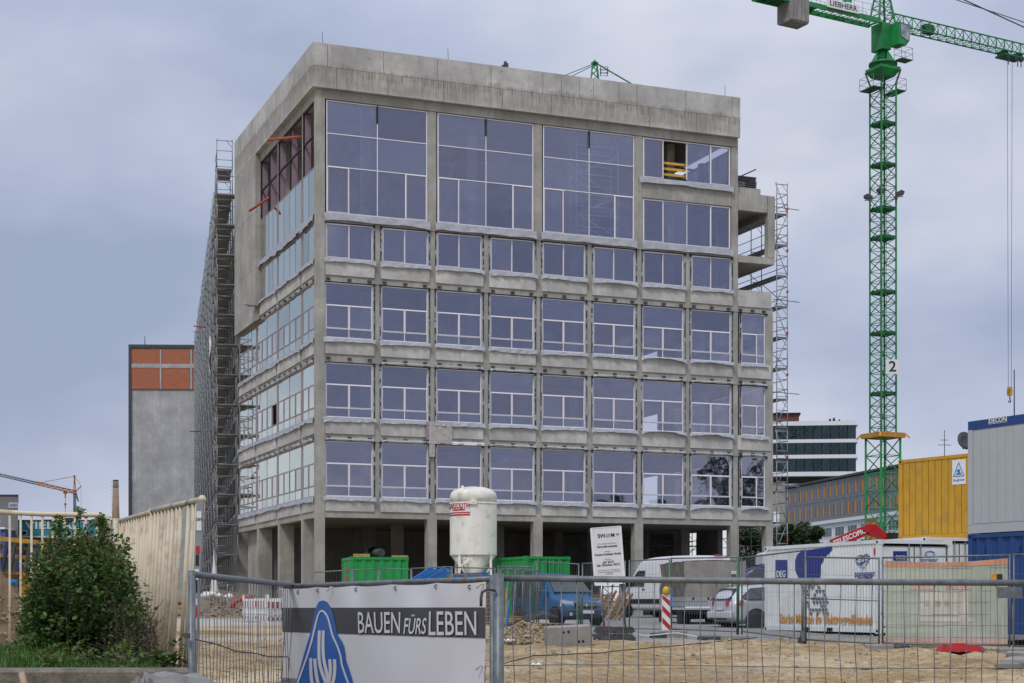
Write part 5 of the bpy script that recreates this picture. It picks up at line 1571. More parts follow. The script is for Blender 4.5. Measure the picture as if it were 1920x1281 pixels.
# pale office container on the blue store container at the right edge
B0 = Vector((XW(1815,40.5), 40.5)); BA = math.atan2(0.883, -0.469)
bl_dir = Vector((0.469,-0.883)); bo = B0 + bl_dir*6.06
BC = thing('store_container', 'dark blue container at the right edge carrying a grey one', 'container', (bo.x, bo.y, 1.12), BA)
M['cblue'] = mat('container_blue', (0.012,0.055,0.20), 0.45, 0, 0.10, 3, (0.02,0.04,0.10), 0.4)
container(BC, 6.06, 2.44, 2.5, M['cblue'], M['cblue'], 0.40, 0.05)
mb = MB()
for a in (4.4, 5.55): mb.box(a-0.05,a+0.05,-0.028,-0.01,2.0,2.16)
mb.build('vent_cover', M['cblue'], BC)
GC = thing('office_container', 'light grey office container with blue frame stacked at the right edge', 'container', (bo.x, bo.y, 3.64), BA)
M['cgrey'] = mat('container_grey', (0.40,0.43,0.44), 0.5, 0, 0.04, 2)
mb = MB(); mb.box(0.02, 6.04, -2.42, -0.02, 0.2, 2.58); mb.build('wall', M['cgrey'], GC)
for i in range(21):
    mb = MB(); a = 0.2+i*0.27; mb.box(a+0.004,a+0.266,-0.022,-0.008,0.24,2.55); mb.build('wall_panel', M['cgrey'], GC)
mb = MB(); mb.box(0, 6.06, -2.44, 0, 2.58, 2.80); mb.build('roof_frame', M['cblue'], GC)
mb = MB(); mb.box(0,6.06,-2.44,0,0,0.2); mb.build('floor_frame', M['cgrey'], GC)
mb = MB(); mb.box(5.90,6.06,-0.02,0.004,0.2,2.58); mb.build('corner_post', M['cgrey'], GC)
ga, gz_ = plane_hit(bo, BA, 1871, 788); gz_ -= 3.64
mb = MB(); mb.path([(ga-0.30,0.006,gz_-0.07),(ga+0.30,0.006,gz_-0.07),(ga+0.30,0.006,gz_+0.07),(ga-0.30,0.006,gz_+0.07)],0.006,4,True); mb.build('logo_frame', M['white'], GC)
text('lettering', 'DECON', GC, M['white'], (ga,0.006,gz_), TXY, 0.15, 0.002, 1.12, 0, 'CENTER', 0.003)
mb = MB(); mb.tube((5.0,-0.5,2.8),(5.0,-0.5,4.0),0.015,5); mb.build('rod', M['darkst'], GC)

# red telescopic boom behind the white container
bp = W(1640, 1000, 56)
TB = thing('telescopic_boom', 'red telescopic boom of a lifting machine behind the white container', 'boom', (bp.x, 56, ground_z(bp.x,56)))
gz0 = ground_z(bp.x,56)
tzz = lambda y: CZ+(HOR-y)*56/F - gz0
tx = lambda x: XW(x,56)-bp.x
M['boomred'] = mat('machine_red', (0.42,0.015,0.02), 0.4, 0, 0.12)
mb = MB(); mb.bar((tx(1560),0,tzz(1021)), (tx(1634),0,tzz(990)), 0.42, 0.34); mb.build('boom', M['boomred'], TB)
mb = MB(); mb.prism([(tx(1612),tzz(992)),(tx(1622),tzz(984)),(tx(1640),tzz(984)),(tx(1662),tzz(1004)),(tx(1664),tzz(1014)),(tx(1632),tzz(1004))], lambda a,b,d:(a,d,b), -0.26, 0.26); mb.build('boom_head', M['boomred'], TB)
mb = MB(); mb.box(tx(1660),tx(1682),-0.5,0.4,0.6,tzz(1000)); mb.build('machine_body', M['blackp'], TB)
for x in (1666, 1680):
    mb = MB(); mb.lathe([(0.5,-0.2),(0.5,0.2)], 18); o = mb.build('wheel', M['tyre'], TB); o.location = (tx(x),-0.3,0.5); o.rotation_euler = (R(90),0,0)
ang = math.atan2(tzz(990)-tzz(1021), tx(1634)-tx(1560))
text('lettering', 'TELESCOPIC', TB, M['white'], (tx(1590),-0.225,tzz(1008)), (R(90),-ang,0), 0.24, 0.003, 0.9, 0.2, 'CENTER', 0.008)

# green containers
M['cgreen'] = mat('container_green', (0.012,0.26,0.055), 0.45, 0, 0.10, 2, (0.01,0.14,0.04), 0.4)
g1 = W(660, 1135, 63)
GA = math.atan2(0.968, -0.25)
G1C = thing('green_container', 'small bright green container with red and white print near the columns', 'container', (g1.x, g1.y, ground_z(g1.x,63)), R(90)+R(76))
# local x runs to the left/back (short face), +y end looks left; build with its own axes
G1C.rotation_euler = (0,0,R(14))
def green_box(root, L, Wd, H, doors=False):
    for x in (0, L):
        for y in (0, Wd):
            post = MB(); post.box(x-0.06, x+0.06, y-0.06, y+0.06, 0, H); post.build('corner_post', M['cgreen'], root)
    r = MB()
    for z in (0.05, H-0.06):
        for y in (0, Wd): r.box(0.06, L-0.06, y-0.04, y+0.04, z-0.05, z+0.055)
        for x in (0, L): r.box(x-0.04, x+0.04, 0.06, Wd-0.06, z-0.05, z+0.055)
    r.build('rail', M['cgreen'], root)
    w = MB(); corrugated(w, lambda a,d,z: (a, -0.02+d, z), 0.06, L-0.06, 0.1, H-0.1, 0.36, 0.045); w.build('side_wall', M['cgreen'], root)
    w = MB(); w.box(0.02, L-0.02, 0.09, Wd-0.02, 0.05, H-0.04); w.build('inner_box', M['cgreen'], root)
    w = MB(); corrugated(w, lambda a,d,z: (-0.02+d, Wd-a, z), 0.06, Wd-0.06, 0.1, H-0.1, 0.36, 0.03 if not doors else 0.02); w.build('end_wall', M['cgreen'], root)
    c = MB()
    for x in (0, L):
        for z in (H-0.14, 0.02): c.box(x-0.075,x+0.075,-0.075,0.06,z,z+0.15)
    c.build('corner_casting', M['cgreen'], root)
H1 = CZ + (HOR-1044)*63/F - ground_z(g1.x,63)
green_box(G1C, 2.15, 2.4, H1)
for z0, z1, m_ in ((1.95,2.16,'red'),(1.55,1.80,'red'),(0.7,1.35,'white')):
    if m_ == 'red':
        mb = MB(); mb.box(-0.032,-0.026,0.9,1.7,z0*H1/2.55,z1*H1/2.55); mb.build('printed_mark', M['red'], G1C)
text('lettering', 'Hass', G1C, M['white'], (-0.034,1.3,1.1*H1/2.55), TXX, 0.42, 0.002, 1.0, 0, 'CENTER', 0.01)
mb = MB(); mb.box(-0.032,-0.026,1.0,1.6,0.70,0.80); mb.box(-0.032,-0.026,1.0,1.6,0.52,0.58); mb.build('printed_lines', M['white'], G1C)
# rolled mat and boards on its roof
rm = thing('rolled_mat', 'black rolled-up mat lying on the small green container', 'mat', (g1.x+0.55, g1.y+0.6, ground_z(g1.x,63)+H1), R(14))
mb = MB(); mb.path([(0.2+0.004*i*math.cos(i*0.5)+0.16*math.cos(i*0.42),0,0.17+0.15*math.sin(i*0.42)) for i in range(24)], 0.02, 5); 
mb = MB(); mb.lathe([(0.16,-0.5),(0.16,0.5)], 16); o = mb.build('roll', M['rubber'], rm); o.location = (0.32,0.1,0.17); o.rotation_euler = (R(90),0,R(20))
mb = MB(); mb.grid(lambda s,t: (-0.30+0.75*s, -0.1+0.5*t, 0.02+0.50*math.sin(s*2.4)*(0.5+0.5*s)*(1-0.3*t)), 8, 4); mb.build('loose_end', M['rubber'], rm)
for i,(dx,dz) in enumerate(((-0.12,0.0),(1.35,0.0))):
    mb = MB(); mb.box(-0.32,0.32,-0.1,0.1,0,0.12-0.05*i); o = mb.build('timber_plank', mat('ochre_board_%d'%i, (0.40,0.28,0.08),0.7)); o.location = (g1.x+0.45+dx, g1.y+0.45+0.25*dx, ground_z(g1.x,63)+H1+0.002); o.rotation_euler = (0,0,R(10))
    tag(o, ['ochre board left of the rolled mat on the green container','flat ochre board right of the rolled mat on the green container'][i], 'board')
g2 = W(986, 1135, 64)
G2C = thing('green_container', 'longer green container with doors behind the parked blue van', 'container', (g2.x, g2.y, ground_z(g2.x,64)), R(24))
H2 = CZ + (HOR-1043)*64/F - ground_z(g2.x,64)
green_box(G2C, 1.85, 4.6, H2, True)
mb = MB()
for x in (0.5,0.85,1.0,1.4): mb.tube((x,-0.06,0.1),(x,-0.06,H2-0.1),0.022,6)
mb.build('lock_rod', M['cgreen'], G2C)
mb = MB(); mb.box(0.905,0.935,-0.045,-0.02,0.1,H2-0.1); mb.build('door_gap', M['dark'], G2C)

# ------------------------------------------------------------------ white mortar silo
SZ = 66.0
sp_ = W(887.5, 1135, SZ); sg0 = ground_z(sp_.x, SZ)
szz = lambda y: CZ+(HOR-y)*SZ/F - sg0
SI = thing('mortar_silo', 'weathered white mortar silo on legs with a red lettered label', 'silo', (sp_.x, SZ, sg0))
M['siloW'] = mat('silo_white', (0.80,0.765,0.665), 0.5, 0, 0.06, 2, (0.40,0.29,0.16), 0.45, 2.2, streak=0.2)
rs = 44.0*SZ/F
zc_, zt_ = szz(1042), szz(946)
mb = MB(); mb.lathe([(rs*0.985,zc_),(rs,zc_+0.01),(rs,zc_+0.03),(rs,zc_+0.06),(rs,zt_-0.06),(rs,zt_-0.02),(rs+0.025,zt_),(rs+0.025,zt_+0.05)], 40); mb.build('body', M['siloW'], SI)
mb = MB(); mb.lathe([(rs*0.995,zt_+0.05),(rs*0.995,szz(930)),(rs*0.96,szz(925)),(rs*0.82,szz(919)),(rs*0.5,szz(914.5)),(rs*0.2,szz(913)),(0.01,szz(912.8))], 40); dm = mb.build('dome', mat('silo_dome', (0.74,0.70,0.60),0.6,0,0.12,3,(0.28,0.23,0.15),0.6,2.2,streak=0.4), SI)
mb = MB(); mb.tube((-rs*0.45,-rs*0.4,szz(919)),(-rs*0.45,-rs*0.4,szz(912)),0.05,8); mb.build('vent', M['siloW'], dm)
mb = MB(); mb.lathe([(0.12,szz(1105)),(0.14,szz(1090)),(rs*0.97,zc_)], 32); mb.build('cone', M['siloW'], SI)
for i in range(4):
    t = R(45+90*i+8); x, y = rs*0.93*math.cos(t), rs*0.93*math.sin(t)
    mb = MB(); mb.bar((x,y,zc_+0.25),(x*1.05,y*1.05,0),0.10); 
    mb.bar((x,y,szz(1062)),(x*0.45+0.5*math.cos(t+1.3),y*0.45+0.5*math.sin(t+1.3),szz(1050)),0.06)
    mb.build('leg', M['siloW'], SI)
mb = MB()
for i in range(4):
    t, t2 = R(45+90*i+8), R(135+90*i+8)
    mb.bar((rs*math.cos(t),rs*math.sin(t),0.5),(rs*math.cos(t2),rs*math.sin(t2),0.5),0.08)
    mb.bar((rs*math.cos(t),rs*math.sin(t),0.5),(rs*math.cos(t2),rs*math.sin(t2),szz(1062)),0.05)
mb.build('base_frame', M['siloW'], SI)
mb = MB(); mb.box(-0.14,0.16,-rs-0.09,-rs+0.02,szz(948),szz(941)); mb.add([(-0.10,-rs-0.10,szz(945)),(0.14,-rs-0.10,szz(945)),(0.02,-rs-0.10,szz(936))],[(0,1,2)]); mb.build('bracket', M['siloW'], SI)
# curved label wrapped on the body
def cyl(px_, y_, off=0.012):
    x = (px_-887.5)*SZ/F; x = max(-rs*0.998, min(rs*0.998, x)); t = math.asin(x/rs)
    return ((rs+off)*math.sin(t), -(rs+off)*math.cos(t), szz(y_))
def cylpatch(name, x0, x1, y0, y1, m, off=0.012):
    t0 = math.asin(max(-1,(x0-887.5)/44.0)); t1 = math.asin((x1-887.5)/44.0)
    mb = MB(); mb.grid(lambda s,t: ((rs+off)*math.sin(lerp(t0,t1,s)), -(rs+off)*math.cos(lerp(t0,t1,s)), szz(lerp(y0,y1,t))), 16, 1); return mb.build(name, M[m], SI)
cylpatch('label', 843.6, 882.5, 969, 944, 'white')
cylpatch('label_stripe', 843.6, 882.5, 968.6, 966.0, 'red', 0.018)
cylpatch('label_stripe', 843.6, 882.5, 964.6, 962.3, 'red', 0.018)
def cyl_text(txt, t_end, yc, size, m, off, sx):
    me = text_mesh(txt, size, 0.0, sx, 0, 'RIGHT', 0.012); me.materials.clear(); me.materials.append(M[m])
    for v in me.vertices:
        t = t_end + v.co.x/rs
        v.co = ((rs+off)*math.sin(t), -(rs+off)*math.cos(t), szz(yc)+v.co.y)
    ob = bpy.data.objects.new('lettering', me); COL.objects.link(ob); ob.parent = SI
te = math.asin((882-887.5)/44.0)
cyl_text('QUARZOLITH', te, 950.8, 0.33, 'red', 0.02, 0.62)
cyl_text('www.quarzolith.at', te-0.22, 958.0, 0.085, 'red', 0.02, 1.0)
text('lettering', '509', SI, M['greyp'], (-0.36,-rs*0.93,szz(1051)), (R(110),0,R(-22)), 0.13, 0.002)

# ------------------------------------------------------------------ blue formwork, pallets, piles beside the silo
M['fblue'] = mat('formwork_blue', (0.015,0.16,0.42), 0.5, 0, 0.15, 2)
for i,(x0,y0,x1,y1,Z) in enumerate(((765,1100,812,1070,58),(790,1100,838,1074,57.5),(800,1094,835,1070,58.6),(845,1085,915,1082,58.2))):
    a, b = W(x0,y0,Z), W(x1,y1,Z+0.8)
    o = thing('blue_beam', ['blue steel formwork beam sloping at the left end of the pile','blue steel formwork beam lying lowest in the pile','blue steel formwork beam leaning behind the others','short blue steel beam lying flat below the white silo'][i], 'beam', a, 0, 'blue formwork beams')
    mb = MB(); d = b-a; mb.bar((0,0,0), d, 0.5, 0.16); mb.build('beam_web', M['fblue'], o)
    mb = MB(); n = d.normalized(); up = Vector((0,0,1)); mb.bar(Vector((0,-0.26,0.06)), d+Vector((0,-0.26,0.06)), 0.06, 0.22); mb.build('flange', M['fblue'], o)
    mb = MB(); mb.tube((0,0.3,-0.05),(0,0.3,-a.z+ground_z(a.x,Z)),0.04,6); mb.tube(d+Vector((0,0.2,-0.1)),Vector((d.x,d.y+0.2,ground_z(b.x,b.y)-a.z)),0.05,6); mb.build('trestle_leg', M['steel'], o)
M['pallet'] = M['wood_d']
def pallet_stack(label, x, y, n, rz, sx=1.2, sy=0.8):
    t = thing('pallet_stack', label, 'pallets', (x, y, ground_z(x,y)), rz)
    for k in range(n):
        z = k*0.145
        for i in range(5):
            mb = MB(); mb.box(-sx/2,sx/2,-sy/2+i*(sy-0.1)/4,-sy/2+i*(sy-0.1)/4+0.1,z+0.122,z+0.143); mb.build('plank', M['wood'] if (i+k)%3 else M['wood_d'], t)
        mb = MB()
        for i in range(3):
            for j in range(3): mb.box(-sx/2+i*(sx-0.12)/2,-sx/2+i*(sx-0.12)/2+0.12,-sy/2+j*(sy-0.1)/2,-sy/2+j*(sy-0.1)/2+0.1,z+0.022,z+0.121)
        mb.build('block', M['wood_d'], t, 'stuff')
        mb = MB()
        for j in range(3): mb.box(-sx/2,sx/2,-sy/2+j*(sy-0.1)/2,-sy/2+j*(sy-0.1)/2+0.1,z,z+0.02)
        mb.build('runner', M['wood_d'], t)
for i,(px_,Z,n,l) in enumerate(((870,57,12,'tall stack of wooden pallets under the blue beams'),(905,56.5,10,'stack of wooden pallets just left of the blue van'),(1000,47,2,'two flat pallets lying in front of the blue van'))):
    pallet_stack(l, XW(px_,Z), Z, n, R(8+i*10))
# timber stack behind the sign
TSx, TSz = XW(1146,63), 63
ts = thing('timber_stack', 'leaning bundle of timber beams behind the white notice board', 'timber', (TSx, TSz, ground_z(TSx,TSz)))
for i in range(7):
    mb = MB(); x = -0.45+i*0.16; mb.bar((x-0.2,0.1*i%0.3,0.05),(x+0.35,0.3+0.05*i,1.05+0.06*(i%3)),0.09,0.07); mb.build('beam', M['wood'] if i%2 else M['wood_d'], ts)
wf = thing('timber_stack', 'long low stack of brown boards beyond the blue van', 'timber', (XW(1122,68), 68, ground_z(3.6,68)), R(10))
for i in range(8):
    mb = MB(); mb.box(-1.2,0.55+0.1*math.sin(i*3),-0.4,0.4,i*0.13,i*0.13+0.10); mb.build('board', M['wood_d'] if i%2 else M['wood'], wf)
# ------------------------------------------------------------------ vehicles
def paint(name, rgb, rough=0.28, metal=0.0):
    m, nt, out = new_mat(name)
    vec = coords(nt, False)
    n1 = noise(nt, vec, 3.0, 4.0, 0.6)
    c = mixc(nt, maprange(nt, n1, 0.35, 0.7, 0, 0.25), rgb, tuple(x*0.75+0.03 for x in rgb))
    p = pbr(nt, out, c, maprange(nt, n1, 0.3, 0.7, rough, rough+0.15), metal, None, 0.35)
    p.inputs['Coat Weight'].default_value = 0.15; p.inputs['Coat Roughness'].default_value = 0.15
    return m
M['carglass'] = mat('car_glass', (0.022,0.034,0.036), 0.06, 0, 0.2, 2, spec=0.8)
M['headl'] = mat('headlamp_glass', (0.50,0.52,0.55), 0.12, 0.3, 0.25, 14, spec=0.8)
M['taill'] = mat('taillamp_red', (0.40,0.008,0.012), 0.18, 0, 0.2, 12, spec=0.8)
M['rim'] = mat('alloy_rim', (0.55,0.56,0.57), 0.35, 0.4, 0.1)
M['plate'] = mat('number_plate', (0.62,0.62,0.60), 0.5)
def wheel_meshes(r, w, spokes):
    t = MB(); t.lathe([(r*0.62,-w/2),(r*0.94,-w/2),(r,-w/2+0.03),(r,w/2-0.03),(r*0.94,w/2),(r*0.62,w/2)], 28)
    rm = MB(); rm.lathe([(r*0.62,-w*0.3),(r*0.66,w*0.42),(r*0.60,w*0.45),(r*0.56,w*0.2)], 24)
    rm.lathe([(r*0.16,w*0.1),(r*0.16,w*0.40),(r*0.05,w*0.42)], 12)
    for i in range(spokes):
        a = 2*math.pi*i/spokes
        rm.bar((0.1*r*math.cos(a),0.1*r*math.sin(a),w*0.33),(0.6*r*math.cos(a),0.6*r*math.sin(a),w*0.36),r*0.15,0.03)
    return t.mesh('tyre', M['tyre']), rm.mesh('rim', M['rim'])
def add_wheels(root, xs, hw, r, w=0.2, spokes=5, arch=True):
    tm, rm = wheel_meshes(r, w, spokes)
    for x in xs:
        for s_ in (-1, 1):
            wb = MB(); wb.lathe([(r*0.5,-w*0.3),(r*0.5,w*0.1)], 16); wh = wb.build('wheel', M['blackp'], root)
            wh.location = (x, s_*(hw-w/2+0.045), r); wh.rotation_euler = (R(-90)*s_, 0, 0)
            shared('tyre', tm, wh); shared('rim', rm, wh)
            if arch:
                a = MB(); pts = []
                R1 = r*1.17
                pl = [(R1*math.cos(t), R1*math.sin(t)) for t in [math.pi*i/14 for i in range(15)]] + [(-R1,-r*0.5),(R1,-r*0.5)]
                a.prism(pl, lambda p,q,d: (x+p, s_*d, r+q), hw-0.05, hw+0.004); a.build('wheel_arch', M['dark'], root)
def loft(root, st, m, name='body', sub=1):
    """st: list of (x, half profile [(y,z)...] from bottom centre to top centre)"""
    mb = MB(); n = len(st[0][1]); ring = 2*n-2
    for x, pr in st:
        full = [(y,z) for y,z in pr] + [(-y,z) for y,z in pr[-2:0:-1]]
        mb.v += [(x,y,z) for y,z in full]
    for k in range(len(st)-1):
        for i in range(ring):
            j = (i+1) % ring
            mb.face([k*ring+i, k*ring+j, (k+1)*ring+j, (k+1)*ring+i], True)
    mb.face([i for i in range(ring-1,-1,-1)], False); mb.face([(len(st)-1)*ring+i for i in range(ring)], False)
    ob = mb.build(name, m, root)
    if sub:
        md = ob.modifiers.new('smooth', 'SUBSURF'); md.levels = sub; md.render_levels = sub
    return ob
def sec(w, wr, zb, zbelt, zr, tuck=0.06):
    return [(0,zb),(w-0.14,zb),(w-0.02,zb+0.10),(w,zb+0.30),(w,zbelt-0.06),(w-0.02,zbelt),(wr+0.03,zr-0.14),(wr-0.06,zr-0.03),(wr-0.25,zr),(0,zr+0.01)]
def quad_on(name, pts, m, root, both=True, th=0.012):
    """thin plate on the car side; pts in (x, y, z) for the left side, mirrored"""
    for s_ in ((1,-1) if both else (1,)):
        mb = MB(); p = [Vector((x,y*s_,z)) for x,y,z in pts]
        nrm = (p[1]-p[0]).cross(p[2]-p[0]).normalized(); 
        if nrm.y*s_ < 0: nrm = -nrm
        k = len(p); mb.add([q for q in p]+[q+nrm*th for q in p], [tuple(range(k)), tuple(range(2*k-1,k-1,-1))]+[(i,k+i,k+(i+1)%k,(i+1)%k) for i in range(k)])
        mb.build(name, M[m], root)

# --- blue compact van (front three-quarter)
kx_, ky_ = XW(1066,54.5), 54.5
vdir = R(-90+27)
KV = thing('parked_van', 'blue compact van parked nose forward behind the site fence', 'van', (kx_-0.36, ky_+1.0, ground_z(kx_,ky_)-0.02), vdir)
M['pblue'] = paint('blue_car_paint', (0.014,0.085,0.195))
def sc(x, w, wr, zb, zbelt, zr): return (x, sec(w, wr, zb, zbelt, zr))
loft(KV, [sc(-2.0,0.74,0.60,0.35,0.98,1.72), sc(-1.93,0.80,0.66,0.26,0.98,1.79), sc(-1.0,0.83,0.70,0.22,0.98,1.82), sc(0.25,0.83,0.68,0.22,0.98,1.79),
          sc(0.55,0.83,0.66,0.22,0.98,1.60), sc(1.02,0.82,0.68,0.22,0.97,1.14), sc(1.15,0.81,0.72,0.22,0.94,1.06), sc(1.72,0.78,0.68,0.24,0.84,0.93), sc(1.92,0.74,0.62,0.26,0.72,0.82), sc(2.0,0.64,0.55,0.30,0.62,0.68)], M['pblue'], sub=2)
add_wheels(KV, (-1.27,1.32), 0.83, 0.31)
quad_on('windscreen', [(0.40,0.60,1.70),(1.04,0.70,1.12),(1.04,-0.70,1.12),(0.40,-0.60,1.70)], 'carglass', KV, False, 0.03)
KV.children[-1].location = (0.03,0,0.045)
quad_on('side_window', [(0.18,0.73,1.66),(0.78,0.82,1.06),(-0.25,0.845,1.06),(-0.25,0.74,1.66)], 'carglass', KV)
quad_on('side_window', [(-0.33,0.74,1.66),(-0.33,0.845,1.06),(-1.15,0.845,1.06),(-1.15,0.74,1.66)], 'carglass', KV)
quad_on('side_window', [(-1.22,0.74,1.66),(-1.22,0.845,1.06),(-1.85,0.82,1.06),(-1.85,0.70,1.66)], 'carglass', KV)
quad_on('headlamp', [(1.93,0.42,0.66),(1.97,0.42,0.82),(1.66,0.76,0.90),(1.68,0.79,0.68)], 'headl', KV, True, 0.05)
mb = MB(); mb.box(1.93,2.04,-0.40,0.40,0.66,0.78); mb.build('grille', M['blackp'], KV)
mb = MB()
for z in (0.69,0.72,0.75): mb.box(2.035,2.05,-0.38,0.38,z,z+0.012)
mb.build('grille_bar', M['rim'], KV)
mb = MB(); mb.prism([(0,-0.07),(0.055,0),(0,0.07),(-0.055,0)], lambda a,b,d:(d,a,b+0.72), 2.045, 2.06); mb.build('badge', M['rim'], KV)
mb = MB(); mb.box(1.9,2.07,-0.74,0.74,0.30,0.60); bu = mb.build('bumper', mat('bumper_blue_grey', (0.035,0.05,0.075),0.45), KV)
md = bu.modifiers.new('b','BEVEL'); md.width = 0.07; md.segments = 3
mb = MB(); mb.box(2.07,2.085,-0.26,0.26,0.44,0.55); mb.build('number_plate', M['plate'], KV)
mb = MB(); mb.box(2.07,2.087,-0.27,-0.22,0.44,0.55); mb.build('plate_band', M['cyanp'], KV)
mb = MB(); mb.box(2.05,2.075,-0.55,0.55,0.30,0.40); mb.build('air_intake', M['blackp'], KV)
for s_ in (-1,1):
    mb = MB(); mb.lathe([(0.06,0),(0.06,0.02)],12); o = mb.build('fog_lamp', M['headl'], KV); o.location = (2.06,s_*0.6,0.42); o.rotation_euler = (0,R(90),0)
    mb = MB(); mb.cbox(0.62,0.80,s_*0.88-0.10,s_*0.88+0.10,1.02,1.22,0.03); mb.build('wing_mirror', M['pblue'], KV)
mb = MB(); mb.tube((1.10,0.5,1.10),(1.08,-0.1,1.13),0.012,5); mb.tube((1.10,-0.1,1.10),(1.08,-0.6,1.13),0.012,5); mb.build('wiper', M['blackp'], KV)

# --- silver estate car (rear three-quarter)
M['psilver'] = paint('silver_car_paint', (0.60,0.61,0.63), 0.3, 0.25)
ex, ey = XW(1388,53.0), 53.0
ehd = R(22)
EC = thing('parked_car', 'silver estate car parked with its tail towards the fence', 'car', (ex+1.35, ey+0.25, ground_z(ex,ey)-0.10), ehd)
loft(EC, [sc(-2.25,0.70,0.52,0.42,0.80,0.98), sc(-2.18,0.80,0.60,0.30,0.92,1.14), sc(-1.95,0.86,0.60,0.24,0.96,1.34), sc(-1.55,0.88,0.60,0.21,0.97,1.45), sc(-0.6,0.89,0.62,0.20,0.96,1.50), sc(0.3,0.89,0.62,0.20,0.94,1.48),
          sc(0.75,0.88,0.60,0.20,0.92,1.28), sc(1.2,0.87,0.66,0.20,0.88,0.98), sc(1.9,0.84,0.66,0.22,0.80,0.86), sc(2.2,0.74,0.58,0.28,0.62,0.70)], M['psilver'], sub=2)
add_wheels(EC, (-1.42,1.30), 0.895, 0.33, 0.22, 5)
quad_on('rear_window', [(-2.26,0.62,0.98),(-1.93,0.52,1.36),(-1.93,-0.52,1.36),(-2.26,-0.62,0.98)], 'carglass', EC, False, 0.02)
EC.children[-1].location = (-0.015,0,0.03)
quad_on('side_window', [(-1.95,0.80,1.06),(-1.55,0.70,1.36),(-1.02,0.70,1.40),(-1.02,0.895,1.02),(-1.7,0.89,1.02)], 'carglass', EC)
quad_on('side_window', [(-0.95,0.70,1.40),(-0.95,0.895,1.02),(0.0,0.90,1.0),(0.0,0.70,1.41)], 'carglass', EC)
quad_on('tail_lamp', [(-2.30,0.42,0.80),(-2.27,0.42,0.94),(-1.88,0.885,0.97),(-1.95,0.90,0.82)], 'taill', EC, True, 0.03)
mb = MB(); mb.box(-2.32,-2.2,-0.80,0.80,0.38,0.62); bu = mb.build('bumper', M['psilver'], EC); md = bu.modifiers.new('b','BEVEL'); md.width = 0.07; md.segments = 3
mb = MB(); mb.box(-2.335,-2.31,-0.5,0.5,0.34,0.40); mb.build('bumper_trim', M['blackp'], EC)
mb = MB(); mb.box(-2.31,-2.285,-0.26,0.26,0.66,0.77); mb.build('number_plate', M['plate'], EC)
mb = MB(); 
for s_ in (-1,1): mb.path([(-1.6,s_*0.56,1.49),(-1.4,s_*0.58,1.545),(0.2,s_*0.58,1.545),(0.4,s_*0.56,1.49)],0.018,5)
mb.build('roof_rail', M['rim'], EC)

# --- dark red car nose
M['pred'] = paint('dark_red_paint', (0.14,0.012,0.025))
rx_, ry_ = XW(1432,50.8), 50.8
RC = thing('parked_car', 'dark red car whose nose shows beside the white container', 'car', (rx_+2.05, ry_+0.65, ground_z(rx_,ry_)-0.10), R(180+18))
loft(RC, [sc(-1.6,0.72,0.5,0.3,0.8,1.1), sc(-1.3,0.82,0.58,0.22,0.9,1.36), sc(0.1,0.84,0.58,0.2,0.9,1.40), sc(0.55,0.84,0.56,0.2,0.88,1.15), sc(0.95,0.83,0.66,0.2,0.82,0.90), sc(1.6,0.80,0.64,0.22,0.70,0.76), sc(1.82,0.70,0.55,0.28,0.52,0.58)], M['pred'], sub=2)
add_wheels(RC, (-1.0,1.15), 0.845, 0.29)
quad_on('windscreen', [(0.22,0.52,1.34),(0.90,0.64,0.92),(0.90,-0.64,0.92),(0.22,-0.52,1.34)], 'carglass', RC, False, 0.03)
quad_on('headlamp', [(1.78,0.40,0.52),(1.72,0.42,0.64),(1.45,0.72,0.70),(1.55,0.75,0.56)], 'headl', RC, True, 0.04)
mb = MB(); mb.box(1.78,1.86,-0.66,0.66,0.24,0.44); bu = mb.build('bumper', M['pred'], RC); md = bu.modifiers.new('b','BEVEL'); md.width = 0.05; md.segments = 3
mb = MB(); mb.box(1.86,1.875,-0.26,0.26,0.36,0.46); mb.build('number_plate', M['plate'], RC)
mb = MB(); mb.box(1.80,1.862,-0.35,0.35,0.50,0.56); mb.build('grille', M['rim'], RC)

# --- white high-roof van (side, heading left and away)
M['pwhite'] = paint('white_van_paint', (0.66,0.67,0.68), 0.35)
vx_, vy_ = XW(1200,71.5), 71.5
WV = thing('delivery_van', 'white high-roof delivery van behind the tarpaulin truck', 'van', (vx_+1.35, vy_-1.3, ground_z(vx_,vy_)-0.02), R(128))
loft(WV, [sc(-2.75,0.90,0.78,0.42,1.1,2.58), sc(-2.68,0.96,0.82,0.34,1.1,2.64), sc(-1.0,0.98,0.84,0.32,1.1,2.68), sc(1.0,0.98,0.82,0.32,1.1,2.64), sc(1.45,0.98,0.78,0.32,1.1,2.40),
          sc(2.05,0.96,0.76,0.32,1.1,1.62), sc(2.25,0.94,0.76,0.32,1.0,1.28), sc(2.85,0.88,0.68,0.34,0.85,0.98), sc(3.0,0.78,0.58,0.36,0.62,0.72)], M['pwhite'], sub=2)
add_wheels(WV, (-1.55,2.02), 0.985, 0.35, 0.23, 6)
quad_on('windscreen', [(1.52,0.70,2.28),(2.22,0.82,1.36),(2.22,-0.82,1.36),(1.52,-0.70,2.28)], 'carglass', WV, False, 0.03)
quad_on('side_window', [(1.30,0.86,2.05),(1.95,0.93,1.40),(0.85,0.965,1.36),(0.85,0.885,2.05)], 'carglass', WV)
quad_on('side_trim', [(2.0,0.99,0.62),(2.0,0.99,0.82),(-2.4,0.995,0.82),(-2.4,0.995,0.62)], 'blackp', WV)
quad_on('door_handle', [(0.95,0.99,1.22),(0.95,0.99,1.27),(0.78,0.99,1.27),(0.78,0.99,1.22)], 'blackp', WV)
quad_on('headlamp', [(2.86,0.45,0.80),(2.80,0.45,1.02),(2.45,0.80,1.10),(2.55,0.86,0.84)], 'headl', WV, True, 0.04)
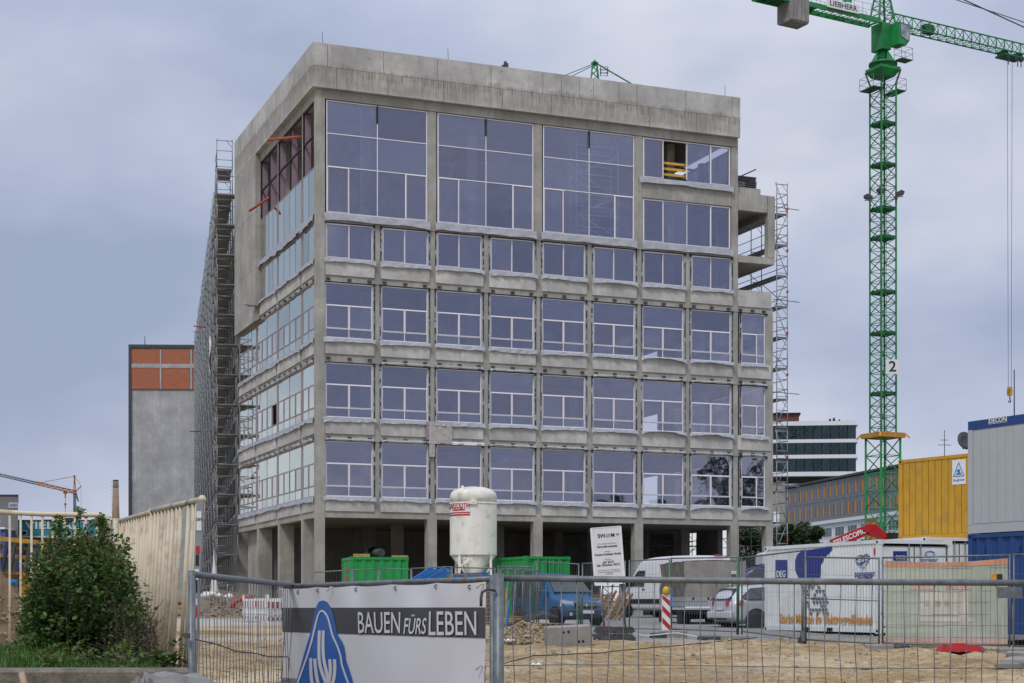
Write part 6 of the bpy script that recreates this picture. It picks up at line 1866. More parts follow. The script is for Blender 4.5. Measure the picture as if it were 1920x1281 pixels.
for s_ in (-1,1):
    mb = MB(); mb.cbox(1.75,1.9,s_*1.08-0.12,s_*1.08+0.12,1.35,1.75,0.03); mb.build('wing_mirror', M['blackp'], WV)
mb = MB(); mb.box(-2.75,-2.70,-0.25,0.25,2.60,2.68); mb.build('brake_light', M['taill'], WV)

# --- tarpaulin truck seen from behind
tx_, ty_ = XW(1341,56.0), 56.0
TK = thing('tarpaulin_truck', 'small flatbed truck with a grey-brown tarpaulin seen from behind', 'truck', (tx_, ty_, ground_z(tx_,ty_)-0.10), R(90+8))
# local x forward (away), y left
M['tarp'] = mat('tarpaulin', (0.29,0.268,0.23), 0.7, 0, 0.12, 3, (0.20,0.175,0.14), 0.45, 1.6, 0.5, 14, streak=0.25)
M['boardg'] = mat('board_aluminium', (0.38,0.39,0.395), 0.45, 0.2, 0.12)
M['tarp_shade'] = mat('tarpaulin_side_shade', (0.15,0.125,0.095), 0.75, 0, 0.15, 3, (0.10,0.08,0.06), 0.4, 2.0, 0.5, 14)  # same cloth as the rear; the shadow on the sides is put into the colour
zg_t = ground_z(tx_,ty_)-0.10
tzt = lambda y: CZ+(HOR-y)*56/F - zg_t
hw = 1.09
zf, zb2, zt2 = tzt(1137), tzt(1119), tzt(1052)
mb = MB(); mb.grid(lambda s,t: (0.0-0.02*math.sin(9*s+4*t)-0.015*math.sin(21*s), lerp(hw,-hw,s), lerp(zb2-0.03,zt2,t)), 26, 14); mb.build('rear_tarpaulin', M['tarp'], TK)
mb = MB(); mb.grid(lambda s,t: (lerp(0.0,3.6,s), hw+0.02*math.sin(13*s+6*t)+0.02*math.sin(29*s-9*t), lerp(zb2-0.03,zt2-0.03,t)), 30, 14); mb.build('side_tarpaulin', M['tarp_shade'], TK)
mb = MB(); mb.grid(lambda s,t: (lerp(0.0,3.6,s), -hw-0.02*math.sin(13*s+6*t), lerp(zb2-0.03,zt2-0.03,t)), 20, 8); mb.build('side_tarpaulin', M['tarp_shade'], TK)
mb = MB(); mb.grid(lambda s,t: (lerp(0.0,3.6,s), lerp(hw,-hw,t), zt2+0.03*math.sin(math.pi*t)-0.02*abs(math.sin(9*s))), 16, 10); mb.build('roof_tarpaulin', M['tarp'], TK)
for z0, z1 in ((zf+0.0, zf+0.15), (zf+0.165, zb2-0.01)):
    mb = MB(); mb.box(-0.04,0.0,-hw,hw,z0,z1); mb.build('tail_board', M['boardg'], TK)
    mb = MB(); mb.box(0.02,3.6,hw,hw+0.04,z0,z1); mb.box(0.02,3.6,-hw-0.04,-hw,z0,z1); mb.build('side_board', M['boardg'], TK)
mb = MB(); mb.box(-0.02,3.6,-hw,hw,zf-0.12,zf-0.01); mb.box(-0.05,0.0,-hw,hw,zf-0.07,zf-0.005); mb.build('bed', M['frame'], TK)
for i in range(4):
    mb = MB(); y = -0.8+i*0.53; mb.box(-0.06,-0.03,y-0.03,y+0.03,zb2-0.10,zb2-0.02); mb.build('buckle', M['blackp'], TK)
mb = MB(); mb.box(0.2,5.4,-0.42,-0.32,0.45,zf-0.12); mb.box(0.2,5.4,0.32,0.42,0.45,zf-0.12); mb.box(0.05,0.12,-0.95,0.95,0.45,0.55); mb.box(0.9,1.1,-0.8,0.8,0.28,0.5); mb.build('chassis', M['dark'], TK)
mb = MB(); mb.box(0.12,0.16,-1.0,1.0,0.52,zf-0.14); mb.build('underrun_panel', mat('dark_blue_panel',(0.012,0.022,0.055),0.5), TK)
add_wheels(TK, (0.95,3.75), 1.0, 0.34, 0.34, 6, False)
for s_ in (-1,1):
    mb = MB(); mb.box(0.04,0.10,s_*0.82-0.17,s_*0.82+0.17,0.62,0.76); mb.build('tail_lamp', M['taill'], TK)
mb = MB(); mb.box(0.04,0.1,-0.27,0.27,0.58,0.69); mb.build('number_plate', M['plate'], TK)
mb = MB(); mb.box(-0.05,-0.035,-0.78,-0.55,lerp(zb2,zt2,0.62),lerp(zb2,zt2,0.72)); mb.build('sticker', M['whitecl'], TK)
mb = MB(); mb.box(-0.053,-0.05,-0.77,-0.56,lerp(zb2,zt2,0.625),lerp(zb2,zt2,0.645)); mb.build('sticker_line', M['cgreen'], TK)
loft(TK, [sc(3.65,0.80,0.72,0.5,1.2,2.1), sc(4.1,0.80,0.72,0.45,1.2,2.1), sc(4.5,0.80,0.68,0.45,1.2,1.8), sc(4.9,0.76,0.6,0.45,1.0,1.2)], M['blackp'], 'cab', 1)

# --- blue van with white roof box, mostly hidden
bx_, by_ = XW(1428,62.0), 62.0
BV = thing('blue_truck', 'blue cab with white roof showing between tarpaulin and container', 'truck', (bx_+0.5, by_, ground_z(bx_,by_)), R(180))
loft(BV, [sc(-2.6,0.95,0.86,0.4,1.25,2.12), sc(-1.0,0.98,0.88,0.35,1.25,2.16), sc(0.9,0.98,0.86,0.35,1.25,2.12), sc(1.3,0.96,0.80,0.35,1.2,1.9), sc(1.9,0.94,0.74,0.35,1.1,1.25), sc(2.3,0.86,0.68,0.4,0.8,0.95)], paint('truck_blue', (0.012,0.035,0.13)), 'cab', 2)
add_wheels(BV, (-1.5,1.5), 0.985, 0.34)
quad_on('side_window', [(0.9,0.90,1.98),(1.5,0.95,1.36),(0.2,0.98,1.34),(0.2,0.91,1.98)], 'carglass', BV)
mb = MB(); mb.cbox(-2.6,0.6,-0.98,0.98,2.17,2.62,0.08); mb.build('roof_box', M['pwhite'], BV)

# ------------------------------------------------------------------ mesh fences in the middle distance
def fence_panel(label, A, B, zA0, zA1, zB0, zB1, r=0.021, step=0.10, wr=0.0035, group='steel mesh fence panels', each=False, rails=(0.28,0.55,0.80), sag=0.0, mid=None, seed=1):
    """A, B: (x, y) of the two posts; z0/z1: bottom and top at each post"""
    rr = random.Random(seed)
    t = thing('mesh_fence', label, 'fence', (A[0], A[1], zA0), 0, group)
    dx, dy = B[0]-A[0], B[1]-A[1]; L = math.hypot(dx, dy)
    def P(s, h, off=0.0):
        z0 = lerp(zA0, zB0, s) - zA0; z1 = lerp(zA1, zB1, s) - zA0
        return Vector((dx*s - dy/L*off, dy*s + dx/L*off, lerp(z0, z1, h)))
    for s in (0.0, 1.0):
        mb = MB(); mb.tube(P(s,-0.02), P(s,1.012), r, 10); mb.build('post', M['steel'], t)
    for h, nm in ((1.0,'top_rail'), (0.04,'bottom_rail')):
        mb = MB(); mb.path([P(0.0,h), P(0.33,h)+Vector((0,0,-sag*0.8)), P(0.66,h)+Vector((0,0,-sag)), P(1.0,h)], r, 10); mb.build(nm, M['steel'], t)
    if mid:
        mb = MB(); mb.tube(P(0,mid), P(1,mid), r*0.7, 6); mb.build('middle_rail', M['steel'], t)
    n = int(L/step); jm = MB()
    for i in range(1, n):
        s = i/n; wob = rr.uniform(-0.004,0.004); b = rr.uniform(-0.012,0.012)
        mb = MB() if each else jm
        if each:
            mb.path([P(s,0.04), P(s+wob,0.3,b), P(s-wob*0.5,0.62,-b), P(s+wob,0.80,b*0.7), P(s,1.0)], wr, 5)
            mb.build('wire', M['steel'], t)
        else:
            mb.tube(P(s,0.04), P(s+wob*0.3,1.0), wr, 3, cap=False)
    for h in rails:
        mb = MB() if each else jm
        if each:
            mb.path([P(k/8,h,0.006)+Vector((0,0,rr.uniform(-0.006,0.006))) for k in range(9)], wr, 5); mb.build('wire', M['steel'], t)
        else: mb.tube(P(0,h,0.006), P(1,h,0.006), wr, 3, cap=False)
    if not each: jm.build('wire_mesh', M['steel'], t, 'stuff')
    return t, P
def mid_panel(label, x0, y0, Z0, x1, y1, Z1, seed, **kw):
    A = (XW(x0,Z0), Z0); B = (XW(x1,Z1), Z1)
    return fence_panel(label, A, B, ground_z(*A)+0.06, CZ+(HOR-y0)*Z0/F, ground_z(*B)+0.06, CZ+(HOR-y1)*Z1/F, seed=seed, **kw)
FP = [
 ('site fence panel at the left end of the row before the green container', 590,1073,55, 660,1069,55),
 ('site fence panel second from the left before the green container', 662,1069,55, 709,1067,55.5),
 ('site fence panel between the green container and the blue beams', 711,1066,55.5, 770,1068,55),
 ('site fence panel in front of the blue beams', 772,1066,55, 846,1063,54),
 ('site fence panel in front of the pallets below the silo', 848,1064,54, 928,1066,53),
 ('site fence panel right behind the foreground fence post', 934,1062,52, 1000,1063,51.5),
 ('site fence panel standing right before the blue van windscreen', 1006,1053,52.5, 1085,1058,51),
 ('site fence panel between the blue van and the notice board', 1092,1057,50, 1172,1053,47),
 ('site fence panel just right of the notice board', 1180,1052,46.5, 1255,1048,46),
 ('site fence panel in front of the tarpaulin truck', 1259,1047,46, 1382,1045,44),
 ('site fence panel rising in front of the silver car', 1391,1046,44, 1510,1032,38.6),
]
for i, p in enumerate(FP): mid_panel(p[0], *p[1:], seed=20+i)
# bundle of fence panels leaning together behind the foreground post
for i in range(4):
    x = 938+i*14
    mid_panel(['first','second','third','last'][i]+' panel from the left in the bundle of leaning fence panels', x, 1068+i*1.5, 49.5+0.15*i, x+30, 1066+i, 50.5+0.15*i, seed=60+i, step=0.07, wr=0.006)
# green clamp posts
for i,(x,y,Z) in enumerate(((1256.5,1046,45.9),(1383,1044,43.9),(1000,1062,51.4),(1088,1120,50.5))):
    a = W(x,y,Z); mb = MB(); g0 = ground_z(a.x,Z); mb.tube((0,0,0),(0.03,0,a.z-g0),0.028,8); mb.build
    o = mb.build('fence_stake', mat('clamp_green_%d'%i,(0.01,0.10,0.03),0.5)); o.location = (a.x, Z-0.06, g0)
    tag(o, 'dark green steel stake ' + ['beside the red and white beacon','between the truck and the silver car','left of the blue van','in front of the blue van bumper'][i], 'stake')
# gate panel with castor, and the panel with the faded banner
gt, GP = mid_panel('rolling gate panel with a castor in front of the white container', 1511,1045,38.4, 1648,1047,36.2, 71, mid=0.52)
ct = MB(); ct.lathe([(0.11,-0.03),(0.11,0.03)],16); o = ct.build('castor_wheel', M['rubber'], gt); o.location = (-0.10,-0.05,0.06); o.rotation_euler = (R(90),0,R(20))
ct = MB(); ct.box(-0.14,-0.04,-0.09,-0.085,0.05,0.30); ct.box(-0.14,-0.04,-0.02,-0.015,0.05,0.30); ct.tube((-0.09,-0.05,0.3),(-0.09,-0.05,1.3),0.03,8); ct.build('castor_fork', M['steel'], gt)
bt, BP = mid_panel('mesh fence panel carrying the faded green banner', 1655,1046,36.2, 1893,1041,35.4, 72, rails=(0.12,0.25,0.37,0.5,0.62,0.75,0.87))
mid_panel('mesh fence panel at the right edge beyond the faded banner', 1901,1040,35.2, 2010,1038,34.0, 73)
def banner_mat():
    m, nt, out = new_mat('faded_banner'); vec = coords(nt, False)
    n1 = noise(nt, vec, 1.3, 4, 0.6)
    c = mixc(nt, maprange(nt, n1, 0.3, 0.7, 0, 1), (0.47,0.53,0.39), (0.62,0.65,0.53))
    p = pbr(nt, out, c, 0.6)
    t = nt.nodes.new('ShaderNodeBsdfTranslucent'); nt.links.new(c, t.inputs[0])
    tr = nt.nodes.new('ShaderNodeBsdfTransparent')
    m1 = nt.nodes.new('ShaderNodeMixShader'); m1.inputs[0].default_value = 0.35
    m2 = nt.nodes.new('ShaderNodeMixShader'); m2.inputs[0].default_value = 0.10
    nt.links.new(p.outputs[0], m1.inputs[1]); nt.links.new(t.outputs[0], m1.inputs[2])
    nt.links.new(m1.outputs[0], m2.inputs[1]); nt.links.new(tr.outputs[0], m2.inputs[2])
    nt.links.new(m2.outputs[0], out.inputs['Surface'])
    return m
M['fban'] = banner_mat()
fb = thing('fence_banner', 'faded green banner with orange border hanging on the mesh fence', 'banner', bt.location)
def fbp(s, h, off=0.03):
    w_ = 0.012*math.sin(9*s+5*h)+0.010*math.sin(23*s-8*h)+0.02*math.sin(3*s+2.0)
    edge = -0.02*math.sin(math.pi*s)*(1 if h > 0.9 else 0)
    p = BP(s, h, off + w_); return (p.x, p.y, p.z + edge - 0.05*math.sin(math.pi*s)*max(0,h-0.85)/0.12)
def fpatch(name, s0, s1, h0, h1, m, off, nu=12, nv=6):
    mb = MB(); mb.grid(lambda s,t: fbp(lerp(s0,s1,s), lerp(h0,h1,t), off), nu, nv); return mb.build(name, m, fb)
fpatch('cloth', 0.02, 0.985, 0.05, 0.97, M['fban'], 0.03, 40, 24)
M['fad_or'] = mat('faded_orange', (0.55,0.27,0.17), 0.65, 0, 0.15, 3)
M['fad_pk'] = mat('faded_pink', (0.55,0.36,0.31), 0.65, 0, 0.15, 3)
M['fad_cr'] = mat('faded_cream', (0.54,0.50,0.43), 0.65, 0, 0.12, 3)
fpatch('border', 0.02, 0.985, 0.90, 0.968, M['fad_or'], 0.018, 40, 3)
fpatch('border', 0.02, 0.985, 0.055, 0.11, M['fad_pk'], 0.018, 40, 3)
fpatch('printed_house', 0.30, 0.60, 0.36, 0.62, M['fad_cr'], 0.018, 16, 6)
fpatch('printed_house', 0.62, 0.68, 0.22, 0.62, M['fad_cr'], 0.018, 6, 8)
fpatch('printed_roof', 0.22, 0.42, 0.64, 0.69, M['fad_pk'], 0.018, 12, 3); fpatch('printed_roof', 0.50, 0.70, 0.64, 0.69, M['fad_pk'], 0.018, 12, 3)
fpatch('printed_strip', 0.30, 0.72, 0.29, 0.335, M['fad_cr'], 0.018, 16, 2)
for s0 in (0.33, 0.41, 0.49): fpatch('printed_window', s0, s0+0.05, 0.46, 0.52, M['fban'], 0.012, 3, 2)
fpatch('corner_logo', 0.86, 0.90, 0.735, 0.80, M['orsh'], 0.012, 2, 2); fpatch('corner_logo', 0.90, 0.945, 0.735, 0.80, M['blackp'], 0.012, 2, 2)

# ------------------------------------------------------------------ fence feet, blocks, beacon, notice board
def foot(label, px_, py_, Z, w, h, d, rz=0.0, m='block', name='fence_base_block', group='concrete fence feet'):
    p = W(px_, py_, Z); g = ground_z(p.x, Z)
    mb = MB(); mb.cbox(-w/2,w/2,-d/2,d/2,-0.03,h,0.035)
    o = mb.build(name, M[m]); o.location = (p.x, Z, g); o.rotation_euler = (0,0,rz); tag(o, label, 'fence foot', group)
foot('long grey concrete foot below the red and white beacon', 1262,1190,43.5, 0.74,0.20,0.25)
foot('dark foot left of the one below the beacon', 1234,1190,43.2, 0.42,0.14,0.25, R(15), 'rubber')
foot('grey concrete foot in front of the silver car', 1377,1198,41.6, 0.72,0.14,0.25)
foot('black rubber foot in front of the truck wheels', 1330,1198,41.8, 0.62,0.10,0.3, R(-5), 'rubber')
foot('grey concrete foot at the joint of gate and banner fence', 1650,1225,35.6, 0.62,0.16,0.25, R(-6))
foot('mossy dark foot touching the joint foot of the banner fence', 1688,1224,35.6, 0.36,0.15,0.3, R(10), 'rubber')
foot('grey concrete foot at the right edge under the banner fence', 1898,1232,34.2, 0.62,0.17,0.28, R(4))
foot('grey timber-like block behind the notice board legs', 1148,1188,44.5, 0.66,0.17,0.25, R(5))
foot('flat dark slab behind the notice board legs', 1120,1192,43.6, 0.60,0.10,0.35, R(-4), 'rubber')
# red plastic foot
rp = W(1800, 1228, 34.4)
rf = thing('plastic_fence_base', 'flat red plastic fence foot lying on the sand', 'fence foot', (rp.x, 34.4, ground_z(rp.x,34.4)+0.07), R(3))
mb = MB(); 
mb.prism([(-0.48,0.0),(-0.42,0.12),(-0.20,0.15),(0.20,0.15),(0.44,0.10),(0.50,0.02),(0.46,0)], lambda a,b,d:(a,d,b), -0.17, 0.17); mb.build('slab', M['red'], rf)
mb = MB(); mb.box(-0.14,0.10,-0.12,0.12,0.148,0.175); mb.build('socket', M['red'], rf)
mb = MB(); mb.box(0.22,0.34,-0.06,0.06,0.118,0.136); mb.box(-0.36,-0.26,-0.06,0.06,0.132,0.150); mb.build('slot', M['dark'], rf)
# beacon board
bq = W(1249, 1135, 45.2); bg = ground_z(bq.x,45.2)
BE = thing('beacon_board', 'red and white striped beacon board with a yellow lamp', 'beacon', (bq.x, 45.2, bg), R(6))
bw, bh, b0 = 0.125, 1.04, 0.10
mb = MB(); mb.box(-bw,bw,-0.02,0.02,b0,b0+bh); mb.build('board', M['white'], BE)
for k in range(4):
    zc = b0 + 0.04 + k*0.34
    pl = []
    for a,b in ((-bw+0.012, zc+0.20),(bw-0.012, zc-0.03),(bw-0.012, zc+0.13),(-bw+0.012, zc+0.36)): pl.append((a, min(max(b, b0+0.015), b0+bh-0.015)))
    if pl[0][1] >= pl[3][1] - 0.01 and pl[1][1] >= pl[2][1]-0.01: continue
    mb = MB(); mb.prism(pl, lambda a,b,d:(a,d,b), -0.025, -0.0205); mb.build('red_stripe', M['red'], BE)
mb = MB(); mb.box(-0.16,0.16,-0.10,0.10,0,0.09); mb.build('foot', M['cgreen'], BE)
mb = MB(); mb.lathe([(0.08,b0+bh),(0.095,b0+bh+0.04),(0.095,b0+bh+0.12),(0.075,b0+bh+0.19),(0.03,b0+bh+0.22)],16); mb.build('lamp', mat('lamp_yellow',(0.62,0.36,0.01),0.35), BE)
mb = MB(); mb.box(bw+0.01,bw+0.05,-0.02,0.02,b0+0.7,b0+bh+0.2); mb.build('side_reflector', M['cyanp'], BE)
# notice board
nq = W(1151.5, 1135, 42.0); ng = ground_z(nq.x, 42.0)
NB = thing('notice_board', 'white notice board on two steel legs with dark feet', 'notice board', (nq.x, 42.0, ng), 0, rot=(R(3), R(-4.5), R(0)))
k_ = 42.0/F; zz = lambda y: CZ+(HOR-y)*k_-ng
zb_, zt_n = zz(1094), zz(989); hw_ = 27.5*k_
mb = MB(); mb.box(-hw_,hw_,-0.02,0.02,zb_,zt_n); mb.build('board', mat('notice_white',(0.70,0.71,0.73),0.4,0,0.03), NB)
mb = MB()
for s_ in (-1,1): mb.box(s_*hw_-0.022,s_*hw_+0.022,-0.03,0.03,zb_-0.01,zt_n+0.01)
mb.box(-hw_,hw_,-0.03,0.03,zb_-0.03,zb_); mb.box(-hw_,hw_,-0.03,0.03,zt_n,zt_n+0.02)
mb.build('board_frame', M['frame'], NB)
for s_ in (-1,1):
    mb = MB(); mb.tube((s_*(hw_-0.12),0.03,zb_-0.005),(s_*(hw_-0.10)+0.06,0.05,0.0),0.026,8); mb.build('leg', M['steel'], NB)
H_ = zt_n-zb_
RX = (R(90),0,0)
def nline(txt, f, size, m='blackp', bold=0.0): text('lettering', txt, NB, M[m], (0,-0.024,zt_n-f*H_), RX, size, 0.001, 1.0, 0, 'CENTER', bold)
text('lettering', 'SW', NB, M['blackp'], (-0.125,-0.024,zt_n-0.145*H_), RX, 0.135, 0.001, 1.0, 0, 'CENTER', 0.004)
text('lettering', 'M', NB, M['blackp'], (0.165,-0.024,zt_n-0.145*H_), RX, 0.135, 0.001, 1.0, 0, 'CENTER', 0.004)
for i,(dx,m_) in enumerate(((-0.01,'cyanp'),(0.03,'cyanp'),(0.07,'cgreen'))):
    mb = MB(); zc = zt_n-0.145*H_; mb.prism([(dx-0.02,zc-0.048),(dx-0.002,zc-0.048),(dx+0.04,zc+0.048),(dx+0.022,zc+0.048)], lambda a,b,d:(a,d,b), -0.026, -0.021); mb.build('logo_stroke', M[m_], NB)
nline('Wir arbeiten für Sie am', 0.285, 0.05, 'greyp'); nline('Fernwärmenetz', 0.335, 0.082, 'blackp', 0.002)
nline('Projekt', 0.425, 0.045, 'greyp'); nline('Frieden-/Grafinger Straße', 0.475, 0.066, 'blackp', 0.002)
nline('Zeitraum', 0.565, 0.045, 'greyp'); nline('Juli 2015', 0.615, 0.082, 'blackp', 0.002); nline('bis Oktober 2015', 0.665, 0.082, 'blackp', 0.002)
nline('Wir bitten um Ihr Verständnis', 0.755, 0.045, 'greyp'); nline('für Beeinträchtigungen während', 0.79, 0.045, 'greyp'); nline('der Bauzeit', 0.825, 0.045, 'greyp'); nline('SWM Services GmbH', 0.905, 0.045, 'cyanp')
mb = MB(); mb.box(hw_-0.13,hw_-0.05,-0.026,-0.021,zt_n-0.15*H_,zt_n-0.12*H_); mb.build('sticker', M['wood'], NB)
for i,(px_,py_) in enumerate(((1134,1203),(1168,1200))):
    Zf = 41.5; p = W(px_,py_,Zf); g = ground_z(p.x,Zf)
    o = thing('base_weight', ['dark recycled-plastic base weight with a red top under the left board leg','dark recycled-plastic base weight under the right board leg'][i], 'base weight', (p.x, Zf, g-0.01), R(-6+12*i))
    for j, (z, sc_) in enumerate(((0.0,1.0),(0.19,0.98))):
        mb = MB(); w_, d_ = 0.295*sc_, 0.20*sc_
        prf = [(-w_,0.0),(-w_,0.07),(-w_*0.72,0.17),(w_*0.72,0.17),(w_,0.07),(w_,0)]
        if j: prf = [(-w_*0.7,0),(-w_,0.06),(-w_*0.75,0.17),(w_*0.75,0.17),(w_,0.06),(w_*0.7,0)]
        mb.prism(prf, lambda a,b,d:(a,d,z+b), -d_, d_); mb.build('weight_half', M['rubber'], o)
    if i == 0:
        mb = MB(); mb.box(-0.04,0.20,-0.17,0.1,0.361,0.369); mb.build('red_patch', M['red'], o)
# concrete block lying askew
cbp = W(1065, 1195, 38.5); cg = ground_z(cbp.x, 38.5)
cb_ = thing('concrete_block', 'pale concrete block with drilled holes lying askew on the sand', 'block', (cbp.x, 38.5, cg), 0, rot=(R(4), R(-2.5), R(5)))
mb = MB(); mb.cbox(-0.54,0.54,-0.18,0.22,-0.05,0.47,0.02); mb.build('body', M['block'], cb_)
for x,z in ((-0.12,0.33),(0.0,0.34),(0.24,0.10),(0.34,0.10)):
    mb = MB(); mb.lathe([(0.03,0),(0.03,0.004)],12); o = mb.build('drill_hole', M['dark'], cb_); o.location = (x,-0.185,z); o.rotation_euler = (R(90),0,0)

# ------------------------------------------------------------------ heaps (uncountable stones)
def heap(name, label, cat, x, y, rx, ry, h, m, stones, smat, seed, ssz=0.04, z0=None):
    rr = random.Random(seed); t = thing(name, label, cat, (x, y, (ground_z(x,y) if z0 is None else z0)))
    ph = [rr.uniform(0,6.3) for _ in range(6)]
    def hz(a, r_):
        k = max(0.0, 1 - r_**1.6)
        return h*k*(1+0.16*math.sin(3*a+ph[0])+0.10*math.sin(7*a+ph[1])) + 0.05*h*math.sin(9*r_+5*a+ph[2])*k
    mb = MB()
    mb.grid(lambda s,q: ((lambda a,r_: (rx*r_*math.cos(a)*(1+0.1*math.sin(2*a+ph[3])), ry*r_*math.sin(a), hz(a,r_)-0.04))(2*math.pi*s, q)), 48, 14)
    mb.build('mound', m, t)
    st = MB()
    for _ in range(stones):
        a = rr.uniform(0,6.283); r_ = math.sqrt(rr.random())*1.05
        p = Vector((rx*r_*math.cos(a), ry*r_*math.sin(a), hz(a,min(r_,1.0))))
        s = ssz*rr.lognormvariate(0,0.45)
        vs = [p+Vector((rr.uniform(-1,1),rr.uniform(-1,1),rr.uniform(-0.6,0.8)))*s for _ in range(6)]
        ax = [Vector((s,0,0)),Vector((-s,0,0)),Vector((0,s,0)),Vector((0,-s,0)),Vector((0,0,s*0.7)),Vector((0,0,-s*0.7))]
        vs = [p+v*rr.uniform(0.6,1.3)+Vector((rr.uniform(-.3,.3),rr.uniform(-.3,.3),rr.uniform(-.3,.3)))*s for v in ax]
        st.add(vs, [(0,2,4),(2,1,4),(1,3,4),(3,0,4),(2,0,5),(1,2,5),(3,1,5),(0,3,5)])
    st.build('stones', smat, t, 'stuff')
    return t
M['gravel'] = mat('pale_gravel', (0.33,0.265,0.17), 0.95, 0, 0.5, 9, (0.16,0.12,0.07), 0.6, 5)
M['earth'] = mat('brown_earth', (0.17,0.115,0.07), 0.95, 0, 0.35, 5, (0.09,0.06,0.04), 0.5, 3, 0.8, 20)
M['sandb'] = mat('dark_sand', (0.22,0.165,0.105), 0.95, 0, 0.3, 3, (0.14,0.10,0.06), 0.5, 1.5, 0.8, 14)
hx = XW(985,41); heap('gravel_heap', 'low heap of pale gravel left of the concrete block', 'gravel heap', hx, 41.0, 1.15, 0.9, 0.42, M['gravel'], 3600, M['gravel'], 3, 0.019)
hx = XW(1300,36.5)
hx = XW(412,84); heap('sand_bank', 'brown sand bank at the foot of the left scaffolding', 'sand bank', hx, 83.0, 4.2, 3.0, 1.1, M['sandb'], 500, M['sandb'], 4, 0.05)
hx = XW(395,72); heap('sand_bank', 'low sandy rise before the scaffolding foot', 'sand bank', hx, 72.0, 3.6, 2.0, 0.45, M['sandb'], 400, M['sandb'], 5, 0.06)
# loose stones over the sand
rr = random.Random(11); st = MB()
for _ in range(5200):
    y = rr.uniform(24, 46); x = rr.uniform(-0.22*y-0.5, 0.33*y+0.5)
    p = Vector((x,y,ground_z(x,y)+rough_h(x,y))); s = 0.019*rr.lognormvariate(0,0.6)
    ax = [Vector((s,0,0)),Vector((-s,0,0)),Vector((0,s,0)),Vector((0,-s,0)),Vector((0,0,s*0.8)),Vector((0,0,-s*0.5))]
    st.add([p+v*rr.uniform(0.6,1.4) for v in ax], [(0,2,4),(2,1,4),(1,3,4),(3,0,4),(2,0,5),(1,2,5),(3,1,5),(0,3,5)])
o = st.build('loose_gravel', M['gravel']); o['kind'] = 'stuff'; tag(o, 'pale pebbles strewn over the sandy ground', 'gravel')
# broken rock at the right edge
for i,(px_,py_,Z,s) in enumerate(((1912,1250,31.0,0.36),(1892,1262,30.0,0.22),(1918,1238,33.0,0.30))):
    p = W(px_,py_,Z); mb = MB(); rr = random.Random(90+i)
    n1, n2 = 12, 7
    mb.grid(lambda a,b: (s*(1+0.2*math.sin(7*a*6.28*0.3+i)+0.15*math.cos(11*b+i))*math.sin(math.pi*b)*math.cos(2*math.pi*a), s*0.8*math.sin(math.pi*b)*math.sin(2*math.pi*a), s*0.5*max(-0.6,min(0.55,math.cos(math.pi*b)*(1.2+0.4*math.sin(9*a+i)+0.3*math.sin(23*a))))), n1, n2, False)
    o = mb.build('rock_slab', M['block']); o.location = (p.x,Z,ground_z(p.x,Z)+0.08); tag(o, ['broad broken rock slab at the lower right edge','smaller rock slab in front of the broad one at the right','dark clod behind the broken slab at the right edge'][i], 'rock')
# litter and cables
def cable(label, pts, r=0.012, m='blackp', name='cable'):
    q = [Vector((XW(x,Z), Z, ground_z(XW(x,Z),Z)+rough_h(XW(x,Z),Z)+0.05+dz)) for x,Z,dz in pts]
    fine = []
    for i in range(len(q)-1):
        for k in range(6): fine.append(q[i].lerp(q[i+1],k/6)+Vector((0,0.15*math.sin(i*3+k),0)))
    fine.append(q[-1]); mb = MB(); mb.path(fine, r, 5); o = mb.build(name, M[m]); tag(o, label, 'cable')
cable('thin black cable snaking across the sand right of the fence post', [(936,31,0),(1000,33,0),(1120,34.5,0),(1220,36,0),(1330,39,0.02),(1420,41,0)])
cable('pale hose curving past the notice board feet', [(1165,43.5,0.1),(1210,43,0.02),(1270,42.6,0.1),(1310,42,0.02)], 0.014, 'white', 'hose')
for i,(px_,Z,w_) in enumerate(((1006,30.5,0.22),(1153,42.2,0.18),(955,40.0,0.25),(1030,43,0.3))):
    mb = MB(); x = XW(px_,Z)
    mb.grid(lambda s,t: (w_*(s-0.5), 0.6*w_*(t-0.5), 0.03+0.05*math.sin(7*s+i)*math.sin(5*t)), 6, 5, False)
    o = mb.build('plastic_scrap', M['white']); o.location = (x,Z,ground_z(x,Z)+0.03); tag(o, ['crumpled white plastic scrap on the sand behind the fence','white scrap lying between the board feet','white plastic bag at the left foot of the gravel heap','pale sheet lying behind the concrete block'][i], 'litter')
# planks, tubes and blue pipe left of the gravel heap
pl = thing('plank_pile', 'untidy pile of brown planks behind the gravel heap', 'planks', (XW(965,45), 45, ground_z(0,45)))
for i in range(9):
    mb = MB(); mb.bar((-0.5+0.03*i,0.1*(i%3),0.05+0.06*i),(0.75-0.05*i,0.35-0.06*(i%4),0.07+0.055*i),0.14,0.035); mb.build('plank', M['wood'] if i%2 else M['wood_d'], pl)
mb = MB(); mb.bar((0,0,0),(0.02,0,1.35),0.10,0.05); o = mb.build('timber_post', M['wood']); p = W(948,1185,43); o.location = (p.x,43,ground_z(p.x,43)); tag(o, 'upright wooden post beside the blue pipe', 'post')
mb = MB(); mb.path([(0,0,0),(0.05,0,0.3),(0.10,0,0.75),(0.10,0,1.0)],0.032,8); o = mb.build('blue_pipe', M['fblue']); p = W(946,1192,42.6); o.location = (p.x,42.6,ground_z(p.x,42.6)); tag(o, 'curved blue water pipe sticking out of the ground', 'pipe')
tb = thing('tube_bundle', 'bundle of black tubes curving over the gravel heap', 'tubes', (XW(960,42.5), 42.5, ground_z(0,42.5)))
for i in range(6):
    mb = MB(); mb.path([(-0.1,0.05*i,0.15),(0.3,0.05*i,0.42+0.03*i),(0.8,0.06*i,0.62+0.02*i),(1.2,0.05*i,0.55+0.02*(i%3))],0.02,5); mb.build('tube', M['rubber'], tb)

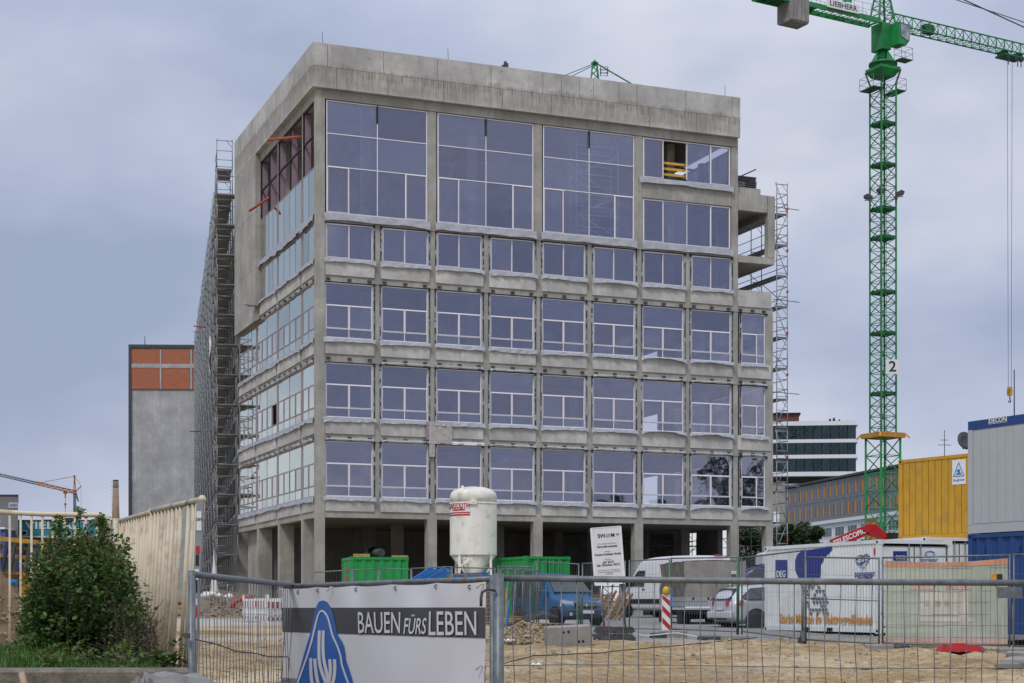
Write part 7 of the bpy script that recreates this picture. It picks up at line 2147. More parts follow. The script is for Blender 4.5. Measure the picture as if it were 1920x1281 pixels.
# ------------------------------------------------------------------ red and white barrier pen on the left
bz = 57.0
bc = W(500, 1135, bz); bgz = ground_z(bc.x, bz)
def barrier(label, A, B):
    t = thing('crowd_barrier', label, 'barrier', (A[0],A[1],ground_z(*A)), math.atan2(B[1]-A[1],B[0]-A[0]), 'red and white barrier boards')
    L = math.hypot(B[0]-A[0],B[1]-A[1]); Hh = 1.0
    mb = MB()
    for z in (0.10,0.30,0.52,0.74): mb.box(0,L,-0.02,0.02,z,z+0.05)
    mb.box(0,0.05,-0.03,0.03,0,Hh); mb.box(L-0.05,L,-0.03,0.03,0,Hh)
    n = int(L/0.16)
    for i in range(n): mb.box(i*L/n+0.02,i*L/n+0.05,-0.015,0.015,0.1,0.76)
    for i in range(n): mb.box(i*L/n+0.03,i*L/n+0.09,-0.018,0.018,0.79,0.86)
    mb.build('frame', M['white'], t)
    k = max(3,int(L/0.26))
    for i in range(k):
        for z0,z1 in ((0.55,0.78),(0.12,0.22)):
            q = MB(); q.box(i*L/k+0.01,(i+0.96)*L/k,-0.032,-0.021,z0,z1); q.build('stripe', M['red'] if i%2 == 0 else M['white'], t)
c0 = (bc.x, bz); c1 = (XW(456,61.5), 61.5); c2 = (XW(538,59.4), 59.4); c3 = (XW(503,64.0), 64.0)
barrier('red and white barrier board on the left of the pen', c1, c0)
barrier('red and white barrier board on the right of the pen, by the banner', c0, c2)
barrier('red and white barrier board at the back left of the pen', c1, c3)
barrier('red and white barrier board at the back right of the pen', c3, c2)
mb = MB(); mb.path([(0,0,0.0),(0.25,0,0.35),(0.6,0,0.5),(1.0,0,0.5)],0.10,10); o = mb.build('red_pipe', M['red']); p = W(432,1135,72); o.location = (p.x,72,ground_z(p.x,72)+0.35); tag(o, 'short red plastic pipe bending out of the sand', 'pipe')
mb = MB(); mb.tube((0,0,0),(0,0,1.5),0.03,8); sp2 = thing('survey_pole', 'red and white banded pole before the scaffolding', 'pole', Vector((XW(426,71),71,ground_z(-12,71)+0.2)))
for i in range(5):
    mb = MB(); mb.tube((0,0,i*0.32),(0,0,(i+1)*0.32),0.03,8); mb.build('band', M['red'] if i%2 == 0 else M['white'], sp2)
for i,(px_,py_,w_) in enumerate(((392,1117,0.62),(404,1114,0.5),(416,1117,0.42),(436,1119,0.5))):
    p = W(px_,py_,81); mb = MB()
    mb.grid(lambda a,b: (w_*0.5*math.sin(math.pi*b)*math.cos(2*math.pi*a)*(1+0.12*math.sin(9*a+i)), w_*0.35*math.sin(math.pi*b)*math.sin(2*math.pi*a), w_*0.26*math.cos(math.pi*b)*(1+0.22*math.sin(13*a+i)+0.2*math.sin(31*a))), 14, 8)
    o = mb.build('white_sack', M['white']); o.location = (p.x,81-0.8,p.z); tag(o, ['leftmost white sack','second white sack from the left','third white sack from the left','rightmost white sack'][i]+' on the sand bank below the scaffolding', 'sack', 'sacks at the scaffolding foot')
mb = MB(); mb.grid(lambda s,t: (0.35*(s-0.5)*(1.2-t), 0.1*math.sin(5*s+3*t), 2.2*t), 6, 10); o = mb.build('hanging_sheet', M['white']); p = W(404,1110,81.5); o.location = (p.x,81.2,p.z); tag(o, 'white plastic sheet hanging on the scaffolding foot', 'sheet')
# formwork frames leaning under the left of the building
lf_ = thing('panel_stack', 'stack of dark framed panels leaning beside the corner column', 'panels', b2w(1.6, -0.6, 1.33), TH)
for i in range(5):
    mb = MB(); x = i*0.28
    for z in (0,2.0): mb.bar((x-0.05,0,z),(x+1.0,0.5,z+0.1),0.07)
    mb.bar((x-0.05,0,0),(x+0.35,0.1,2.05),0.06); mb.bar((x+0.6,0.4,0),(x+1.0,0.5,2.1),0.06); mb.bar((x,0,1),(x+0.9,0.45,1.05),0.05); mb.build('panel_frame', M['darkst'] if i%2 else M['steel'], lf_)
# crates and sheets deep under the building
for i,(u,v,sx,sz_) in enumerate(((6.3,2.2,1.6,1.5),(4.2,4.0,1.1,1.2),(12.5,3.0,1.3,1.0))):
    t = thing('material_crate', ['pale grey crate stack under the building beside the silo','dark crate under the building behind the green container','low crate under the building behind the blue van'][i], 'crate', b2w(u,v,1.33), TH)
    mb = MB(); mb.cbox(-sx/2,sx/2,-0.5,0.5,0.12,sz_,0.02); mb.build('box', M['cgrey'] if i == 0 else M['conc_d'], t)
    mb = MB()
    for x in (-sx/2+0.1,0,sx/2-0.1): mb.box(x-0.06,x+0.06,-0.48,0.48,0,0.118)
    mb.build('skid', M['wood_d'], t)
# shoring under the right of the building
sh = thing('shoring_scaffold', 'dark shoring scaffold standing in the open ground floor', 'scaffold', b2w(17.6, 6.2, 1.33), TH)
for i in range(5):
    mb = MB(); x = i*1.25
    for y in (0,1.2):
        mb.tube((x,y,0),(x,y,4.1),0.035,5)
    for z in (0.4,1.5,2.6,3.7):
        mb.tube((x,0,z),(x,1.2,z),0.025,4)
        if i < 4: mb.tube((x,0,z),(x+1.25,0,z),0.025,4); mb.tube((x,0,z),(x+1.25,0,min(4.0,z+1.1)),0.02,4); mb.tube((x+1.25,1.2,z),(x,1.2,min(4.0,z+1.1)),0.02,4)
    mb.build('shoring_frame', M['steel'], sh)
# ------------------------------------------------------------------ foreground mesh fence and banner
PA = (-1.93, 9.75); PB = (-1.80, 13.25); PC0 = (-1.87, 13.35); PC1 = (-0.125, 10.45); PD0 = (-0.085, 10.42); PD1 = (3.42, 10.42)
htop = lambda y, Z: CZ + (HOR-y)*Z/F
n1t, n1P = fence_panel('leaning mesh gate panel left of the white banner', PA, PB, 0.08, htop(1077,9.75), 0.08, htop(1097,13.25), 0.021, 0.10, 0.0030, 'foreground fence panels', True, (0.30,0.60), seed=201)
n3t, n3P = fence_panel('wide mesh fence panel across the right foreground', PD0, PD1, 0.06, htop(1084,10.42), 0.06, htop(1093.5,10.42), 0.0215, 0.10, 0.0032, 'foreground fence panels', True, (0.12,0.42,0.715), 0.004, seed=203)
n2t, n2P = fence_panel('mesh fence panel carrying the white banner', PC0, PC1, 0.06, htop(1100,13.35), 0.06, htop(1086,10.45), 0.021, 0.10, 0.003, 'foreground fence panels', False, (0.3,0.6,0.8), seed=202)
# thick corner post of the right panel and the hook that joins them
mb = MB(); mb.tube((0.0,-0.055,0),(0.0,-0.055,htop(1076,10.42)-0.06),0.034,12); mb.build('post', M['steel'], n3t)
mb = MB(); zh = htop(1108,10.4)-0.06; mb.path([(-0.02,-0.10,zh),(-0.07,-0.12,zh+0.01),(-0.105,-0.12,zh-0.01),(-0.112,-0.12,zh-0.05),(-0.112,-0.12,zh-0.10)],0.010,6); mb.build('hook', M['darkst'], n3t)
mb = MB(); mb.box(3.20,3.36,-0.03,-0.025,htop(1122,10.4)-0.06,htop(1101,10.4)-0.06); mb.build('metal_plate', M['steel'], n3t)
# sagging barbed wire across the left panel
mb = MB(); a, b = Vector((PA[0]-0.02,PA[1]-0.03,htop(1189,9.75))), Vector((PB[0],PB[1]-0.03,htop(1233,13.25)))
pts = [a.lerp(b,k/14)+Vector((-0.03,0,-0.03*math.sin(math.pi*k/14)+0.006*math.sin(5*k))) for k in range(15)]
mb.path(pts,0.005,5)
for p in pts[1:-1]: mb.tube(p+Vector((-0.01,0,-0.015)),p+Vector((0.01,0,0.015)),0.002,3)
o = mb.build('wire_strand', M['darkst']); tag(o, 'loose rusty wire strung slanting across the left gate panel', 'wire')

# banner
def bpt(px_, py_):
    """photo pixel -> (s along the panel 0..1, z)"""
    r = (px_-960)/F; dx, dy = PC1[0]-PC0[0], PC1[1]-PC0[1]
    s = (PC0[0]-r*PC0[1])/(r*dy-dx); Z = PC0[1]+s*dy
    return s, CZ-(py_-HOR)*Z/F
BN = (PC1[1]-PC0[1], -(PC1[0]-PC0[0])); bl = math.hypot(*BN); BN = (BN[0]/bl, BN[1]/bl)   # towards the camera
def bw3(s, z, off=0.0):
    top = lerp(htop(1103,13.35), htop(1090,10.45), s)
    wv = 0.007*math.sin(7.0*s+2.2*z)+0.006*math.sin(15*s-6*z)+0.012*math.exp(-((top-z)/0.16)**2)*(math.sin(23*s+1.0)+0.5*math.sin(41*s))
    wv += 0.010*math.exp(-((s-0.22-0.10*(top-z))/0.02)**2)*max(0,1-(top-z)*2.6)
    x = lerp(PC0[0],PC1[0],s); y = lerp(PC0[1],PC1[1],s); d = 0.035+wv+off
    return Vector((x+BN[0]*d, y+BN[1]*d, z))
if bw3(0.5,1,0.1).y > bw3(0.5,1,0.0).y: BN = (-BN[0], -BN[1])
BAN = thing('site_banner', 'white company banner with charcoal stripe and blue emblem on the fence', 'banner', (PC0[0],PC0[1],0))
bo_ = Vector((PC0[0],PC0[1],0))
M['pvc'] = mat('banner_pvc', (0.66,0.65,0.67), 0.45, 0, 0.03, 3, (0.50,0.49,0.48), 0.3, 1.5)
M['char'] = mat('charcoal_print', (0.070,0.070,0.078), 0.45, 0, 0.06)
M['embl'] = mat('emblem_blue', (0.035,0.13,0.42), 0.4, 0, 0.06)
def top_z(s): 
    return lerp(htop(1103,13.35), htop(1090,10.45), s) - 0.010*abs(math.sin(5*math.pi*s))
s0b, s1b = 0.008, 0.985
mb = MB(); mb.grid(lambda s,t: bw3(lerp(s0b,s1b,s), lerp(top_z(lerp(s0b,s1b,s)), 0.35, t))-bo_, 90, 40); mb.build('cloth', M['pvc'], BAN)
def bquad(name, s0, s1, zfn0, zfn1, m, off, nu=60, nv=8):
    mb = MB(); mb.grid(lambda s,t: bw3(lerp(s0,s1,s), lerp(zfn0(lerp(s0,s1,s)), zfn1(lerp(s0,s1,s)), t), off)-bo_, nu, nv); return mb.build(name, m, BAN)
zl0, zl1 = bpt(537,1139.8)[1], bpt(537,1184.4)[1]; zr0, zr1 = bpt(920,1139)[1], bpt(920,1196.5)[1]
bquad('charcoal_stripe', s0b, s1b, lambda s: lerp(zl0,zr0,s), lambda s: lerp(zl1,zr1,s), M['char'], 0.004)
zq = bpt(537,1270)[1]; bquad('grey_stripe', s0b, s1b, lambda s: zq, lambda s: 0.4, mat('grey_band',(0.22,0.22,0.24),0.45), 0.004)
def z2(a, b): return (350+a/4.256, 980+b/4.256)
outl_r = [(1125,620),(1160,635),(1190,680),(1212,735),(1226,790),(1240,870),(1252,905),(1278,935),(1298,985),(1303,1040),(1306,1095),(1330,1170),(1360,1281),(1400,1400),(1440,1520)]
outl_l = [(1090,632),(1062,670),(1042,740),(1032,815),(1012,890),(985,980),(960,1080),(935,1180),(910,1281),(880,1400),(850,1520)]
def bgrid(name, rows, m, off):
    """rows: list of (left, right) zoom points, stitched into a sheet"""
    mb = MB(); n = 10; o = 0
    for L_, R_ in rows:
        for i in range(n+1):
            p = z2(lerp(L_[0],R_[0],i/n), lerp(L_[1],R_[1],i/n)); s, z = bpt(*p); mb.v.append(tuple(bw3(s,z,off)-bo_))
    for j in range(len(rows)-1):
        for i in range(n):
            a = j*(n+1)+i; mb.face([a,a+1,a+n+2,a+n+1], True)
    return mb.build(name, m, BAN)
def at_y(poly, y):
    for i in range(len(poly)-1):
        if poly[i][1] <= y <= poly[i+1][1]:
            t = (y-poly[i][1])/max(1e-6,poly[i+1][1]-poly[i][1]); return lerp(poly[i][0],poly[i+1][0],t)
    return poly[0][0] if y < poly[0][1] else poly[-1][0]
ol = [(1125,620)]+outl_l
rows = [((at_y(ol,y),y),(at_y(outl_r,y),y)) for y in [620,626,634,645,660]+list(range(680,1521,30))]
bgrid('emblem', rows, M['embl'], 0.008)
def ribbon(name, pts, w, m='pvc', off=0.012):
    mb = MB(); n = len(pts)
    for i, p in enumerate(pts):
        a = Vector(pts[max(0,i-1)]); b = Vector(pts[min(n-1,i+1)]); d = (b-a).normalized(); nr = Vector((-d.y,d.x))*(w/2)
        for e in (-1,1):
            q = z2(p[0]+nr.x*e, p[1]+nr.y*e); s, z = bpt(*q); mb.v.append(tuple(bw3(s,z,off)-bo_))
    for i in range(n-1): mb.face([2*i,2*i+1,2*i+3,2*i+2], True)
    mb.build(name, M[m], BAN)
def dens(pts, k=5):
    out = []
    for i in range(len(pts)-1):
        p0 = pts[max(0,i-1)]; p1 = pts[i]; p2 = pts[i+1]; p3 = pts[min(len(pts)-1,i+2)]
        for j in range(k):
            t = j/k
            out.append(tuple(0.5*((2*p1[c])+(-p0[c]+p2[c])*t+(2*p0[c]-5*p1[c]+4*p2[c]-p3[c])*t*t+(-p0[c]+3*p1[c]-3*p2[c]+p3[c])*t**3) for c in (0,1)))
    return out+[pts[-1]]
ribbon('emblem_line', dens([(925,1290),(960,1180),(1000,1060),(1035,930),(1062,810),(1085,735),(1112,706),(1140,716),(1168,760),(1190,830),(1212,905),(1248,985),(1270,1060),(1278,1130),(1300,1210),(1330,1300),(1375,1420)]), 15)
for pts in ([(1096,860),(1096,990),(1100,1090),(1115,1170),(1150,1281),(1165,1400)], [(1130,860),(1130,980),(1136,1080),(1155,1180),(1172,1281),(1175,1400)],
            [(1029,1080),(1034,1180),(1045,1281),(1080,1400)], [(1063,1085),(1072,1170),(1090,1281),(1115,1400)],
            [(1184,1090),(1188,1160),(1182,1225),(1166,1300)], [(1223,1090),(1222,1170),(1210,1250),(1185,1330)]):
    ribbon('emblem_stroke', dens(pts), 25)
def banner_text(txt, x0, x1, y0, y1, shear=0.0, bold=0.004):
    me = text_mesh(txt, 1.0, 0.0, 1.0, shear, 'LEFT', bold)
    xs = [v.co.x for v in me.vertices]; ys = [v.co.y for v in me.vertices]; mnx, mxx, mny, mxy = min(xs),max(xs),min(ys),max(ys)
    (sa, za), (sb, zb_) = bpt(x0,(y0+y1)/2), bpt(x1,(y0+y1)/2)
    zt0 = bpt(x0,y0)[1]; zb0 = bpt(x0,y1)[1]; zt1 = bpt(x1,y0)[1]; zb1 = bpt(x1,y1)[1]
    for v in me.vertices:
        t = (v.co.x-mnx)/(mxx-mnx); u = (v.co.y-mny)/(mxy-mny)
        s = lerp(sa,sb,t); z = lerp(lerp(zb0,zb1,t), lerp(zt0,zt1,t), u); p = bw3(s,z,0.012)-bo_; v.co = p
    me.materials.clear(); me.materials.append(M['pvc'])
    ob = bpy.data.objects.new('lettering', me); COL.objects.link(ob); ob.parent = BAN
banner_text('BAUEN', 683, 762, 1147.5, 1187.5); banner_text('FÜRS', 769, 812.5, 1152, 1189, 0.15); banner_text('LEBEN', 817, 902, 1146.5, 1191)
for s in (0.10,0.22,0.42,0.62,0.80,0.93):
    z = top_z(s)-0.025; p = bw3(s,z,0.004)-bo_
    mb = MB(); mb.path([p+Vector((0.012*math.cos(t),0.0,0.012*math.sin(t))) for t in [i*0.7 for i in range(9)]],0.004,5,True); mb.build('eyelet', M['darkst'], BAN)
for s, z in ((0.012,-0.02),(0.012,-0.42),(0.975,-0.02),(0.975,-0.55),(0.30,-0.005)):
    p = bw3(s, top_z(s)+z, 0.012)-bo_; mb = MB()
    mb.path([p+Vector((-0.03,0,-0.02)),p+Vector((0.0,-0.01,0.01)),p+Vector((0.035,0,0.0)),p+Vector((0.02,-0.01,-0.04))],0.006,5); mb.build('cord_tie', mat('cord_%d'%int(s*1000+abs(z)*90),(0.50,0.46,0.32),0.8), BAN)

# ------------------------------------------------------------------ raised planting bed with concrete edging
BEDZ = 1.32
M['edge'] = mat('old_edging_concrete', (0.17,0.15,0.12), 0.95, 0, 0.45, 14, (0.045,0.045,0.035), 0.85, 7.0, 0.9, 30, streak=0.5)
kb = thing('concrete_edging', 'weathered concrete edging wall along the overgrown bed', 'wall', (0,0,0))
mb = MB(); mb.cbox(-9.0, -1.995, 10.0, 10.28, 0.0, 1.455, 0.02); mb.build('front_wall', M['edge'], kb)
mb = MB(); mb.bar((-2.14,10.28,0.68),(-2.80,13.6,0.66),0.24,1.32); mb.bar((-2.82,13.62,0.66),(-4.6,18.0,0.65),0.24,1.30); mb.build('side_wall', M['edge'], kb)
def edge_stone(label, x0, x1, y0, y1, zt, seed, tilt):
    rr = random.Random(seed); mb = MB(); ph = [rr.uniform(0,6) for _ in range(4)]
    def q(a,b):
        x = lerp(x0,x1,a); y = lerp(y0,y1,b)
        e = min(a,1-a)*10; e2 = min(b,1-b)*8; k = min(1,e)*min(1,e2)
        return (x, y, lerp(0.0, zt+0.015*math.sin(9*a+ph[0])+0.01*math.sin(21*a+7*b+ph[1]) + tilt*a, k**0.3))
    mb.grid(q, 30, 12)
    o = mb.build('edging_stone', M['edge2']); tag(o, label, 'stone')
M['edge2'] = mat('mossy_stone', (0.20,0.195,0.185), 0.95, 0, 0.3, 8, (0.06,0.065,0.05), 0.75, 3.0, 0.8, 22)
edge_stone('long mossy kerb stone leaning at the foot of the gate panel', XW(262,9.3), XW(470,9.3), 9.05, 9.5, 1.49, 5, -0.12)
edge_stone('small pale stone chip before the mossy kerb stone', XW(252,9.0), XW(290,9.0), 8.85, 9.05, 1.435, 6, 0.0)
mb = MB(); p0, p1 = W(40,1262,9.6), W(50,1300,9.55); mb.path([p0,p0.lerp(p1,0.5),p1,Vector((p1.x+0.05,p1.y,0.75))],0.019,10); o = mb.build('tool_handle', mat('worn_handle', (0.36,0.28,0.18), 0.7, 0, 0.2, 10)); tag(o, 'wooden tool handle leaning on the concrete edging', 'handle')
# bed soil
mb = MB(); rr = random.Random(2)
mb.grid(lambda s,t: (lerp(-9.0, interp(lerp(10.29,18.0,t),(10.29,13.6,18.0),(-2.16,-2.82,-4.6)), s), lerp(10.29,18.0,t), BEDZ+0.05*math.sin(7*s+3*t)+rr.uniform(-0.02,0.02)), 40, 40)
bed = mb.build('planting_bed', M['earth']); bed['kind'] = 'structure'

# grass and weeds
M['grass'] = leaf_mat('grass_blades', (0.045,0.11,0.018), (0.11,0.22,0.04), 0.4)
gr = MB(); rr = random.Random(8)
for _ in range(15000):
    y = rr.uniform(10.32,14.5); x = rr.uniform(-4.9, interp(y,(10.29,13.6,18.0),(-2.22,-2.9,-4.7)))
    dens_ = 1.0
    if rr.random() > (0.95 if y < 12.4 else 0.5): continue
    h = rr.uniform(0.07,0.20)*(1.25 if x < -3.2 else 0.8); a = rr.uniform(0,6.283); w = rr.uniform(0.004,0.010); b = rr.uniform(0.02,0.13)
    ca, sa = math.cos(a), math.sin(a); z = BEDZ+0.0
    gr.add([(x-w*sa,y+w*ca,z),(x+w*sa,y-w*ca,z),(x+b*0.4*ca+w*0.8*sa,y+b*0.4*sa-w*0.8*ca,z+h*0.6),(x+b*ca,y+b*sa,z+h),(x+b*0.4*ca-w*0.8*sa,y+b*0.4*sa+w*0.8*ca,z+h*0.6)], [(0,1,2,4),(4,2,3)])
o = gr.build('grass', M['grass']); o['kind'] = 'stuff'; tag(o, 'short green grass along the concrete edging', 'grass')
M['leaf_bush'] = leaf_mat('bush_leaves', (0.015,0.052,0.010), (0.115,0.215,0.038), 0.30)
M['leaf_weed'] = leaf_mat('weed_leaves', (0.040,0.085,0.016), (0.17,0.22,0.045), 0.35)
M['leaf_red'] = leaf_mat('young_red_leaves', (0.13,0.07,0.02), (0.09,0.13,0.03), 0.3)
def leaf(mb, p, d, n, s):
    """pointed folded leaf"""
    d = d.normalized(); sd_ = d.cross(n).normalized(); up = sd_.cross(d)
    w = s*0.27
    mb.add([p, p+d*s*0.40+sd_*w+up*s*0.05, p+d*s, p+d*s*0.40-sd_*w+up*s*0.05], [(0,1,2),(0,2,3)])
def bush_branches(mb_stem, mb_leaf, base, tip, rr, nl, ls, spread, mb_tip=None, r=0.012):
    base = Vector(base); tip = Vector(tip); mid = base.lerp(tip,0.5)+Vector((rr.uniform(-.1,.1),rr.uniform(-.1,.1),0.08))
    pts = [base, base.lerp(mid,0.5), mid, mid.lerp(tip,0.55)+Vector((0,0,0.02)), tip]
    mb_stem.path(pts, [r,r*0.8,r*0.6,r*0.4,r*0.2], 4)
    for k in range(nl):
        t = rr.random()**0.65
        j = min(3,int(t*4)); p = pts[j].lerp(pts[j+1], t*4-j)
        p = p + Vector((rr.gauss(0,spread),rr.gauss(0,spread),rr.gauss(0,spread)))*(1.1-0.7*t)
        d = Vector((rr.gauss(0,1),rr.gauss(0,1),rr.gauss(0.15,0.6)))
        n = Vector((rr.gauss(0,0.5),rr.gauss(0,0.5),1))
        tgt = mb_tip if (mb_tip is not None and t > 0.9 and rr.random() < 0.6) else mb_leaf
        leaf(tgt, p, d, n, ls*rr.uniform(0.6,1.25))
BU = thing('leafy_bush', 'dense dark green bush in front of the cream railing', 'bush', (0,0,0))
rr = random.Random(31); bs, blf, btp = MB(), MB(), MB()
# outline of the bush in the photo (x, top y): used to set how high each shoot reaches
outl = [(26,1235),(38,1180),(50,1110),(64,1052),(80,1008),(98,985),(115,995),(130,1003),(150,976),(163,985),(178,995),(190,984),(205,1000),(222,1014),(240,1034),(252,1058),(262,1088),(267,1150),(272,1210)]
def top_of(x):
    for i in range(len(outl)-1):
        if outl[i][0] <= x <= outl[i+1][0]:
            return lerp(outl[i][1],outl[i+1][1],(x-outl[i][0])/(outl[i+1][0]-outl[i][0]))
    return 1240
bz0 = W(165,1240,12.9)
for k in range(360):
    x = rr.uniform(32,266) if k % 3 else rr.triangular(30,270,150); Z = 12.9+rr.gauss(0,0.42)
    yt = top_of(x)+16; y = yt + (1235-yt)*(rr.random()**1.5)*0.85 + rr.uniform(-6,8)
    tip = W(x,y,Z); base = Vector((lerp(bz0.x,tip.x,0.45)+rr.gauss(0,0.1), lerp(12.9,Z,0.4), BEDZ-0.02))
    bush_branches(bs, blf, base, tip, rr, 85, 0.050, 0.085, btp if y < yt+60 else None)
for k in range(26):   # long shoots poking out
    x = rr.choice((102,113,150,155,160,178,186,190,205,232,246,256,60,48)) + rr.uniform(-3,3); Z = 12.7+rr.gauss(0,0.25)
    yt = top_of(x) - rr.uniform(0,22); tip = W(x,yt,Z); base = W(lerp(x,165,0.35), yt+90, 12.85)
    bush_branches(bs, blf, base, tip, rr, 40, 0.048, 0.03, btp, 0.006)
bs.build('stems', M['bark'], BU); blf.build('foliage', M['leaf_bush'], BU); btp.build('young_leaves', M['leaf_red'], BU)
WE = thing('weed_clump', 'paler weeds and nettles growing along the edging below the bush', 'weeds', (0,0,0))
bs, blf = MB(), MB(); rr = random.Random(41)
for k in range(62):
    x = rr.uniform(2,272); Z = rr.uniform(10.6,12.2); y = rr.uniform(1205,1248) if x > 100 else rr.uniform(1226,1252)
    tip = W(x,y,Z); base = Vector((tip.x+rr.gauss(0,0.05),Z+0.05,BEDZ))
    bush_branches(bs, blf, base, tip, rr, 18, rr.choice((0.03,0.045,0.06)), 0.035, None, 0.004)
bs.build('stems', M['bark'], WE); blf.build('foliage', M['leaf_weed'], WE)
M['leaf_dry'] = leaf_mat('dry_weed_leaves', (0.075,0.075,0.03), (0.14,0.13,0.06), 0.3)
DW = thing('dry_weeds', 'spindly dry weeds with tiny seed heads before the cream bars', 'weeds', (0,0,0))
bs, blf = MB(), MB()
for k in range(46):
    x0 = rr.uniform(205,292); x = x0+rr.uniform(-12,24); Z = rr.uniform(11.6,12.6); y = rr.uniform(1120,1215)+max(0,(x-265))*0.9
    tip = W(x,y,Z); base = Vector((XW(x0,Z),Z,BEDZ)); bush_branches(bs, blf, base, tip, rr, 26, 0.028, 0.045, None, 0.004)
    for j in range(7):
        q = tip+Vector((rr.gauss(0,0.06),rr.gauss(0,0.05),rr.gauss(-0.05,0.06))); bs.tube(tip-Vector((0,0,0.10)), q, 0.002, 3)
bs.build('stems', M['bark'], DW); blf.build('foliage', M['leaf_dry'], DW)
SH = thing('small_sapling', 'small dark sapling at the foot of the cream bars', 'sapling', (0,0,0))
bs, blf = MB(), MB()
for x,y in ((327,1205),(322,1230),(332,1240),(318,1243),(288,1240),(296,1236),(283,1246)):
    tip = W(x,y,11.2); bush_branches(bs, blf, (XW(lerp(x,322 if x > 300 else 288,0.6),11.2),11.2,BEDZ), tip, rr, 24, 0.06, 0.022, None, 0.004)
bs.build('stems', M['bark'], SH); blf.build('foliage', M['leaf_bush'], SH)

# ------------------------------------------------------------------ cream tubular fence
M['cream'] = mat('cream_paint', (0.58,0.505,0.37), 0.5, 0, 0.07, 6, (0.20,0.11,0.05), 0.55, 5.0, streak=0.22)
M['cream_top'] = mat('cream_rail_dirty', (0.42,0.375,0.28), 0.6, 0, 0.2, 6, (0.10,0.085,0.065), 0.85, 4.0)
def cream_panel(label, A, B, zb, zA, zB, step, r, rtop, lean=0.0, seed=1, gaps=()):
    rr = random.Random(seed); t = thing('bar_fence', label, 'fence', (A[0],A[1],zb), 0, 'cream tubular fence')
    dx, dy = B[0]-A[0], B[1]-A[1]; L = math.hypot(dx,dy); n = int(L/step)
    def P(s,h): 
        z1 = lerp(zA,zB,s)-zb
        return Vector((dx*s+lean*h*z1, dy*s, h*z1))
    for i in range(n+1):
        if i in gaps: continue
        s = i/n; mb = MB(); rr_ = r if (0 < i < n) else r*1.25
        j = rr.uniform(-0.10,0.10)/n
        mb.tube(P(s+j,-0.02), P(s+j,0.995), rr_, 8); mb.build('bar', M['cream'], t)
    mb = MB(); mb.path([P(0,1.0),P(0.5,1.0),P(1,1.0)], rtop, 10); mb.build('top_rail', M['cream_top'], t)
    mb = MB(); mb.lathe([(rtop*1.3,-0.02),(rtop*1.3,rtop*0.4),(rtop*0.8,rtop*1.2),(0.01,rtop*1.4)],12); o = mb.build('end_cap', M['cream'], t); o.location = P(1.0,1.0)
    mb = MB(); mb.tube(P(0,0.05)+Vector((0.0,0.03,0)), P(1,0.05)+Vector((0.0,0.03,0)), r*0.9, 6); mb.build('cross_rail', M['cream'], t)
    return t
fa, fb_, fc = W(379,937,13.5), W(286,958,15.4), W(222,978,17.4)
lean_ = 17/311.0
def foot_pt(p): return (p.x - lean_*(p.z-BEDZ), p.y)
cream_panel('near section of the rusty cream bar fence beside the gate', foot_pt(fb_), foot_pt(fa), BEDZ, fb_.z, fa.z, 0.150, 0.0185, 0.027, lean_, 3, (9,))
cream_panel('farther section of the rusty cream bar fence by the bush', foot_pt(fc), (foot_pt(fb_)[0]-0.03,foot_pt(fb_)[1]+0.08), BEDZ, fc.z, fb_.z-0.01, 0.150, 0.0180, 0.025, lean_, 4)
# straight railing behind the bush, with rounded corner
RZ = 16.8
rl = thing('bar_railing', 'cream railing with spaced upright bars behind the bush', 'railing', (XW(-60,RZ),RZ,BEDZ))
x_end = XW(205,RZ)-XW(-60,RZ); zt_r = htop(962,RZ)-BEDZ; zt_e = htop(966,RZ)-BEDZ
mb = MB(); pts = [(0,0,zt_r+0.03),(x_end*0.5,0,lerp(zt_r,zt_e,0.5)),(x_end-0.10,0,zt_e)]
for k in range(7): t = R(90-15*k); pts.append((x_end-0.08+0.075*math.cos(t),0,zt_e-0.075+0.075*math.sin(t)))
pts.append((x_end,0,0)); mb.path(pts,0.026,10); mb.build('top_rail', M['cream'], rl)
x = x_end-0.13; i = 0
while x > 0:
    mb = MB(); mb.tube((x,0,-0.3),(x,0,lerp(zt_r,zt_e,x/x_end)),0.0125,8); mb.build('bar', M['cream'], rl); x -= 20.4*RZ/F; i += 1
mb = MB(); p = W(217,972,RZ+0.3); mb.tube((0,0,0),(0,0,p.z-BEDZ),0.032,10); o = mb.build('fence_post', M['cream']); o.location = (p.x,RZ+0.3,BEDZ); tag(o, 'short cream corner post between railing and bar fence', 'post')
# grey square post with stickers
gp0 = W(376,940,12.6)
GPo = thing('sticker_post', 'grey steel post plastered with torn stickers beside the gate', 'post', (gp0.x-lean_*(gp0.z-0.0)*0.8, 12.6, 0.0))
hh_ = gp0.z
def gpp(z): return Vector((lean_*0.8*z, 0, z))
mb = MB(); mb.bar(gpp(0), gpp(hh_), 0.052, 0.052, (0,1,0)); mb.build('shaft', mat('post_grey',(0.25,0.25,0.27),0.5,0,0.15,8,(0.35,0.34,0.32),0.4,6), GPo)
rr = random.Random(77)
for z0,z1,m_ in ((2.43,2.58,'white'),(2.25,2.31,'red'),(2.16,2.24,'blackp'),(2.05,2.13,'white'),(1.95,2.04,'blackp'),(1.85,1.9,'white'),(1.76,1.84,'red'),(1.66,1.75,'white'),(1.58,1.65,'cyanp'),(1.46,1.56,'blackp'),(1.40,1.44,'white'),(1.22,1.30,'cyanp')):
    mb = MB(); q = gpp((z0+z1)/2); w = rr.uniform(0.008,0.022)
    mb.box(q.x-w,q.x+w,-0.031,-0.027,z0,z1); mb.build('sticker', M[m_], GPo)
text('sticker_print', '089', GPo, M['blackp'], (gpp(2.5).x,-0.033,2.515), (R(90),0,0), 0.035, 0.0005)
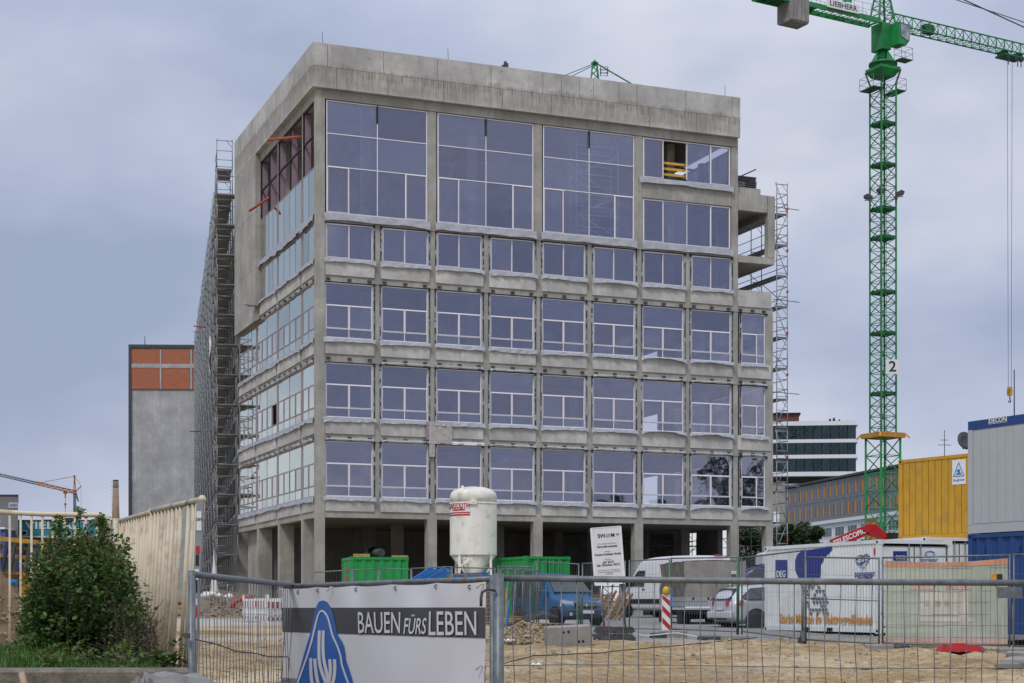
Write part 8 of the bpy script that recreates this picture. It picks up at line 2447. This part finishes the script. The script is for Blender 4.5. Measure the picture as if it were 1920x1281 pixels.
# hinged bracket on the gate post
mb = MB(); mb.box(-0.012,0.02,-0.03,0.0,0,0.03); o = mb.build('latch_plate', M['darkst']); o.location = (XW(352,9.72), 9.70, htop(1197,9.7)); tag(o, 'small dark latch plate on the left gate post', 'latch')

# ------------------------------------------------------------------ building materials behind the left railing
YZ = 27.0
yx = lambda x: XW(x,YZ)
yz = lambda y: CZ+(HOR-y)*YZ/F
M['shore'] = mat('shoring_yellow', (0.40,0.215,0.02), 0.55, 0, 0.2, 4, (0.12,0.07,0.03), 0.6, 3)
M['strutb'] = mat('strut_blue', (0.02,0.04,0.10), 0.5)
sy = thing('shoring_stack', 'stack of yellow steel trench shoring with blue struts behind the railing', 'shoring', (0, YZ, 0))
for (y0,y1,x1,dy) in ((1018,1005,70,0.0),(1030,1021,66,0.2),(1048,1036,62,0.1),(1078,1068,75,0.0)):
    mb = MB()
    for f in range(2):
        mb.bar((yx(-60),dy+0.4*f,yz((y0+y1)/2-7)),(yx(x1),dy+0.4*f,yz((y0+y1)/2+5)),0.12,(y0-y1)*0.62*YZ/F)
    mb.build('yellow_beam', M['shore'], sy)
for i in range(6):
    mb = MB(); x = -6+i*14
    mb.bar((yx(x+12),-0.15,yz(1020)),(yx(x),-0.12,yz(1072)),0.045,0.05); mb.build('strut', M['strutb'] if i%2 else M['darkst'], sy)
mb = MB(); mb.tube((yx(-40),-0.3,yz(1088)),(yx(42),-0.3,yz(1093)),0.05,8); mb.build('blue_pipe', M['fblue'], sy)
for i,x in enumerate((2,18,34)):
    mb = MB(); mb.box(yx(x),yx(x+13),0.1,0.5,0.5,yz(1078)); mb.build('sheet_pile', M['shore'] if i != 1 else M['wood_d'], sy)
mb = MB(); mb.box(yx(-40),yx(70),0.8,2.2,0.5,yz(1062)); o = mb.build('skip_container', M['red']); o.location = (0,YZ+3,0); tag(o, 'red skip behind the yellow shoring', 'skip')
mb = MB(); mb.grid(lambda s,t: (lerp(yx(8),yx(95),s), 0.5*t, yz(1068)+0.08*math.sin(8*s)*(1-t)+0.2*t), 14, 4); o = mb.build('white_sheet', M['white']); o.location = (0,YZ+1.0,0); tag(o, 'white sheet spread over materials behind the railing', 'sheet')
hp_ = W(5,1210,21.5); heap('soil_heap', 'brown stony soil heap behind the left railing', 'soil heap', XW(-15,20.6), 20.6, 0.85, 0.8, 1.15, M['earth'], 900, M['gravel'], 12, 0.016, 1.0)
for i,(x,y) in enumerate(((8,1113),(17,1122),(25,1130))):
    p = W(x,y,22.5); mb = MB(); mb.tube((0,0,-1.2),(0,0,0),0.03,8); mb.lathe([(0.04,-0.05),(0.04,0.0)],10); o = mb.build('plastic_pipe', M['white']); o.location = p; tag(o, ['tallest white plastic pipe end by the soil heap','middle white plastic pipe end by the soil heap','lowest white plastic pipe end by the soil heap'][i], 'pipe')
